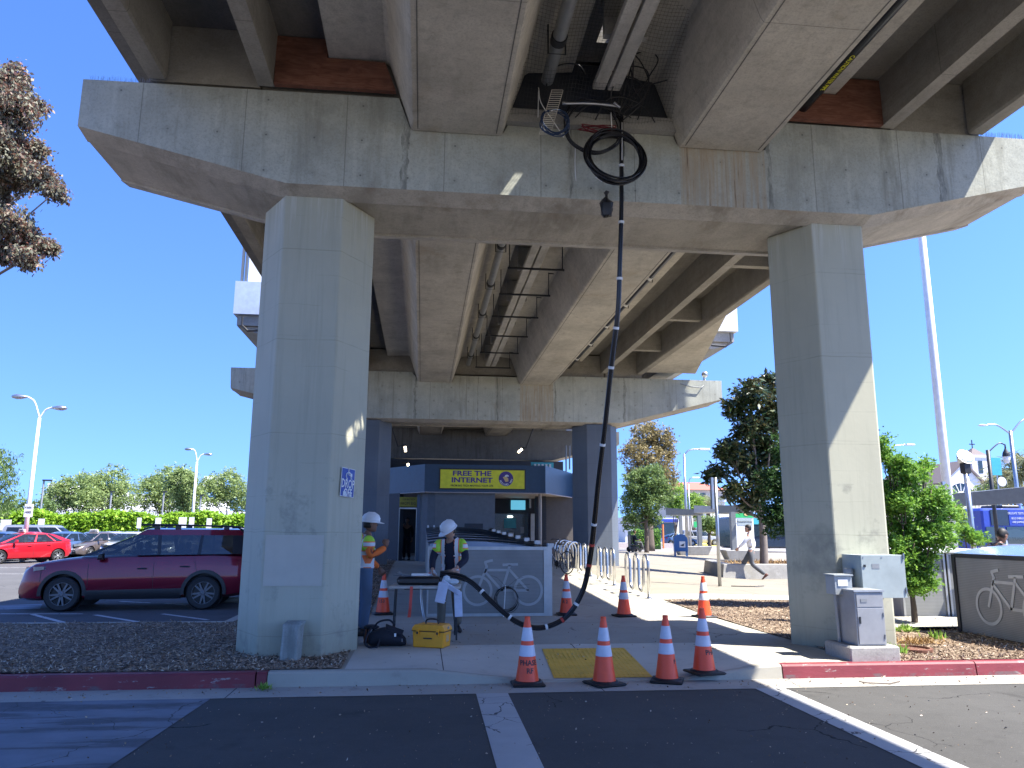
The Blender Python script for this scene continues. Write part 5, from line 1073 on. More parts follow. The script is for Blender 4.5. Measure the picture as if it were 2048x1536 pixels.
wall('entrance_wall', [(-.22, 31.7), (-.10, 31.6)], FZ, 3.14, 'blue_band', .3)
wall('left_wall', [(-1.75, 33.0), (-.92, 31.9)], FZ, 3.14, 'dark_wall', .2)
b = MB(); b.box(-.93, -.90, 31.7, 31.9, FZ, 2.55); b.box(-.24, -.21, 31.7, 31.9, FZ, 2.55); b.box(-.90, -.24, 31.7, 31.9, 2.50, 2.56); b.build('door_frame', 'galv', st)
b = MB(); b.box(-.92, -.22, 31.75, 31.8, 2.60, 2.98); lt = b.build('lintel_sign', 'sign_yellow_shaded', st); text('FROM BIG', .17, 'sign_black', st, (-.57, 31.74, 2.72), FRONT, sx=.8, ext=.002); text('STOP BIG TECH', .10, 'sign_black', st, (-.57, 31.74, 2.88), FRONT, sx=.75, ext=.002)  # lintel sign: darker copy of the sign yellow, soffit shade put into its colour
wall('right_wall', [(5.35, 33.9), (7.6, 33.9)], FZ, 3.14, 'brown_wall', .15)
b = MB()
for k in range(26): b.box(4.9, 5.349, 33.4, 33.45, FZ+.1*k+.0, FZ+.1*k+.06)
b.build('louvre', 'dark_wall', st); wall('inner_wall', [(4.88, 33.5), (5.35, 33.5)], FZ, 3.14, 'dark_wall', .2)
P = ony(1081, 1040, 31.2); b = MB(); b.lathe([(.07, FZ), (.07, 3.14)], (P.x, 31.3, 0), 12); b.build('pillar', 'tan_panel', st)
# hall volume
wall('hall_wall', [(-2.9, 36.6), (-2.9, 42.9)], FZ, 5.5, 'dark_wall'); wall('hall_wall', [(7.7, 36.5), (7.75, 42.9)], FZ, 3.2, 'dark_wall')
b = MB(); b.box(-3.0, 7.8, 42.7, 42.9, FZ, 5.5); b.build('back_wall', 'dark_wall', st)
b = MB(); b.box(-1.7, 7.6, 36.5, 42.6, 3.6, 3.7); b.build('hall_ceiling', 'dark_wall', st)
# ticket booth seen through the opening
bo = thing('ticket_booth', (4.1, 36, FZ), 'glazed ticket booth with lit window seen through the station opening', 'ticket booth')
b = MB(); b.box(2.95, 6.2, 35.9, 36.1, 2.45, 3.1); b.build('lintel', 'dark_wall', bo); b = MB(); b.box(2.95, 5.0, 35.92, 36.08, FZ, 1.15); b.build('counter', 'brown_wall', bo)
b = MB(); P0, P1 = ony(878, 1052, 35.9), ony(1068, 1052, 35.9); b.box(2.96, 4.9, 35.95, 35.97, 1.16, 2.44); b.build('window', 'panel_glass', bo)
b = MB(); x = ony(1045, 1030, 35.9).x; b.box(x-.55, x+.12, 35.8, 35.88, 2.62, 3.05); b.build('display', 'screen', bo)
b = MB(); b.box(5.02, 5.9, 35.95, 36.0, 1.2, 2.5); b.build('mural', 'fascia_white', bo)
for x, z, w, h, m in ((4.05, 2.30, .12, .03, 'lamp_white'), (3.7, 1.5, .12, .10, 'plate'), (4.1, 1.48, .12, .10, 'plate'), (4.05, 2.0, .28, .22, 'teal'), (4.62, 1.7, .08, .14, 'pipe_grey')):
    b = MB(); b.box(x-w, x+w, 35.90, 35.93, z-h, z+h); b.build('notice' if m != 'lamp_white' else 'ceiling_lamp', m, bo)
text('8:45A', .22, 'sign_black', bo, (5.35, 35.93, 2.78), FRONT, ext=.003); b = MB(); b.box(5.02, 5.9, 35.94, 35.97, 2.55, 3.02); b.build('clock_panel', 'grey_wall', bo)
b = MB(); b.box(4.93, 5.0, 35.7, 36.0, 2.7, 3.12); b.build('notice', 'plate', bo)
# banner
bn = thing('banner', (2.33, 30.47, 3.3), 'yellow banner with purple FREE THE INTERNET lettering on the blue fascia', 'banner')
X0, X1, Z0, Z1 = ony(881, 940, 30.46).x, ony(1049, 940, 30.46).x, ony(965, 977, 30.46).z, ony(965, 940, 30.46).z
b = MB(); b.box(X0-.05, X1+.05, 30.455, 30.493, Z0-.05, Z1+.05); b.build('frame', 'sign_black', bn); b = MB(); b.box(X0, X1, 30.445, 30.4545, Z0, Z1); b.build('sheet', 'sign_yellow', bn)
text('FREE THE', .27, 'sign_purple', bn, ony(944, 947.3, 30.44), FRONT, ext=.003, off=.009, sx=1.36); text('INTERNET', .27, 'sign_purple', bn, ony(944, 960.6, 30.44), FRONT, ext=.003, off=.009, sx=1.30)
text('FROM BIG TECH MAPPING YOUR LIFE', .105, 'sign_black', bn, ony(944, 971.5, 30.44), FRONT, ext=.002, off=.001, sx=.95)
P = ony(1012, 957.5, 30.44); b = MB(); b.lathe([(.29, -.004), (.29, .002)], tuple(P), 28, 'y'); b.build('roundel', 'sign_purple', bn)
for k, ch in enumerate('MULLVAD VPN'):
    a = R_(205+13.5*k+ (8 if k > 6 else 0)); text(ch, .105, 'white_paint', bn, P+Vector((.235*math.cos(a), -.006, .235*math.sin(a))), (math.pi/2, -(a+math.pi/2), 0), ext=.001, off=.003)
b = MB(); b.loft([[(P.x+x, P.y-.006-q, P.z+z) for x, z in ((-.13, .06), (-.02, .10), (.09, .02), (.10, -.10), (-.02, -.13), (-.07, -.04))] for q in (0, .004)]); b.build('mole_face', 'cup', bn)
b = MB(); b.loft([[(P.x+.03+.085*math.cos(a), P.y-.011-q, P.z+.09+.07*math.sin(a)) for a in np.linspace(0, math.pi*1.1, 10)] for q in (0, .004)]); b.build('helmet_shape', 'white_paint', bn)
# caged wall lamps on arms
def walllamp(px, py, Y, ang, lab, p2):
    P = ony(px, py, Y); t = thing('wall_lamp', tuple(P), lab, 'wall lamp', 'caged lamps below the inner pier'); d = Vector((math.sin(ang), 0, -math.cos(ang)))
    b = MB(); b.tube([P, P+d*.26], .055, 10); b.build('glass_tube', 'lamp_warm', t, smooth=True); b = MB(); b.tube([P-d*.12, P], .06, 10); b.tube([P+d*.26, P+d*.30], .03, 8)
    for k in (.08, .17): b.tube([P+d*k, P+d*(k+.012)], .062, 10)
    for sx in (-.06, .06): b.tube([P-d*.02+Vector((sx, -.005, 0)), P+d*.28+Vector((sx*.5, -.005, 0))], .006, 5)
    b.build('cage', 'dark_metal', t)
    b = MB(); b.tube([P-d*.1]+[ony(x, y, Y) for x, y in p2], .03, 6); b.build('arm', 'dark_metal', t); return t
walllamp(810, 893, 38, .15, 'left caged lamp hanging below the inner pier', [(796, 893), (782, 850)]); walllamp(1044, 898, 38, -.85, 'right caged lamp hanging below the inner pier', [(1052, 896), (1068, 852)]); walllamp(816, 927, 38, .1, 'small caged lamp just above the left end of the blue fascia', [(810, 926), (803, 926)])
b = MB()
for x in (5.75, 5.95, 6.15, 6.35, 6.55): P = 0; b.box(x, x+.10, 39.9, 40.0, 4.0, 5.1)
t = thing('clerestory_window', (6.2, 40, 4), 'strip of pale vertical glazing bars at the right end of the blue fascia', 'window'); b.build('glazing_bars', 'plate', t)
b = MB(); b.box(5.6, 6.8, 40.02, 40.05, 4.0, 5.2); b.build('glass', 'teal', t)
for i, px in enumerate((1132, 1139)):
    P = ony(px, 900, 33.2); b = MB(); b.tube([(P.x, 33.2, 5.35), (P.x, 33.2, 4.2+.1*i)], .035, 8); tag(b.build('riser_pipe', 'pipe_grey', smooth=True), ['left', 'right'][i]+' of the two thin vertical pipes beside the dark blue column', 'pipe')
# people in and around the station
pp = person('dark silhouetted person standing in the station doorway', stand(elR=(.26, .14, 1.12), wrR=(.14, .2, 1.38)), 'skin_brown', 'black_cloth', 'navy', 'shoe_dark'); place(pp, (-.60, 32.6, FZ), R_(165))
pp = person('dark haired woman beyond the bike lockers, only her head showing', stand(), 'skin_mid', 'pipe_grey', 'navy', 'shoe_dark'); P = ony(982, 1066, 26.3); place(pp, (P.x, 26.3, P.z-1.60), R_(-110))
pp = person('man in pale shirt standing with folded arms by the ticket booth', stand(elL=(-.26, .05, 1.13), elR=(.26, .05, 1.13), wrL=(.05, .2, 1.16), wrR=(-.05, .22, 1.18)), 'skin_brown', 'white_cloth', 'navy', 'shoe_dark'); place(pp, (5.5, 35.2, FZ-.12), R_(185))
# ------------------------------------------------------------------ cabinets at the right column
jx = ony(1740, 1190, 9.55)
t = thing('electrical_cabinet', (6.0, 9.55, 1.0), 'large grey green metal cabinet mounted on the right column', 'cabinet')
A, B = ony(1726, 1196, 9.42), ony(1806, 1110, 9.42); b = MB(); b.box(A.x, B.x, 9.42, 9.86, A.z, B.z); b.build('housing', 'green_box', t, bevel=.008)
b = MB(); b.box(A.x+.0, B.x, 9.400, 9.4185, A.z, B.z); b.build('door', 'green_box', t, bevel=.003); b = MB(); b.box(A.x+.03, A.x+.055, 9.390, 9.3995, A.z+.38, A.z+.41); b.build('latch', 'dark_metal', t)
for z in (.06, .48): b = MB(); b.tube([(B.x-.012, 9.392, A.z+z), (B.x-.012, 9.392, A.z+z+.07)], .009, 8); b.build('hinge', 'galv', t)
for x, z in ((.03, .03), (.25, .03), (.03, .5), (.28, .5)): b = MB(); b.lathe([(.008, -.003), (.008, 0)], (A.x+x, 9.398, A.z+z), 8, 'y'); b.build('screw', 'galv', t)
b = MB(); b.box(A.x+.14, A.x+.24, 9.397, 9.3995, A.z+.36, A.z+.42); b.build('sticker', 'pipe_grey', t)
t = thing('meter_box', (5.2, 9.3, .9), 'small grey meter box on two conduits left of the steel cabinet', 'meter box')
A, B = ony(1671, 1190, 9.30), ony(1700, 1152, 9.30); b = MB(); b.box(A.x, B.x+.02, 9.30, 9.52, A.z, B.z, .006); b.build('housing', 'grey_metal', t); b = MB(); b.box(A.x-.01, B.x+.03, 9.28, 9.54, B.z+.001, B.z+.018); b.build('lid', 'grey_metal', t)
b = MB(); b.box(A.x+.04, B.x-.04, 9.292, 9.2985, B.z-.12, B.z-.04); b.build('label_plate', 'plate', t)
for k in (.06, .14):
    b = MB(); b.tube([(A.x+k, 9.42, A.z), (A.x+k+.02, 9.42, .3)], .022, 8); b.build('conduit', 'pipe_grey', t, smooth=True)
c = ony(1697, 1150, 9.60); t = thing('conduit_riser', (c.x, 9.6, .3), 'capped grey conduit standing behind the steel cabinet', 'conduit')
b = MB(); b.tube([(c.x, 9.6, .3), (c.x, 9.6, c.z+.05)], .045, 12); b.build('pipe', 'pipe_grey', t, smooth=True); b = MB(); b.lathe([(.062, c.z+.0), (.066, c.z+.05), (.05, c.z+.085)], (c.x, 9.6, 0), 14); b.build('cap', 'pipe_grey', t, smooth=True)
t = thing('steel_cabinet', (5.5, 9.2, .3), 'upright stainless steel service cabinet on a concrete plinth in front of the right column', 'cabinet')
A, B = ony(1716, 1292, 9.05), ony(1762, 1182, 9.05); b = MB(); x0, x1, z0, z1 = A.x, B.x+.02, A.z, B.z
b.box(x0, x1, 9.05, 9.50, z0, z1-.012); b.build('housing', 'locker_grey', t, bevel=.006); b = MB(); b.box(x0-.012, x1+.012, 9.03, 9.52, z1-.010, z1+.012); b.build('lid', 'locker_frame', t)
b = MB(); b.box(x0+.02, x1-.02, 9.040, 9.0485, z0+.02, z1-.20); b.build('door', 'locker_grey', t, bevel=.002); b = MB(); b.box(x0+.02, x1-.02, 9.040, 9.0485, z1-.185, z1-.03); b.build('upper_panel', 'locker_grey', t, bevel=.002)
b = MB(); b.box(x0+.035, x0+.055, 9.030, 9.0395, (z0+z1)/2-.06, (z0+z1)/2+.02); b.build('handle', 'dark_metal', t)
for z in (z0+.08, z1-.30): b = MB(); b.tube([(x1-.022, 9.036, z), (x1-.022, 9.036, z+.05)], .007, 6); b.build('hinge', 'galv', t)
b = MB(); b.box(x0+.07, x0+.15, 9.036, 9.0395, z1-.13, z1-.09); b.build('label_plate', 'pipe_grey', t)
b = MB(); b.box(x0-.12, x1+.14, 8.99+.02, 9.62, .10, z0-.002, .02); b.build('plinth', 'conc_plain', t)
c = ony(1826, 1304, 9.75); t = thing('manhole_ring', (c.x, c.y, .16), 'rusty iron manhole ring in the mulch right of the right column', 'manhole'); b = MB(); b.lathe([(.24, .15), (.24, .185), (.20, .19), (.195, .165), (.02, .165)], (c.x, c.y, .01), 26); b.build('ring', 'rust', t)
b = MB(); pts = [onz(x, y, .02) for x, y in ((1718, 1362), (1728, 1365), (1778, 1367), (1800, 1362))]; b.tube([(p.x, p.y, .018) for p in pts], .006, 5); tag(b.build('stick', 'bark'), 'thin dark stick lying in the gutter below the right kerb', 'stick')
# ------------------------------------------------------------------ bike lockers on the right
t = thing('bike_locker', (8.3, 10, .15), 'shaded perforated bike locker with bicycle emblem and blue roof at the right edge', 'bike locker', 'bike lockers right of the column')
X = 8.30; b = MB(); b.box(X, X+.03, 9.35, 11.45, .17, 1.28); b.build('side_panel', 'perforated', t); b = MB(); b.box(X-.02, X+.05, 11.452, 11.52, .15, 1.33); b.box(X-.02, X+.05, 9.3, 11.45, 1.282, 1.34); b.box(X-.02, X+.05, 9.3, 11.45, .12, .168); b.build('frame', 'trim_dark', t)
rings = []
for y in (9.3, 11.5): rings.append([(X+2.2*u, y, 1.345+.13*math.sin(math.pi*(u*.9+.0))**.8) for u in np.linspace(0, 1, 12)]+[(X+2.2*u, y, 1.341) for u in np.linspace(1, 0, 3)])
b = MB(); b.loft(rings); b.build('roof', 'blue_roof', t, smooth=True); b = MB(); b.box(X+.03, X+2.2, 11.46, 11.5, .16, 1.33); b.box(X+2.17, X+2.2, 9.35, 11.455, .16, 1.33); b.build('back_panel', 'locker_grey', t); b = MB(); b.box(X+.051, X+2.169, 9.32, 9.348, .16, 1.335); b.build('front_panel', 'perforated', t)
e = bike_emblem('emblem_dim', t, 0, 0, 0, 1.0); e.rotation_euler = (0, 0, R_(-90)); e.location = Vector((X-.006, 10.35, .60))-Vector(t.location); e.data.transform(Matrix.Translation(Vector(t['_o'])))
for i, (x0, x1, lab) in enumerate([(8.55, 9.42, 'sunlit grey bike locker door just right of the shrub'), (9.46, 10.4, 'grey bike locker door partly behind the shaded right locker')]):
    t = thing('bike_locker', ((x0+x1)/2, 13.3, .15), lab, 'bike locker', 'bike lockers right of the column'); b = MB(); b.box(x0+.04, x1-.04, 13.30, 13.33, .20, 1.26); b.build('door', 'perforated', t)
    b = MB(); b.box(x0, x0+.038, 13.28, 13.36, .15, 1.30); b.box(x1-.038, x1, 13.28, 13.36, .15, 1.30); b.box(x0+.04, x1-.04, 13.28, 13.36, 1.262, 1.30); b.box(x0+.04, x1-.04, 13.28, 13.36, .15, .198); b.build('frame', 'locker_frame', t)
    b = MB(); b.box(x0, x1-.002, 13.361, 15.3, .15, 1.299); b.build('body', 'locker_grey', t); b = MB(); b.box(x0-.02, x1+.01, 13.2, 15.35, 1.302, 1.36, .01); b.build('roof', 'white_paint', t)
# ------------------------------------------------------------------ cars
def boolcut(o, cutter):
    md = o.modifiers.new('c', 'BOOLEAN'); md.operation = 'DIFFERENCE'; md.solver = 'EXACT'; md.object = cutter
    bpy.context.view_layer.update(); me = bpy.data.meshes.new_from_object(o.evaluated_get(bpy.context.evaluated_depsgraph_get())); o.modifiers.remove(md); old = o.data; o.data = me; bpy.data.meshes.remove(old)
def car(label, paint, S, group, name='parked_car', rails=False, clad=False, rim='rim_silver', taxi=False, lights=True, plate=True):
    t = local(name, label, 'car', group); I = lambda k, x: float(np.interp(x, [p[0] for p in S[k]], [p[1] for p in S[k]]))
    xr, xf = S['top'][0][0], S['top'][-1][0]; ax = S['axles']; Rw = S['R']; W = S['W']
    xs = sorted(set(list(np.linspace(xr, xf, 46)))); rings = []
    def plan(x):
        e = min((x-xr), (xf-x)); return W*(1-.30*(1-min(1, e/.55))**2.2)
    def sec(x):
        zt, zb, w = I('top', x), I('bot', x), plan(x); h = zt-zb
        p = [(w*.84, zb), (w*.955, zb+.07*h), (w*.995, zb+.30*h), (w*1.0, zb+.48*h), (w*.985, zb+.70*h), (w*.965, zb+.86*h), (w*.93, zb+.95*h), (w*.86, zb+.99*h), (w*.5, zb+h*1.012)]
        return p
    for x in xs:
        p = sec(x); rings.append([(x, -y, z) for y, z in p]+[(x, y, z) for y, z in p[::-1]])
    bd = MB().loft(rings).build('body', paint, t, smooth=True)
    cut = MB()
    for a in ax:
        for sy in (-1, 1): cut.lathe([(Rw+.045, -(W+.1) if sy < 0 else W-.30), (Rw+.045, -(W-.30) if sy < 0 else W+.1)], (a, 0, Rw+.02), 30, 'y')
    co = cut.build('cut', 'black_plastic', None, loc=(0, 0, 0)); boolcut(bd, co); bpy.data.objects.remove(co)
    for p in bd.data.polygons: p.use_smooth = True
    try: bd.data.set_sharp_from_angle(angle=R_(35))
    except Exception: pass
    # greenhouse
    G_ = S['gh']; z0, z1, z2 = G_['z']; f0, f1, f2 = G_['f']; r0, r1, r2 = G_['r']; w0, w1, w2 = G_['w']; st = G_['s']   # st: (fraction, 'g' or 'p') from front to rear
    fr = [0]+[q[0] for q in st]; ft = [0]+[(q[2] if len(q) > 2 else q[0]) for q in st]; kinds = [q[1] for q in st]; lev = []
    def ring(f, r, w, z, z_r=None, top=False):
        P = []
        for i, s in enumerate(ft if top else fr):
            tap = 1-.10*max(0, 1-s/.25)**2-.10*max(0, 1-(1-s)/.2)**2; P.append((f+(r-f)*s, -w*tap, z if z_r is None else z+(z_r-z)*s))
        c = [( (f+.10*(1 if f > r else -1)), -w*.45, P[0][2]), ((f+.10), w*.45, P[0][2])]
        rr = [(r-.07, w*.45, P[-1][2]), (r-.07, -w*.45, P[-1][2])]
        return P+rr[::-1]+[(x, -y, z_) for x, y, z_ in P[::-1]]+c[::-1]
    n = len(fr); L0 = ring(f0, r0, w0, z0, G_.get('zr', z0)); L1 = ring(f1, r1, w1, z1, top=True); L2 = ring(f2, r2, w2, z2-.03, top=True); L3 = ring(f2-.15, r2+.15, w2*.72, z2, top=True)
    N = len(L0); kindof = {}
    for i in range(n-1): kindof[i] = kinds[i]; kindof[n+2+ (n-2-i)] = kinds[i]
    groups = {'windshield': MB(), 'rear_window': MB(), 'side_window': [], 'pillar': [], 'roof': MB()}
    for j in range(N):
        k = (j+1) % N; q = [L0[j], L0[k], L1[k], L1[j]]; f = [(0, 1, 2, 3)]
        if j in kindof:
            if kindof[j] == 'g': m = MB(); m.add(q, f); groups['side_window'].append(m)
            else: m = MB(); m.add(q, f); groups['pillar'].append(m)
        elif n-1 <= j <= n+1: groups['rear_window'].add(q, f)
        else: groups['windshield'].add(q, f)
    groups['roof'].loft([L1, L2, L3], False, True)
    groups['roof'].build('roof', paint, t, smooth=True); [m.build('pillar', 'black_plastic' if not S.get('paintpillar') else paint, t) for m in groups['pillar']]
    gl = S.get('glass', 'car_glass'); groups['windshield'].build('windshield', gl, t); groups['rear_window'].build('rear_window', 'tint_glass', t)
    for m in groups['side_window']: m.build('side_window', gl if m.v[0][0] > S.get('tint', -9) else 'tint_glass', t)
    # simple cabin: seats seen through the glass
    b = MB(); 
    for x in (.15, -.75):
        for y in (-.38, .38): b.box(x-.12, x+.06, y-.22, y+.22, z0-.35, z0+.12, .04); b.box(x-.10, x, y-.12, y+.12, z0+.12, z0+.30, .03)
    b.box(f0-.75, f0-.5, -.6, .6, z0-.2, z0-.02, .03); b.build('interior', 'grey_cloth', t)
    # wheels
    for a in ax:
        for sy in (-1, 1):
            wb = MB(); y0 = sy*(W-.115); k = Rw; prof = [(k*.66, -.11), (k*.90, -.115), (k*.985, -.09), (k, -.04), (k, .04), (k*.985, .09), (k*.90, .115), (k*.66, .11)]; wb.lathe(prof, (a, y0, Rw), 30, 'y', cap=False); wh = wb.build('wheel', 'black_rubber', t, smooth=True); wh['_o'] = (0., 0., 0.)
            rb = MB(); o = y0+sy*.075; rb.lathe([(k*.68, o-.02*sy-y0), (k*.68, o+.035*sy-y0), (k*.64, o+.035*sy-y0), (k*.62, o-.03*sy-y0)], (a, y0, Rw), 26, 'y', cap=False); hb = MB(); hb.lathe([(k*.66, o-.03*sy-y0), (k*.60, o-.045*sy-y0), (k*.05, o-.05*sy-y0)], (a, y0, Rw), 26, 'y'); hb.build('hub_shadow', 'cable_black', wh)  # black disc put in as the shade behind the spokes
            for q in range(10):
                an = 2*math.pi*q/10+(.10 if q % 2 else -.10); c, s = math.cos(an), math.sin(an); u = Vector((c, 0, s)); v = Vector((-s, 0, c)); C0 = Vector((a, o+.01*sy, Rw))
                r_ = [C0+u*k*.10+v*.022, C0+u*k*.10-v*.022, C0+u*k*.65-v*.016, C0+u*k*.65+v*.016]; rb.loft([[tuple(p) for p in r_], [tuple(p+Vector((0, sy*.022, 0))) for p in r_]])
            rb.lathe([(k*.14, o-.01*sy-y0), (k*.14, o+.035*sy-y0), (k*.10, o+.045*sy-y0)], (a, y0, Rw), 14, 'y'); rb.build('rim', rim, wh, smooth=30)
            b = MB(); b.lathe([(k*.5, -.02), (k*.5, 0)], (a, y0+sy*.03, Rw), 20, 'y'); b.build('brake_disc', 'disc', wh)
    for a in ax:   # dark wheel housings
        for sy in (-1, 1): b = MB(); b.lathe([(Rw+.05, sy*(W-.31)), (Rw+.05, sy*(W-.29))], (a, 0, Rw+.02), 24, 'y'); b.build('wheel_housing', 'black_plastic', t)
    if clad:
        for a in ax:
            for sy in (-1, 1):
                b = MB(); rr = []
                for q in np.linspace(-.12, math.pi+.12, 22):
                    c, s = math.cos(q), math.sin(q); x = a+(Rw+.045)*c; y_ = sy*(plan(min(max(a+(Rw+.08)*c, xr), xf))*1.0); r1_, r2_ = Rw+.04, Rw+.115
                    rr.append([(a+r1_*c, y_*.97, Rw+.02+r1_*s), (a+r1_*c, y_*1.006+sy*.008, Rw+.02+r1_*s), (a+r2_*c, y_*1.004+sy*.006, Rw+.02+r2_*s), (a+r2_*c, y_*.97, Rw+.02+r2_*s)])
                b.loft(rr); b.build('arch_trim', 'black_plastic', t, smooth=30)
        for sy in (-1, 1):
            b = MB(); x0, x1 = ax[0]+Rw+.10, ax[1]-Rw-.10; b.loft([[(x0, sy*W*.90, .25), (x0, sy*(W*.985), .25), (x0, sy*(W*1.012), .36), (x0, sy*(W*1.008), .47), (x0, sy*W*.95, .48)], [(x1, sy*W*.90, .25), (x1, sy*(W*.985), .25), (x1, sy*(W*1.012), .36), (x1, sy*(W*1.008), .44), (x1, sy*W*.95, .45)]]); b.build('sill_trim', 'black_plastic', t, smooth=30)
    # seams, handles, mirrors
    def side(x, z, e=.004):
        p = sec(x); zz = [q[1] for q in p[:8]]; yy = [q[0] for q in p[:8]]; return float(np.interp(z, zz, yy))+e
    for x, za, zb_ in S['seams']:
        for sy in (-1, 1): b = MB(); b.tube([(x if not isinstance(x, tuple) else x[0]+(x[1]-x[0])*i/6, sy*side(x if not isinstance(x, tuple) else x[0]+(x[1]-x[0])*i/6, za+(zb_-za)*i/6, -.001), za+(zb_-za)*i/6) for i in range(7)], .0055, 4); b.build('door_seam', 'trim_dark', t)
    for x, z in S['handles']:
        for sy in (-1, 1):
            b = MB(); y = sy*side(x, z, .0); b.tube([(x-.10, y, z), (x-.06, y+sy*.028, z+.004), (x+.06, y+sy*.028, z+.004), (x+.10, y, z)], [.012, .016, .016, .012], 8); b.build('door_handle', paint if not clad else 'black_plastic', t, smooth=True)
    for sy in (-1, 1):
        x, z = S['mirror']; b = MB(); y = sy*(W*.93); b.loft([[(x+.05, y, z-.03), (x-.03, y, z-.03), (x-.03, y, z+.03), (x+.05, y, z+.03)], [(x+.10, y+sy*.11, z-.04), (x-.05, y+sy*.11, z-.04), (x-.05, y+sy*.11, z+.12), (x+.05, y+sy*.11, z+.12)], [(x+.06, y+sy*.24, z-.01), (x-.04, y+sy*.24, z-.01), (x-.04, y+sy*.24, z+.10), (x+.03, y+sy*.24, z+.10)]]); b.build('wing_mirror', 'black_plastic' if clad else paint, t, bevel=.015)
    # lights, grille, plate
    zf = I('top', xf-.25); zl = S['lamp']
    for sy in (-1, 1):
        b = MB(); X = xf; pts = []
        for u in np.linspace(0, 1, 6):
            x = X-.055-.50*u; y = plan(x)*(.66+.335*min(1, u*1.7)); y = min(y, side(x, zl, .012) if u > .25 else y); hgt = .062*(1-.5*u); zc_ = zl+.05*u; xo = .02 if u < .3 else 0
            pts.append([(x+xo+.0, sy*(y+.006), zc_-hgt), (x+xo, sy*(y+.006), zc_+hgt), (x-.10, sy*(y-.10), zc_+hgt), (x-.10, sy*(y-.10), zc_-hgt)])
        b.loft(pts); b.build('headlight', 'headlamp', t, smooth=30)
        b = MB(); zt_ = S['tail']; pts = []
        for u in np.linspace(0, 1, 5):
            x = xr+.04+.34*u; y = plan(x)*(.72+.28*min(1, u*1.8)); y = min(y, side(x, zt_, .010)); pts.append([(x, sy*(y+.004), zt_-.08*(1-.4*u)), (x, sy*(y+.004), zt_+.08*(1-.2*u)), (x+.08, sy*(y-.10), zt_+.08), (x+.08, sy*(y-.10), zt_-.08)])
        b.loft(pts); b.build('tail_light', 'taillamp', t, smooth=30)
    b = MB(); b.box(xf-.10, xf+.004, -.42, .42, zl-.14, zl+.02, .02); b.box(xf-.12, xf+.006, -.62, .62, .26, .40, .02); b.build('grille', 'black_plastic', t)
    if plate:
        for x, z in ((xf+.008, .46), (xr-.008, .85)): b = MB(); b.box(x-.006, x+.006, -.155, .155, z-.075, z+.075); b.build('number_plate', 'plate', t)
    if rails:
        for sy in (-1, 1):
            b = MB(); y = sy*w2*.86; b.tube(spline([(f1-.12, y, z2-.03), (f1-.35, y, z2+.055), (0, y, z2+.075), (-1.2, y, z2+.06), (r1+.25, y, z2+.035), (r1+.05, y, z2-.03)], 5), .020, 6); 
            for x in (f1-.40, -.75, r1+.40): b.box(x-.06, x+.06, y-.015, y+.015, z2-.03, z2+.05)
            b.build('roof_rail', 'black_plastic', t, smooth=30)
        b = MB()
        b.loft([[(r1+.10, -w2*.8, z2-.02), (r1+.10, w2*.8, z2-.02), (r1+.10, w2*.8, z2-.05), (r1+.10, -w2*.8, z2-.05)], [(r1-.16, -w2*.76, z2-.055), (r1-.16, w2*.76, z2-.055), (r1-.16, w2*.76, z2-.075), (r1-.16, -w2*.76, z2-.075)]]); b.build('spoiler', 'black_plastic', t, bevel=.008)
    if taxi:
        b = MB(); b.prism([(-.30, z2-.02), (.30, z2-.02), (.24, z2+.13), (-.24, z2+.13)], 'x', .02, .12); b.build('taxi_sign', 'cream', t, bevel=.02); text('TAXI', .12, 'sign_black', t, (.128, 0, z2+.05), (math.pi/2, 0, math.pi/2), ext=.002)
    return t
SUV = dict(W=.965, R=.368, axles=(-1.445, 1.445), top=[(-2.62, .62), (-2.58, 1.02), (-2.45, 1.19), (-1.6, 1.225), (.2, 1.19), (1.15, 1.15), (1.5, 1.11), (2.05, 1.02), (2.28, .90), (2.37, .72), (2.40, .55)], bot=[(-2.62, .52), (-2.45, .34), (-2.0, .27), (2.0, .23), (2.3, .24), (2.40, .34)],
           gh=dict(z=(1.17, 1.63, 1.785), f=(1.16, .10, -.10), r=(-2.50, -2.20, -2.10), w=(.925, .77, .74), s=[(.05, 'p', .02), (.43, 'g', .20), (.45, 'p', .235), (.66, 'g', .60), (.68, 'p', .625), (.865, 'g', .90), (1.0, 'p', 1.0)], zr=1.22), tint=-.30,
           seams=[((.95, .98), .5, 1.1), ((-.38, -.36), .42, 1.15), ((-1.30, -1.18), .75, 1.17), (1.9, .62, .9)], handles=[(-.13, .90), (-1.02, .94)], mirror=(.70, 1.13), lamp=.87, tail=1.02)
PRI = dict(W=.87, R=.315, axles=(-1.35, 1.35), top=[(-2.12, .60), (-2.08, .98), (-1.9, 1.08), (-1.0, 1.02), (.6, .97), (1.1, .94), (1.7, .80), (2.15, .62), (2.30, .48)], bot=[(-2.12, .45), (-1.9, .24), (1.9, .18), (2.3, .26)],
           gh=dict(z=(.96, 1.38, 1.49), f=(1.35, .32, .0), r=(-2.0, -1.15, -.6), w=(.82, .62, .58), s=[(.05, 'p'), (.45, 'g'), (.475, 'p'), (.74, 'g'), (.76, 'p'), (.86, 'g'), (1.0, 'p')], zr=1.06), paintpillar=True, tint=-9,
           seams=[((1.0, .98), .4, .9), ((-.15, -.15), .35, .97), ((-1.05, -.95), .55, 1.0)], handles=[(.05, .82), (-.85, .85)], mirror=(.72, 1.0), lamp=.72, tail=.92)
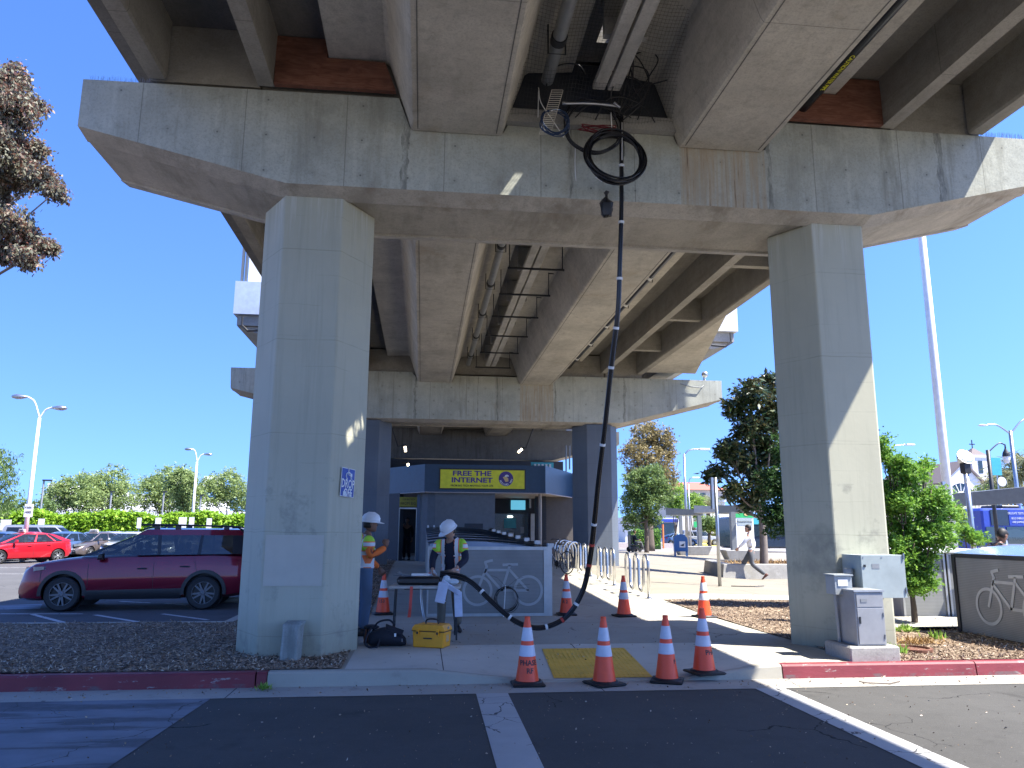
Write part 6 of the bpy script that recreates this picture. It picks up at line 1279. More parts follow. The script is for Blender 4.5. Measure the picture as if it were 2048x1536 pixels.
BIG = dict(W=.98, R=.37, axles=(-1.5, 1.5), top=[(-2.55, .70), (-2.5, 1.12), (-2.3, 1.20), (.8, 1.18), (1.3, 1.15), (2.2, 1.06), (2.38, .85), (2.42, .6)], bot=[(-2.55, .55), (-2.3, .36), (2.1, .32), (2.42, .42)],
           gh=dict(z=(1.17, 1.72, 1.86), f=(1.15, .45, .30), r=(-2.48, -2.35, -2.25), w=(.93, .80, .77), s=[(.03, 'p'), (.34, 'g'), (.37, 'p'), (.62, 'g'), (.65, 'p'), (.93, 'g'), (1.0, 'p')], zr=1.2), paintpillar=True, tint=0,
           seams=[((1.05, 1.05), .5, 1.1), ((-.1, -.1), .45, 1.15), ((-1.15, -1.05), .7, 1.15)], handles=[(.1, 1.0), (-.95, 1.0)], mirror=(.85, 1.2), lamp=.93, tail=1.05)
suv = car('maroon SUV with black cladding and roof rails parked behind the left column', 'car_maroon', SUV, None, rails=True, clad=True, rim='rim_dark')
A, B = onz(122, 1223, 0), onz(405, 1219, 0); sc_ = (B-A).length/2.89; mid = (A+B)/2; yaw_ = math.atan2(A.y-B.y, A.x-B.x); nv = Vector((math.sin(yaw_), -math.cos(yaw_), 0)); nv = nv if nv.y > 0 else -nv
place(suv, tuple(mid+nv*.86*sc_), yaw_, sc_)
GC = 'cars parked in the lot behind the maroon SUV'
rc = car('bright red taxi hatchback facing the camera, leftmost in the lot', 'car_red', PRI, GC, taxi=True); A, B = onz(46, 1128, 0), onz(100, 1118.5, 0)
d = (A-B).normalized(); h = Vector((-.62, -.78, 0)); place(rc, tuple(A-h*1.35+Vector((-.78, .62, 0))*.8+Vector((-1.1, 0, 0))), math.atan2(h.y, h.x))
bc = car('brown taxi hatchback with its windshield facing the camera', 'car_brown', PRI, GC, taxi=True); P = onz(150, 1117, 0); h = Vector((-.25, -.97, 0)).normalized(); place(bc, (P.x, P.y+2.3, 0), math.atan2(h.y, h.x))
def at(px, Y): p = ony(px, 1062, Y); return (p.x, Y, 0)
c = car('tall silver SUV parked behind the two taxis, side on', 'car_silver', BIG, GC); place(c, at(104, 50), R_(8))
sm = car('dark blue hatchback between the red taxi and the brown taxi', 'car_blue', PRI, GC); place(sm, at(128, 47.5), R_(-98))
wc = car('white hatchback behind the brown taxi', 'car_white', PRI, GC); place(wc, at(226, 52), R_(-80))
o = dup(wc, at(14, 54), R_(-100), 'white hatchback at the left edge of the lot, behind the red taxi')
o = dup(sm, at(-2, 43), R_(-95), 'dark blue hatchback cut by the left edge of the view'); o = dup(rc, at(22, 50), R_(-80), 'second red hatchback behind the bright red taxi')
for ch in list(o.children):
    if ch.name.startswith(('taxi_sign', 'lettering')): bpy.data.objects.remove(ch)
for i, (px, Y, src, lab) in enumerate([(262, 50, wc, 'white hatchback seen through the front window of the maroon SUV'), (305, 52, sm, 'blue hatchback seen through the rear door window of the maroon SUV'), (350, 50, wc, 'white hatchback hidden behind the middle of the maroon SUV'), (470, 56, c, 'silver SUV showing just above the rear of the maroon SUV')]): dup(src, at(px, Y), R_(-95), lab)
# stall markings
for p in [((0, 1228), (165, 1228)), ((65, 1229), (130, 1246)), ((190, 1230), (275, 1244)), ((325, 1228), (415, 1240)), ((330, 1207), (375, 1210)), ((240, 1203), (300, 1206))]:
    A, B = onz(*p[0], .0), onz(*p[1], .0); d = (B-A).normalized(); n = Vector((-d.y, d.x, 0))*.05; marking([A+n, B+n, B-n, A-n], 'line_thin', .004)
marking([onz(-60, 1222, 0), onz(-60, 1213, 0), onz(85, 1208, 0), onz(80, 1218, 0)], 'hatch_paint', .005)
for i in range(5): Y = 26+i*5; marking([(-60, Y), (-14, Y), (-14, Y+.12), (-60, Y+.12)], 'line_thin', .004)
# wheel stops under the SUV rear
b = MB(); P = onz(462, 1205, 0); b.box(P.x-.5, P.x+.5, P.y-.08, P.y+.08, 0, .12, .03); tag(b.build('wheel_stop', 'walk_strip'), 'concrete wheel stop behind the rear wheel of the maroon SUV', 'wheel stop')
# ------------------------------------------------------------------ lamps
def double_lamp(Y, base, fork, h1, h2, lab, r=.09, hs=1.0):
    F_ = ony(fork[0], fork[1], Y); t = thing('street_lamp', (F_.x, Y, 0), lab, 'street lamp'); b = MB(); b.tube([(F_.x, Y, 0), (F_.x, Y, F_.z)], [r*1.25, r*.7], 12); b.build('pole', 'white_paint', t, smooth='all')
    for h in (h1, h2):
        Q = ony(h[0], h[1], Y); m1 = F_+Vector(((Q.x-F_.x)*.45, 0, (Q.z-F_.z)*.75)); b = MB(); b.tube(spline([F_, m1, Q], 6), r*.42, 8); b.build('arm', 'white_paint', t, smooth='all')
        d = 1 if Q.x > F_.x else -1; b = MB(); b.loft([[(Q.x+d*hs*x, Y+hs*w*math.cos(a), Q.z+hs*(-.02+w*.6*math.sin(a))) for a in [2*math.pi*k/10 for k in range(10)]] for x, w in ((-.05, .05), (.1, .13), (.3, .20), (.5, .22), (.68, .14), (.75, .04))]); b.build('lamp_head', 'galv', t, smooth='all')
    return t
double_lamp(42, None, (79, 836), (54, 793), (104, 815), 'tall white double-arm street lamp behind the red taxi', .10); double_lamp(74, None, (394, 924), (386, 898), (408, 908), 'smaller white double-arm street lamp above the SUV roof', .12, 1.0)
l1 = ony(57, 1022, 41.7); t = thing('parking_sign', tuple(l1), 'white parking sign plate on the tall lamp pole', 'sign'); b = MB(); b.box(l1.x-.2, l1.x+.2, 41.68, 41.72, l1.z-.3, l1.z+.35); b.build('plate', 'white_paint', t); text('PARK', .13, 'sign_black', t, (l1.x, 41.67, l1.z+.18), FRONT); text('HERE', .13, 'sign_black', t, (l1.x, 41.67, l1.z-.05), FRONT)
for i, (px, py, w) in enumerate([(11, 1050, .40), (82, 1048, .24), (278, 1046, .16), (316, 1046, .22), (365, 1045, .30), (383, 1045, .2), (418, 1047, .2)]):
    P = ony(px, py, 66); t = thing('sign_post', (P.x, 66, 0), ['square white sign plate near the left edge, in front of the hedge', 'small white sign plate right of the tall lamp pole', 'narrow white sign plate above the SUV windshield', 'narrow white sign plate above the front of the SUV roof', 'white sign plate above the middle of the SUV roof', 'white sign plate at the foot of the second lamp', 'white sign plate right of the second lamp'][i], 'sign', 'white sign plates along the hedge')
    b = MB(); b.box(P.x-w, P.x+w, 66, 66.03, P.z-.42, P.z+.42); b.build('plate', 'white_paint', t); b = MB(); b.tube([(P.x, 66.06, 0), (P.x, 66.06, P.z+.3)], .03, 6); b.build('post', 'galv', t)
for i, (px, py) in enumerate([(88, 962), (223, 985), (328, 985), (402, 992)]):
    P = ony(px, py, 80); t = thing('light_pole', (P.x, 80, 0), ['dark square-headed light pole right of the tall lamp', 'thin grey pole among the trees above the SUV windshield', 'thin grey pole among the trees above the SUV roof', 'thin grey pole right of the smaller street lamp'][i], 'light pole'); b = MB(); b.tube([(P.x, 80, 0), (P.x, 80, P.z)], .09, 6); b.build('pole', 'pipe_grey', t); b = MB(); b.box(P.x-.1, P.x+.7 if i == 0 else P.x+.25, 79.85, 80.15, P.z, P.z+.14); b.build('lamp_head', 'dark_metal', t)
# ------------------------------------------------------------------ white office building beyond the lot
t = thing('office_building', (-70, 120, 0), 'long white office building with dark window bands behind the parking lot', 'building')
x0, x1 = ony(46, 960, 120).x, ony(482, 960, 120).x; zt = ony(260, 962, 120).z; b = MB(); b.box(x0, x1, 120, 150, 0, zt-4.2); b.box(x0+3, x1-26, 121, 149, zt-4.195, zt-.4)
b.build('wall', 'white_wall', t)
for z0, z1, a, c in ((1.2, 2.6, x0+1, x1-1), (zt-6.0, zt-4.9, x0+1, x0+18)): b = MB(); b.box(a, c, 119.94, 119.99, z0, z1); b.build('window_band', 'win_glass', t)
b = MB(); b.box(x0+3.5, x1-27, 120.95, 120.99, zt-3.2, zt-2.2); b.build('window_band', 'win_glass', t)
b = MB(); b.box(x0+24, x0+26, 125, 127, zt-.4, zt+1.2); b.box(x0+19.5, x0+20.5, 125, 127, zt-.4, zt+.6); b.build('rooftop_unit', 'white_wall', t); b = MB(); b.box(x0+12, x1-8, 122, 148, zt-4.19, zt-1.8); b.build('upper_storey', 'white_wall', t)
# ------------------------------------------------------------------ trees
def tree(name, label, base, h_trunk, lobes, n, size, leafmat, r=.2, group=None, bark='bark', clump=.3, per=24, aspect=2.0, shell=.5, droop=.2, fork=None, nb=3):
    bx, by, bz = base; t = thing(name, base, label, 'tree', group); b = MB(); top = Vector((bx, by, bz+h_trunk)); mid = Vector((bx+r*.6*RNG.uniform(-1, 1), by, bz+h_trunk*.5)); b.tube(spline([(bx, by, bz-.1), mid, top], 4), [r*(1.15-.4*i/8) for i in range(9)], 9)
    for l in lobes:
        c = Vector(l[:3]); s = top+(mid-top)*RNG.uniform(0, .4); m = s.lerp(c, .5)+Vector((0, 0, -.12*(c-s).length)); P = spline([s, m, c], 4); b.tube(P, [max(.012, r*.5*(1-i/10)) for i in range(len(P))], 6)
        for q in range(nb):
            e = c+Vector((RNG.uniform(-1, 1)*l[3], RNG.uniform(-1, 1)*l[4], RNG.uniform(-.6, 1)*l[5]))*.8; b.tube([m.lerp(c, .6), m.lerp(e, .7), e], [r*.22, r*.12, .008], 5)
    b.build('trunk', bark, t, smooth='all'); o = leaves(crownpts(lobes, n, clump, per, shell), size, leafmat, 'crown', parent=t, aspect=aspect, droop=droop); return t
def lob(px, py, Y, rx, rz, ry=None, dy=0): p = ony(px, py, Y+dy); k = Y/FPX; return (p.x, Y+dy, p.z, rx*k, (ry or rx)*k, rz*k)
TG = 'trees along the far side of the parking lot'
for i, (px, lobes) in enumerate([(148, [(120, 1000, 26, 28), (150, 985, 32, 30), (175, 1005, 28, 26)]), (217, [(195, 975, 28, 24), (222, 968, 30, 28), (215, 1002, 36, 26), (250, 995, 28, 26)]), (330, [(300, 990, 30, 28), (330, 972, 32, 30), (345, 1005, 34, 26)]), (372, [(362, 968, 26, 26), (378, 1000, 26, 26)]), (455, [(425, 990, 30, 28), (455, 978, 34, 30), (480, 1000, 30, 30)])]):
    Y = 92+3*(i % 3); tree('parking_lot_tree', ['feathery green tree right of the tall lamp', 'feathery green tree above the SUV windshield', 'feathery green tree above the middle of the SUV roof', 'tall thin-leaved tree left of the smaller lamp', 'broad green tree just left of the left column'][i], (ony(px, 1040, Y).x, Y, 0), 2.8, [lob(a, c-4, Y, d*1.12, e*1.15, dy=RNG.uniform(-1.5, 1.5)) for a, c, d, e in lobes], 10500, .27, 'leaf_lot', .22, TG, 'bark', .5, 26, 2.2, .45)
tree('willow_tree', 'pale green drooping tree cut by the left edge of the view', (ony(-60, 1060, 62).x, 62, 0), 5, [lob(-20, 930, 62, 44, 52), lob(5, 985, 62, 28, 36), lob(-30, 1010, 62, 50, 30)], 5000, .26, 'leaf_mid', .3, None, 'bark', .45, 24, 3.5, .5, .9)
tree('small_tree', 'small olive green tree between the left edge and the tall lamp', (ony(62, 1060, 84).x, 84, 0), 2, [lob(30, 1015, 84, 22, 22), lob(85, 1015, 84, 24, 20)], 2400, .25, 'leaf_mid', .15)
# clipped hedge
x0, x1 = ony(-40, 1040, 70).x, ony(500, 1040, 70).x; pts = []
n = 30000; X = RNG.uniform(x0, x1, n); f = RNG.random(n); top = 2.75+.16*np.sin(X*.9)+.12*np.sin(X*2.3)
Yv = np.where(f < .5, 69.6+RNG.normal(0, .12, n), RNG.uniform(69.6, 71, n)); Zv = np.where(f < .5, RNG.uniform(.1, 1, n)*top, top+RNG.normal(0, .12, n))
hg = thing('hedge', ((x0+x1)/2, 70, 0), 'long bright yellow green hedge behind the parked cars', 'hedge'); b = MB(); b.box(x0, x1, 69.75, 71, 0, 2.5); b.build('branches', 'leaf_dark', hg); leaves(np.stack([X, Yv, Zv], 1), .26, 'leaf_hedge', 'foliage', parent=hg, aspect=1.6)
# acacia hanging in at the upper left
Y = 20; L = [(-30, 200, 60, 55), (25, 165, 30, 40), (28, 215, 38, 34), (70, 208, 22, 14), (-20, 290, 55, 50), (35, 290, 34, 26), (75, 300, 16, 22), (30, 345, 45, 30), (85, 355, 32, 24), (110, 385, 18, 16), (-20, 380, 45, 36), (20, 450, 42, 26), (60, 478, 34, 22), (95, 495, 22, 13), (15, 505, 20, 26), (50, 515, 24, 16), (-40, 470, 50, 45)]
tree('large_tree', 'large grey green tree with reddish seed clusters hanging in at the upper left', (-17.5, 22, 0), 7.5, [lob(a, c, Y, d, e, ry=d*1.6, dy=RNG.uniform(-.8, .8)) for a, c, d, e in L], 62000, .095, 'leaf_acacia', .16, None, 'bark_grey', .17, 26, 1.7, .15, .8, nb=0)
# ------------------------------------------------------------------ plaza, right of the station
def gp(px, py, z=.15): p = onz(px, py, z); return Vector((p.x, p.y, z))
# raised concrete tree planter
P1, P2 = gp(1420, 1150), gp(1446, 1158); pl = [(P1.x, P1.y), (P2.x, P2.y), (P2.x+4.6, P2.y-.15), (P2.x+5.2, P2.y+1.6), (P2.x+3.6, P2.y+3.2), (P1.x+.5, P1.y+2.0)]
t = thing('tree_planter', (P2.x+2, P2.y+1.5, .15), 'low angular concrete planter ring around the magnolia trunk', 'planter'); cx = sum(p[0] for p in pl)/6; cy = sum(p[1] for p in pl)/6
def shr(k, z): return [(cx+(x-cx)*k, cy+(y-cy)*k, z) for x, y in pl]
b = MB(); b.loft([shr(1.0, .14), shr(.97, .60), shr(.96, .62), shr(.82, .62), shr(.82, .50)]); b.build('rim', 'conc_plain', t); b = MB(); b.add(shr(.825, .56), [tuple(range(6))]); b.build('soil', 'mulch', t)
gr = RNG.uniform(-1, 1, (900, 2)); tp = [(cx+a*1.6, cy+c*1.0, .56) for a, c in gr if abs(a)+abs(c) < 1.2]; leaves(tp, .14, 'dry_grass', 'dry_grass', parent=t, aspect=6, droop=-1.0)
Y = 25.6; base = gp(1528, 1128, .5); base = ony(1528, 1128, Y); base.z = .5
ML = [(1500, 790, 32, 40), (1535, 770, 24, 30), (1470, 815, 22, 26), (1545, 830, 30, 40), (1505, 860, 40, 34), (1460, 905, 30, 30), (1440, 945, 24, 14), (1495, 925, 34, 30), (1540, 900, 34, 40), (1420, 955, 12, 10), (1470, 980, 26, 20), (1530, 970, 34, 34), (1500, 1005, 26, 18)]
tree('magnolia_tree', 'dark glossy leaved magnolia rising from the concrete planter', tuple(base), 2.0, [lob(a, c, Y, d, e, ry=d*1.1, dy=RNG.uniform(-.5, .5)) for a, c, d, e in ML], 12000, .20, 'leaf_magnolia', .13, None, 'bark_grey', .18, 16, 2.6, .35, .1)
Y = 15.2; tree('dense_shrub_tree', 'dense dark green tree mostly hidden behind the right column, showing left of it', (8.0, Y, .15), 1.6, [lob(a, c, Y, d, e, ry=d*.8) for a, c, d, e in [(1568, 905, 26, 44), (1550, 965, 34, 44), (1560, 1030, 42, 44), (1620, 900, 55, 60), (1640, 1000, 70, 70), (1712, 930, 46, 60), (1700, 1040, 60, 50), (1748, 890, 16, 34)]], 24000, .075, 'leaf_dark', .08, None, 'bark', .13, 26, 2.0, .3)
# bright shrub beyond the right column
Y = 12.4; SL = [(1790, 925, 26, 26), (1810, 955, 40, 34), (1850, 930, 16, 16), (1800, 1005, 34, 30), (1840, 1010, 46, 34), (1875, 1000, 28, 30), (1815, 1065, 44, 40), (1865, 1070, 46, 38), (1830, 1120, 44, 32), (1795, 1105, 34, 40), (1835, 1165, 40, 26), (1805, 1150, 30, 30), (1890, 1030, 26, 30), (1770, 900, 18, 30), (1775, 1010, 22, 60)]
tree('leafy_shrub', 'bright green glossy shrub growing between the right column and the bike lockers', (ony(1825, 1200, Y).x, Y, .15), .5, [lob(a, c, Y, d, e, ry=d*1.1, dy=RNG.uniform(-.2, .2)) for a, c, d, e in SL], 32000, .062, 'leaf_shrub', .05, None, 'bark', .085, 24, 2.4, .35, -.2)
Y = 15.5; tree('leafy_shrub', 'small bright shrub sprig left of the man with the backpack', (ony(1945, 1180, Y).x, Y, .15), .9, [lob(1945, 1078, Y, 24, 18), lob(1928, 1060, Y, 10, 14)], 1100, .085, 'leaf_shrub', .03, None, 'bark', .09, 22, 2.4, .3, -.3)
Y = 30; tree('leafy_shrub', 'lighter small tree behind the bright shrub, beside the floodlight pole', (ony(1915, 1100, Y).x, Y, .15), 1.4, [lob(1905, 1020, Y, 26, 34), lob(1925, 1045, Y, 16, 22), lob(1890, 990, Y, 18, 18)], 3000, .12, 'leaf_bright', .06, None, 'bark', .2, 22, 2.2, .4)
# small weeds by the plinth
for i, (px, py, n, lab) in enumerate([(1808, 1262, 130, 'green weed tuft just right of the steel cabinet'), (1790, 1304, 90, 'small weed at the foot of the concrete plinth'), (1870, 1276, 50, 'tiny weed in the mulch beside the manhole ring')]):
    c = gp(px, py, .17); o = leaves([(c.x+RNG.normal(0, .06), c.y+RNG.normal(0, .05), .16) for k in range(n)], .10, 'leaf_bright', 'weed', loc=tuple(c), aspect=4, droop=-.9); tag(o, lab, 'weed')
c = gp(1835, 1285, .17); o = leaves([(c.x+RNG.normal(0, .16), c.y+RNG.normal(0, .08), .165) for k in range(420)], .085, 'dry_grass', 'dry_grass', loc=tuple(c), aspect=6, droop=-.4); tag(o, 'patch of orange dry grass in the mulch behind the manhole ring', 'dry grass', kind='stuff')
c = onz(527, 1378, .02); o = leaves([(c.x+RNG.normal(0, .03), c.y+RNG.normal(0, .02), .02) for k in range(60)], .06, 'leaf_bright', 'weed', loc=tuple(c), aspect=3, droop=-.8); tag(o, 'little weed growing from the joint at the end of the left red kerb', 'weed')
# litter-free plaza furniture
c = gp(1440, 1174, .22); t = thing('sign_pole', (c.x, c.y, .2), 'slim galvanised pole with an edge-on sign plate standing on the plaza', 'sign pole'); zt = ony(1432, 955, c.y).z
b = MB(); b.tube([(c.x, c.y, .16), (c.x, c.y, zt)], .045, 10); b.build('pole', 'galv', t, smooth='all'); b = MB(); b.box(c.x-.12, c.x-.06, c.y-.02, c.y+.10, zt-.85, zt+.0); b.build('sign_plate', 'galv', t); b = MB(); b.box(c.x-.2, c.x+.2, c.y-.2, c.y+.2, .16, .20, .01); b.build('base_plate', 'dark_metal', t)
# mailbox
c = gp(1362, 1112.5); t = local('mailbox', 'blue domed mailbox with white eagle sticker on the far plaza', 'mailbox'); b = MB(); w = .42
sec_ = [(-w, .30), (w, .30), (w, 1.0)]+[(w*math.cos(a), 1.0+.36*math.sin(a)) for a in np.linspace(.2, math.pi-.2, 9)]+[(-w, 1.0)]; b.prism(sec_, 'y', -.35, .35); b.build('body', 'mail_blue', t, bevel=.02)
for x in (-.36, .36):
    for y in (-.28, .28): b = MB(); b.box(x-.04, x+.04, y-.04, y+.04, 0, .32); b.build('leg', 'mail_blue', t)
b = MB(); b.box(-.10, .26, -.362, -.352, .55, .92); b.build('sticker', 'white_paint', t); b = MB(); b.loft([[(x, y, z) for x, z in ((-.06, .68), (.22, .80), (.16, .68), (.20, .62), (.02, .64))] for y in (-.364, -.368)]); b.build('eagle_mark', 'navy', t)
b = MB(); b.box(-.43, -.421, -.22, .22, .80, 1.18, .0); b.build('slot_door', 'sign_black', t); place(t, tuple(c), R_(-14))
# bus shelter with curved roof pieces
t = thing('bus_shelter', (17.5, 48, .15), 'grey bus shelter with stepped canopy behind the mailbox', 'bus shelter')
for i, (a, c2, y0, y1, z0, z1) in enumerate([(1332, 1388, 50, 46.5, 1030, 1019), (1388, 1432, 46.4, 43.5, 1026, 1015), (1430, 1500, 43.4, 39.5, 1027, 1010)]):
    A, B = ony(a, z0, y0), ony(c2, z0-2*(i+0), y1); h = .42; b = MB(); b.loft([[(A.x, y0, A.z), (A.x, y0, A.z+h*1.1), (A.x+1.2, y0+1.6, A.z+h*1.1), (A.x+1.2, y0+1.6, A.z)], [(B.x, y1, B.z), (B.x, y1, B.z+h*.8), (B.x+1.2, y1+1.6, B.z+h*.8), (B.x+1.2, y1+1.6, B.z)]]); b.build('canopy', 'shelter' if i != 1 else 'locker_grey', t)
for px, py in ((1363, 1096), (1401, 1108), (1469, 1122)):
    c = gp(px, py, .15); b = MB(); b.box(c.x-.13, c.x+.13, c.y-.13, c.y+.13, .15, ony(px, 1024, c.y).z); b.build('post', 'shelter', t)
for i, (px, py, lab) in enumerate([(1385, 1110, 'concrete bench block between the mailbox and the shelter post'), (1488, 1122, 'concrete bench block behind the walking man')]):
    c = gp(px, py); b = MB(); b.loft([[(c.x-.9, c.y-.3, .15), (c.x+1.0, c.y-.3, .15), (c.x+1.0, c.y+.4, .15), (c.x-.9, c.y+.4, .15)], [(c.x-1.15, c.y-.4, .72), (c.x+1.25, c.y-.4, .72), (c.x+1.25, c.y+.5, .72), (c.x-1.15, c.y+.5, .72)]]); tag(b.build('bench', 'conc_plain', bevel=.03), lab, 'bench', 'concrete bench blocks by the shelter')
c = gp(1530, 1075, .15); Y = 50; c = ony(1492, 1100, Y); t = thing('shelter_advert', (c.x, Y, .15), 'advertising kiosk with green header behind the walking man', 'advertising panel')
b = MB(); b.box(c.x-.62, c.x+.62, Y, Y+.3, .15, 3.2); b.build('cabinet', 'white_paint', t); b = MB(); b.box(c.x-.62, c.x+.62, Y-.02, Y-.002, 2.6, 3.22); b.build('header', 'green_sign', t); b = MB(); b.lathe([(.2, -.01), (.2, 0)], (c.x+.15, Y-.03, 2.92), 18, 'y'); b.build('logo', 'cup', t); b = MB(); b.box(c.x-.5, c.x+.5, Y-.02, Y-.002, 2.1, 2.52); b.build('notice', 'green_box', t)
text('TRANSPORTATION', .12, 'sign_black', t, (c.x, Y-.03, 2.32), FRONT)
def street_light(Y, base_px, top_px, head_px, lab, r=.11, mt='galv'):
    A = ony(top_px[0], top_px[1], Y); H = ony(head_px[0], head_px[1], Y); t = thing('street_light', (A.x, Y, .1), lab, 'street light'); b = MB(); b.tube([(A.x, Y, .1), (A.x, Y, A.z)], [r*1.2, r*.6], 10); b.build('pole', mt, t, smooth='all')
    b = MB(); b.tube(spline([(A.x, Y, A.z-.1), ((A.x*.65+H.x*.35), Y, A.z+(H.z-A.z)*.75), (H.x, Y, H.z)], 6), r*.45, 8); b.build('arm', mt, t, smooth='all'); b = MB(); d = 1 if H.x > A.x else -1; b.box(min(H.x, H.x+d*.75), max(H.x, H.x+d*.75), Y-.15, Y+.15, H.z-.07, H.z+.05, .03); b.build('lamp_head', 'plate', t); return t
street_light(52, None, (1368, 908), (1398, 898), 'tall galvanised street light behind the mailbox, its arm to the right'); street_light(75, None, (1377, 968), (1385, 955), 'smaller street light just right of the tall one behind the mailbox', .09); street_light(60, None, (1775, 905), (1812, 889), 'street light showing its white lamp head right of the right column', .1)
# power wheelchair user under the tree
c = gp(1268, 1098, .15); Y = 58; c = ony(1268, 1100, Y); w = person('seated person in dark clothes using a power wheelchair under the green tree', stand(pelvis=(0, 0, .60), waist=(0, 0, .74), chest=(0, .02, .98), neck=(0, .03, 1.13), throat=(0, .04, 1.18), head=(0, .07, 1.30), shL=(-.17, .02, 1.06), shR=(.17, .02, 1.06), elL=(-.22, .05, .82), elR=(.22, .05, .82), wrL=(-.2, .3, .78), wrR=(.2, .3, .78), hipL=(-.09, .05, .58), hipR=(.09, .05, .58), knL=(-.11, .48, .62), knR=(.11, .48, .62), anL=(-.11, .60, .22), anR=(.11, .60, .22)), 'skin_brown', 'navy', 'grey_cloth', 'shoe_dark'); place(w, (c.x, Y, .15), R_(-80), 1.15)
t = local('wheelchair', 'dark power wheelchair carrying the seated person under the green tree', 'wheelchair'); b = MB(); b.box(-.27, .27, -.25, .28, .40, .50, .03); b.build('seat', 'black_plastic', t); b = MB(); b.box(-.25, .25, -.34, -.24, .5, 1.1, .03); b.build('backrest', 'black_plastic', t); b = MB(); b.box(-.22, .22, -.3, .25, .15, .38, .03); b.build('motor_base', 'dark_metal', t)
for x in (-.3, .3):
    for y, r in ((-.22, .17), (.28, .12)): b = MB(); b.lathe([(r, -.03), (r, .03)], (0, 0, 0), 18, 'y'); b.xf(Matrix.Translation((x, y, r)) @ Matrix.Rotation(R_(90), 4, 'Z')); b.build('wheel', 'black_rubber', t)
b = MB(); b.box(-.2, .2, .5, .72, .13, .17, .01); b.build('footrest', 'dark_metal', t); place(t, (c.x, Y, .15), R_(-80), 1.15)
# trees beyond the plaza
Y = 66; tree('street_tree', 'tall tan brown tree right of the second pier', (ony(1300, 1095, Y).x, Y, .1), 4.5, [lob(a, q, Y, d, e, dy=RNG.uniform(-1, 1)) for a, q, d, e in [(1290, 870, 34, 34), (1325, 880, 28, 28), (1270, 905, 30, 30), (1315, 925, 36, 32), (1335, 960, 24, 28), (1275, 950, 26, 30), (1340, 905, 16, 20)]], 16000, .20, 'leaf_tan', .4, None, 'bark', .38, 26, 2, .35)
Y = 56; tree('street_tree', 'bright green tree in front of the tan tree, right of the second pier', (ony(1293, 1095, Y).x, Y, .1), 2.6, [lob(a, q, Y, d, e, dy=RNG.uniform(-.6, .6)) for a, q, d, e in [(1275, 965, 30, 30), (1305, 955, 30, 30), (1265, 1005, 26, 30), (1300, 1000, 34, 34), (1325, 985, 22, 26), (1295, 1035, 30, 20), (1260, 1040, 16, 22)]], 15000, .17, 'leaf_mid', .16, None, 'bark', .3, 26, 2, .35)
for i, (px, py, Y, d, e, m, lab) in enumerate([(1352, 990, 90, 22, 34, 'leaf_bright', 'bright green tree left of the tall street light'), (1388, 1005, 95, 18, 26, 'leaf_bright', 'bright green tree right of the tall street light'), (1420, 1045, 90, 26, 14, 'leaf_mid', 'low dark tree under the bus shelter canopy'), (1455, 1050, 100, 24, 14, 'leaf_bright', 'low green tree behind the sign pole')]):
    tree('street_tree', lab, (ony(px, 1090, Y).x, Y, 0), 1.5, [lob(px, py, Y, d, e), lob(px+6, py+e*.6, Y, d*.9, e*.7), lob(px-8, py+e*.4, Y, d*.8, e*.7)], 4200, .26, m, .2, 'trees beyond the plaza', 'bark', .4, 24, 2, .4)
def hedge2(px0, px1, py, Y, lab, m='leaf_shrub', h=None):
    a, c = ony(px0, py, Y), ony(px1, py, Y); n = int((c.x-a.x)*420); X = RNG.uniform(a.x, c.x, n); Z = RNG.uniform(.1, 1, n)**.7*a.z*(1+.08*np.sin(X*1.7)); t = thing('low_hedge', ((a.x+c.x)/2, Y, 0), lab, 'hedge'); b = MB(); b.box(a.x, c.x, Y+.2, Y+1.2, 0, a.z*.85); b.build('branches', 'leaf_dark', t); leaves(np.stack([X, Y+RNG.uniform(-.2, 1.2, n)*(Z/a.z)**2, Z], 1), .16, m, 'foliage', parent=t)
hedge2(1262, 1322, 1056, 72, 'clipped green hedge behind the wheelchair user'); hedge2(1425, 1500, 1063, 110, 'low reddish shrub bank across the bus road', 'leaf_tan')
marking([gp(1376, 1090, .026), gp(1540, 1097, .026), gp(1540, 1089, .026), gp(1376, 1083, .026)], 'yellow_line', .04)
for i, (px0, px1, y0, y1, Y, m, lab) in enumerate([(1200, 1345, 1078, 1070, 78, 'brick', 'pinkish kerb wall across the bus road behind the wheelchair user')]):
    a, c = ony(px0, y0, Y), ony(px1, y1, Y); b = MB(); b.box(a.x, c.x, Y, Y+.4, .02, .5); tag(b.build('kerb_wall', 'pink_soffit'), lab, 'low wall')
# distant vehicles and shops under the trees
o = dup(c_silver if False else [q for q in COL.objects if q.name.startswith('parked_car') and 'tall silver' in q.get('label', '')][0], (ony(1400, 1060, 95).x, 95, 0), R_(0), 'silver SUV parked across the bus road, behind the shelter posts'); o['group'] = 'cars beyond the plaza'
o = dup([q for q in COL.objects if q.name.startswith('parked_car') and q.get('label', '').startswith('dark blue hatchback between')][0], (ony(1358, 1060, 92).x, 92, 0), R_(0), 'dark hatchback parked across the bus road, left of the mailbox'); o['group'] = 'cars beyond the plaza'
t = thing('shop_building', (60, 120, 0), 'white single-storey shop with blue glazing far behind the green tree', 'building'); a, c = ony(1250, 1035, 118), ony(1360, 1035, 118); b = MB(); b.box(a.x, c.x, 118, 126, 0, a.z); b.build('wall', 'white_wall', t); b = MB(); b.box(a.x+1.5, c.x-1, 117.9, 117.98, .6, 3.0); b.build('window', 'win_glass', t); b = MB(); b.box(a.x+.5, c.x-.5, 117.4, 117.99, 3.1, 3.6); b.build('awning', 'bus_blue', t)
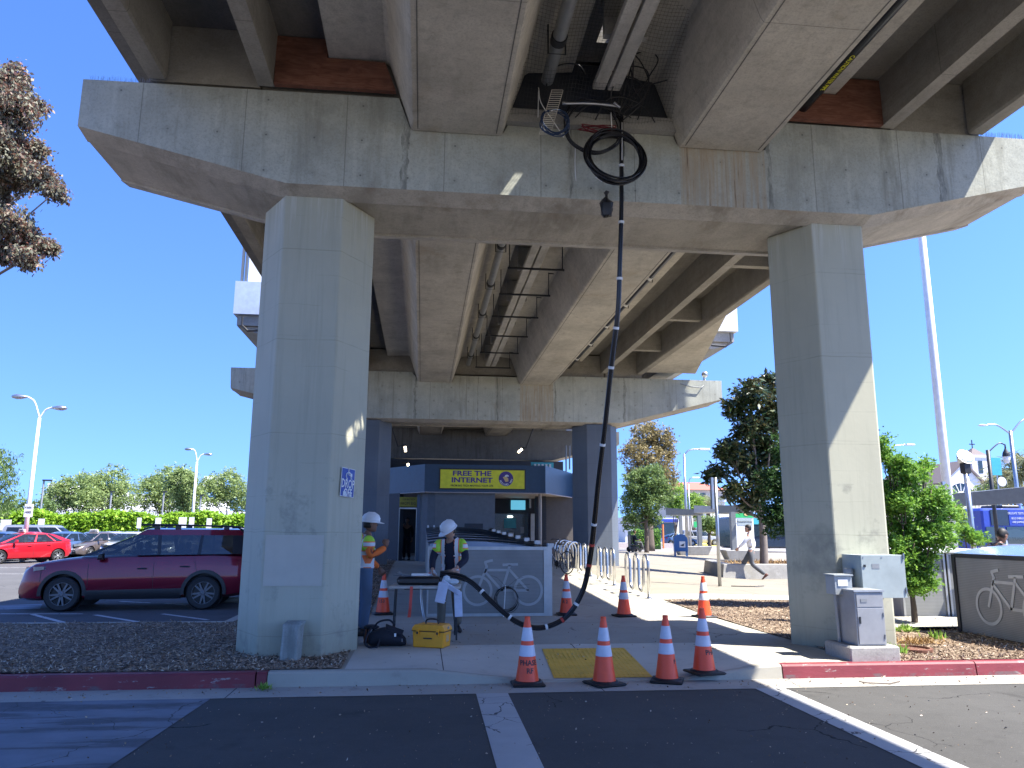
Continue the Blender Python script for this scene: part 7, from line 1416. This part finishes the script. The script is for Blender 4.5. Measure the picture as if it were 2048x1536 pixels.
t = thing('shop_building', (80, 120, 0), 'white shop front with open bay far behind the walking man', 'building'); a, c = ony(1418, 1030, 125), ony(1472, 1030, 125); b = MB(); b.box(a.x, c.x, 125, 132, 0, a.z+.5); b.build('wall', 'white_wall', t); b = MB(); b.box(a.x+1, c.x-1, 124.9, 124.98, .3, 2.2); b.build('window', 'win_glass', t)
t = thing('street_sign', tuple(ony(1394, 1050, 80)), 'green street sign left of the second shelter post', 'sign'); a = ony(1394, 1049, 80); b = MB(); b.box(a.x-.35, a.x+.35, 80, 80.04, a.z-.3, a.z+.3); b.build('plate', 'green_sign', t); b = MB(); b.tube([(a.x, 80.06, 0), (a.x, 80.06, a.z)], .05, 6); b.build('post', 'galv', t)
t = thing('marker_post', tuple(ony(1326, 1090, 76)), 'orange marker post beside the hedge across the bus road', 'post'); a = ony(1326, 1065, 76); b = MB(); b.tube([(a.x, 76, 0), (a.x, 76, a.z+.8)], .09, 8); b.build('post', 'vis_orange', t)
# red tiled building and palms
t = thing('tiled_building', (50, 150, 0), 'cream building with red tiled roof beyond the street light', 'building'); Y = 150; a, c = ony(1354, 1010, Y), ony(1450, 1010, Y); zr, ze, zw = ony(1400, 961, Y).z, ony(1400, 977, Y).z, ony(1400, 1000, Y).z
b = MB(); b.box(a.x, c.x, Y, Y+14, 0, ze-.3); b.build('wall', 'cream', t); b = MB(); b.loft([[(a.x-1, Y-1, ze-.3), (c.x+1, Y-1, ze-.3), (c.x+1, Y+15, ze-.3), (a.x-1, Y+15, ze-.3)], [(a.x+3, Y+6, zr), (c.x-3, Y+6, zr), (c.x-3, Y+8, zr), (a.x+3, Y+8, zr)]]); b.build('roof', 'roof_red', t)
for i in range(4):
    x = a.x+3.0+2.4*i; w = MB(); w.box(x-.55, x+.55, Y-.08, Y-.01, ze-2.6, ze-.9); w = w.build('window', 'win_glass', t); w['_o'] = w.get('_o', (0., 0., 0.))
b = MB(); b.box(a.x-.2, c.x+.2, Y-.3, Y-.02, zw-.3, zw+.1); b.build('cornice', 'white_wall', t)
def palm(name, label, px, py, Y, hfr, n=26, L=2.6):
    c = ony(px, py, Y); t = thing(name, (c.x, Y, 0), label, 'palm tree'); b = MB(); b.tube([(c.x, Y, 0), (c.x+.1, Y, c.z*.5), (c.x, Y, c.z)], [.32, .26, .30], 9); b.ball((c.x, Y, c.z), .45, 9, 6); b.build('trunk', 'bark', t, smooth='all'); pts = []; st = MB()
    for k in range(n):
        a = 2*math.pi*k/n+RNG.uniform(-.1, .1); el = RNG.uniform(-.2, 1.2); l = L*RNG.uniform(.85, 1.1); d = Vector((math.cos(a)*math.cos(el), math.sin(a)*math.cos(el), math.sin(el))); sp = [c+d*l*u+Vector((0, 0, -1.0*l*.45*u*u)) for u in np.linspace(0, 1, 9)]; st.tube(sp, [.04*(1-.9*u) for u in np.linspace(0, 1, 9)], 4)
        for u in np.linspace(.12, 1, 40): q = c+d*l*u+Vector((0, 0, -l*.45*u*u)); pts += [tuple(q)]*2
    st.build('frond_stem', 'leaf_palm', t); leaves(pts, .55*L/2.6, 'leaf_palm', 'fronds', parent=t, aspect=11, droop=.5); return t
palm('palm_tree', 'small fan of palm fronds between the red roofed building and the magnolia', 1415, 1008, 100, 1, 26, 2.6); palm('palm_tree', 'large pale palm at the right edge behind the double-arm street light', 2060, 948, 52, 1, 34, 3.6)
# church
Y = 105; t = thing('church', (60, Y, 0), 'white church with brown roof, arched rose window and square bell tower', 'church'); L_, R2, pk = ony(1888, 985, Y), ony(1962, 975, Y), ony(1925, 926, Y); z0 = 0
gl_ = [(L_.x, z0), (R2.x, z0), (R2.x, ony(1962, 960, Y).z), (pk.x, pk.z), (L_.x, ony(1888, 962, Y).z)]; b = MB(); b.prism(gl_, 'y', Y, Y+16); b.build('wall', 'white_wall', t)
b = MB(); e0 = ony(1888, 962, Y).z; e1 = ony(1962, 960, Y).z; b.loft([[(L_.x-.6, y, e0-.3), (pk.x, y, pk.z+.35), (R2.x+.6, y, e1-.3), (R2.x+.4, y, e1-.55), (pk.x, y, pk.z+.05), (L_.x-.4, y, e0-.55)] for y in (Y-.3, Y+16.5)]); b.build('roof', 'roof_brown', t)
a = ony(1830, 985, Y+6); b = MB(); b.box(a.x, L_.x-.05, Y+5, Y+15, 0, ony(1840, 985, Y).z); b.build('nave_wall', 'white_wall', t); zr = ony(1860, 934, Y+8).z; zl = ony(1840, 988, Y).z; b = MB(); b.loft([[(a.x-1.5, Y+4.5, zl), (a.x-1.0, Y+9, zr), (a.x-1.5, Y+15, zl)], [(pk.x-.5, Y+4.5, zl), (pk.x-.5, Y+9, zr), (pk.x-.5, Y+15, zl)]]); b.build('nave_roof', 'roof_brown', t)
rw = ony(1921, 986, Y); b = MB(); rr = 34/FPX*Y*.9; b.loft([[(rw.x+rr*math.cos(q), y, rw.z-.6+rr*math.sin(q)) for q in np.linspace(0, math.pi, 15)] for y in (Y-.10, Y-.02)]); ro = b.build('rose_window', 'win_glass', t); b = MB()
for q in np.linspace(0, math.pi, 9): b.tube([(rw.x+.35*rr*math.cos(q), Y-.14, rw.z-.6+.35*rr*math.sin(q)), (rw.x+rr*math.cos(q), Y-.14, rw.z-.6+rr*math.sin(q))], .07, 5)
for k in (.35, 1.0): b.tube([(rw.x+k*rr*math.cos(q), Y-.14, rw.z-.6+k*rr*math.sin(q)) for q in np.linspace(0, math.pi, 17)], .09, 5)
b.build('window_tracery', 'white_paint', t)
Y2 = 108; A, B = ony(1949, 970, Y2), ony(1981, 970, Y2); zt = ony(1965, 915, Y2).z; w = B.x-A.x; b = MB(); b.box(A.x, B.x, Y2, Y2+w, 0, zt); b.box(A.x-.15, B.x+.15, Y2-.15, Y2+w+.15, zt+.002, zt+.35); b.build('bell_tower', 'white_wall', t); b = MB(); m = (A.x+B.x)/2; zp = ony(1964, 895, Y2).z; b.loft([[(A.x-.05, Y2-.05, zt+.352), (B.x+.05, Y2-.05, zt+.352), (B.x+.05, Y2+w+.05, zt+.352), (A.x-.05, Y2+w+.05, zt+.352)], [(m-.1, Y2+w/2-.1, zp), (m+.1, Y2+w/2-.1, zp), (m+.1, Y2+w/2+.1, zp), (m-.1, Y2+w/2+.1, zp)]]); b.build('tower_roof', 'roof_brown', t)
b = MB(); b.box(m-.35, m+.35, Y2-.05, Y2-.01, zt-2.4, zt-.5); b.build('louvre_window', 'win_glass', t); b = MB(); zc = ony(1963, 878, Y2).z; b.box(m-.06, m+.06, Y2+w/2-.05, Y2+w/2+.05, zp, zc); b.box(m-.45, m+.45, Y2+w/2-.04, Y2+w/2+.04, zc-.75, zc-.60); b.build('cross', 'dark_metal', t)
b = MB(); a2, c2 = ony(1770, 1000, 90), ony(1885, 1000, 90); b.box(a2.x, c2.x, 90, 96, 0, ony(1850, 985, 90).z); b.box(a2.x-.2, c2.x+.2, 89.8, 96.2, ony(1850, 985, 90).z+.001, ony(1850, 985, 90).z+.3); tag(b.build('low_building', 'cream'), 'low grey cream building in front of the church roof', 'building')
t = thing('wall', (45, 62, 0), 'tan courtyard wall with brown door below the church', 'wall'); a2, c2 = ony(1880, 1000, 75), ony(1990, 1000, 75); b = MB(); b.box(a2.x, c2.x, 75, 75.4, 0, ony(1920, 990, 75).z); b.build('wall_panel', 'cream', t); d_ = ony(1925, 1060, 75); b = MB(); b.box(d_.x-.6, d_.x+.6, 74.9, 74.99, 0, 2.4); b.build('door', 'roof_red', t)
for i, (px, py, Y, d, e, m, lab) in enumerate([(2005, 955, 80, 28, 18, 'leaf_tan', 'round olive tree below the bell tower'), (1975, 985, 80, 26, 20, 'leaf_bright', 'bright tree in front of the courtyard wall'), (2035, 985, 70, 26, 20, 'leaf_tan', 'olive tree at the right edge behind the shelter roof')]):
    tree('garden_tree', lab, (ony(px, 1060, Y).x, Y, 0), 2.2, [lob(px, py, Y, d, e), lob(px-14, py+12, Y, d*.8, e*.8), lob(px+14, py+10, Y, d*.8, e*.8)], 4200, .22, m, .2, 'trees below the church', 'bark', .35, 24, 2, .4)
# tall white mast
Y = 24; P0, P1 = ony(1845, 485, Y), ony(1890, 1000, Y); t = thing('tall_mast', (P0.x, Y, .1), 'very tall white mast rising beyond the right column', 'mast'); b = MB(); b.tube([(P0.x, Y, .1), (P0.x, Y, 5), (P0.x, Y, 24)], [.155, .145, .085], 20); b.build('shaft', 'white_paint', t, smooth='all'); b = MB(); b.lathe([(.30, .1), (.30, .5), (.24, .55)], (P0.x, Y, 0), 20); b.build('base_collar', 'galv', t); c = ony(1884, 967, Y-.2); b = MB(); b.box(c.x-.05, c.x+.05, Y-.30, Y-.21, c.z-.06, c.z+.06); b.build('hand_hole', 'galv', t)
# round floodlight on a pole
Y = 20; c = ony(1931, 914, Y); d_ = ony(1931, 938, Y); bse = ony(1945, 1110, Y); t = thing('round_floodlight', (d_.x, Y, .1), 'pole with large round glass floodlight tilted upward', 'floodlight'); b = MB(); b.tube([(d_.x, Y, .1), (d_.x, Y, d_.z)], .07, 12); b.build('pole', 'galv', t, smooth='all')
b = MB(); b.obox((d_.x, Y, d_.z+.02), (.20, .2, .30), bev=.02); b.build('ballast_box', 'dark_metal', t); b = MB(); b.lathe([(.12, -.22), (.20, -.10), (.24, 0), (.235, .02)], (0, 0, 0), 26); b.xf(Matrix.Translation(c) @ Matrix.Rotation(R_(58), 4, 'X')); b.build('reflector', 'galv', t, smooth=True); b = MB(); b.lathe([(.225, .02), (.20, .035), (.1, .045)], (0, 0, 0), 26); b.xf(Matrix.Translation(c) @ Matrix.Rotation(R_(58), 4, 'X')); b.build('lens', 'galv', t, smooth=True)
b = MB(); b.tube([(d_.x-.06, Y-.05, d_.z-.15), (d_.x-.1, Y-.05, d_.z-.3), (d_.x-.05, Y-.05, d_.z-.4)], .02, 6); b.build('cable_gland', 'galv', t)
# double arm street light at the right edge
Y = 42; F_ = ony(2021, 868, Y); t = thing('street_light', (F_.x, Y, 0), 'double-arm street light near the right edge, in front of the palm', 'street light'); b = MB(); b.tube([(F_.x, Y, 0), (F_.x, Y, F_.z+.2)], [.13, .10], 12); b.build('pole', 'galv', t, smooth='all')
for h, d in (((1972, 850), -1), ((2062, 836), 1)):
    Q = ony(h[0], h[1], Y); b = MB(); b.tube(spline([F_, F_.lerp(Q, .55)+Vector((0, 0, .25)), Q], 6), .05, 8); b.build('arm', 'galv', t, smooth='all'); b = MB(); b.loft([[(Q.x+d*x, Y+w*math.cos(a), Q.z-.02+w*.4*math.sin(a)) for a in [2*math.pi*k/10 for k in range(10)]] for x, w in ((-.1, .05), (.1, .14), (.35, .16), (.5, .04))]); b.build('lamp_head', 'plate', t, smooth='all')
Y = 38; F_ = ony(1976, 905, Y); t = thing('lantern_post', (F_.x, Y, 0), 'dark ornamental lantern post left of the double-arm street light', 'street light'); b = MB(); b.tube([(F_.x, Y, 0), (F_.x, Y, ony(1976, 900, Y).z)], .10, 10); b.build('pole', 'dark_metal', t, smooth='all'); Q = ony(2010, 890, Y); b = MB(); b.tube(spline([F_, ony(1990, 892, Y), ony(2000, 886, Y), Q], 5), .035, 6); b.build('arm', 'dark_metal', t); b = MB(); b.lathe([(.03, .05), (.05, -.2), (.17, -.45), (.20, -.62)], (Q.x, Y, Q.z), 14); b.build('lantern_cap', 'dark_metal', t); b = MB(); b.lathe([(.18, -.625), (.17, -.8), (.09, -.98)], (Q.x, Y, Q.z), 14); b.build('lantern_glass', 'plate', t)
c = ony(1997, 960, 45); t = thing('wall_sign', tuple(c), 'small teal and white bus stop signs below the bell tower', 'sign'); b = MB(); b.box(c.x-.5, c.x+.3, 45, 45.05, c.z+.3, c.z+1.4); b.build('upper_plate', 'teal', t); b = MB(); b.lathe([(.3, -.03), (.3, 0)], (c.x+.2, 44.98, c.z-.1), 20, 'y'); b.build('round_plate', 'white_paint', t); b = MB(); b.tube([(c.x, 45.08, 0), (c.x, 45.08, c.z+1.4)], .05, 6); b.build('post', 'galv', t)
# shelter canopy right
Y = 27; A, B = ony(1948, 1011, Y), ony(2120, 1003, Y-2); t = thing('bus_shelter', (A.x+2, Y, 0), 'dark grey shelter canopy at the right edge in front of the buses', 'bus shelter'); b = MB(); b.loft([[(A.x, Y, A.z), (A.x, Y, A.z+.50), (A.x+.6, Y+2, A.z+.55), (A.x+.6, Y+2, A.z+.02)], [(B.x, Y-2, B.z), (B.x, Y-2, B.z+.62), (B.x+.6, Y, B.z+.65), (B.x+.6, Y, B.z+.02)]]); b.build('canopy', 'shelter', t)
q = ony(2075, 1010, Y-1); b = MB(); b.box(q.x-.1, q.x+.1, Y-1, Y-.8, .05, q.z+.2); b.build('post', 'shelter', t)
# buses
def bus(name, label, px0, py_top, Y, L, wall, group, zt=None):
    a = ony(px0, py_top, Y); zt = zt or a.z; t = thing(name, (a.x+L/2, Y, 0), label, 'bus', group); b = MB(); x0, x1 = a.x, a.x+L
    b.box(x0, x1, Y, Y+2.6, .35, zt, .14); b.build('body', wall, t, smooth=30); return t, x0, x1, zt
t, x0, x1, zt = bus('bus', 'blue and teal transit bus with adverts along its roof edge, at the right edge', 1962, 1016, 40, 12, 'bus_blue', 'buses behind the right-hand lockers')
for i, (a, c, m) in enumerate([(.5, 1.55, 'bus_dark'), (1.6, 3.0, 'bus_blue'), (3.1, 5.5, 'teal')]): b = MB(); b.box(x0+a, x0+c, 39.96, 39.995, zt-.95, zt-.08); b.build('advert', m, t)
text('DELICATE TEXTURE', .17, 'bus_white', t, (x0+2.1, 39.94, zt-.28), FRONT, sx=.75); text('BOLD ENERGY', .15, 'bus_white', t, (x0+2.1, 39.94, zt-.56), FRONT, sx=.75); text('AND JASMINE', .15, 'bus_white', t, (x0+2.1, 39.94, zt-.76), FRONT, sx=.75)
for a, c in ((.15, 1.25), (1.38, 3.2), (3.35, 5.2), (5.35, 7.2)): b = MB(); b.box(x0+a, x0+c, 39.95, 39.993, zt-1.95, zt-1.02, .0); b.build('window', 'win_glass', t)
b = MB(); b.lathe([(.95, -.012), (.95, 0)], (x0+1.9, 39.985, .95), 30, 'y'); b.build('emblem', 'bus_white', t); text('AC TRANSIT', .24, 'navy', t, (x0+1.9, 39.96, 1.35), FRONT)
for x in (2.2, 9.0): b = MB(); b.lathe([(.48, -.15), (.48, .02)], (x0+x, 40.05, .48), 24, 'y'); b.build('wheel', 'black_rubber', t)
b = MB(); b.box(x0+1.5, x0+2.6, 40.3, 42, zt, zt+.18, .05); b.build('roof_unit', 'black_plastic', t)
t, x0, x1, zt = bus('bus', 'darker bus with small white dots, behind and left of the blue bus', 1947, 1019, 47, 8, 'bus_dark', 'buses behind the right-hand lockers')
for k in range(6): b = MB(); P = ony(1950+(k*7) % 27, 1028+(k*5) % 18, 46.95); b.ball((P.x, 46.96, P.z), (.05, .02, .05), 8, 5); b.build('dot', 'bus_white', t)
b = MB(); b.box(x0+.2, x0+3, 46.95, 46.99, .9, 1.9); b.build('window', 'sign_purple', t)
t, x0, x1, zt = bus('bus', 'transit bus half hidden behind the magnolia, far right of the kiosk', 1460, 1033, 62, 6, 'bus_dark', 'buses beyond the plaza', 2.9); b = MB(); b.box(x0+.4, x1-.4, 61.95, 61.99, 1.3, 2.2); b.build('window', 'win_glass', t)
b = MB(); b.box(x0+.4, x0+2.6, 61.94, 61.985, 2.3, 2.8); b.build('advert', 'teal', t)
# power / utility cable lying near the sign pole
c = gp(1445, 1175, .2); b = MB(); b.tube([(c.x+.2, c.y-.1, .245), (c.x+.8, c.y-.25, .24), (c.x+1.2, c.y+.1, .23)], .012, 5); tag(b.build('cord', 'cable_black'), 'short dark cord lying on the plaza beside the sign pole', 'cord')

# grit and litter on the near road and in the gutter
def litter(n, x0, x1, y0, y1, z, size, mt, label):
    p = np.stack([RNG.uniform(x0, x1, n), RNG.uniform(y0, y1, n), np.full(n, z)], 1); o = leaves(p, size, mt, 'grit', loc=(x0, y0, 0), aspect=1.6, droop=0, szvar=.7); tag(o, label, 'grit', kind='stuff')
litter(1500, -7, 8, 4.5, 8.3, .004, .016, 'chips', 'fine pale grit scattered over the near asphalt')
litter(700, -9, 10, 8.45, 8.85, .006, .022, 'chips', 'bark crumbs and grit lying along the gutter')
litter(220, -.8, 4.2, 9.0, 13.5, .165, .02, 'chips', 'crumbs of bark on the pavement around the toolbox')
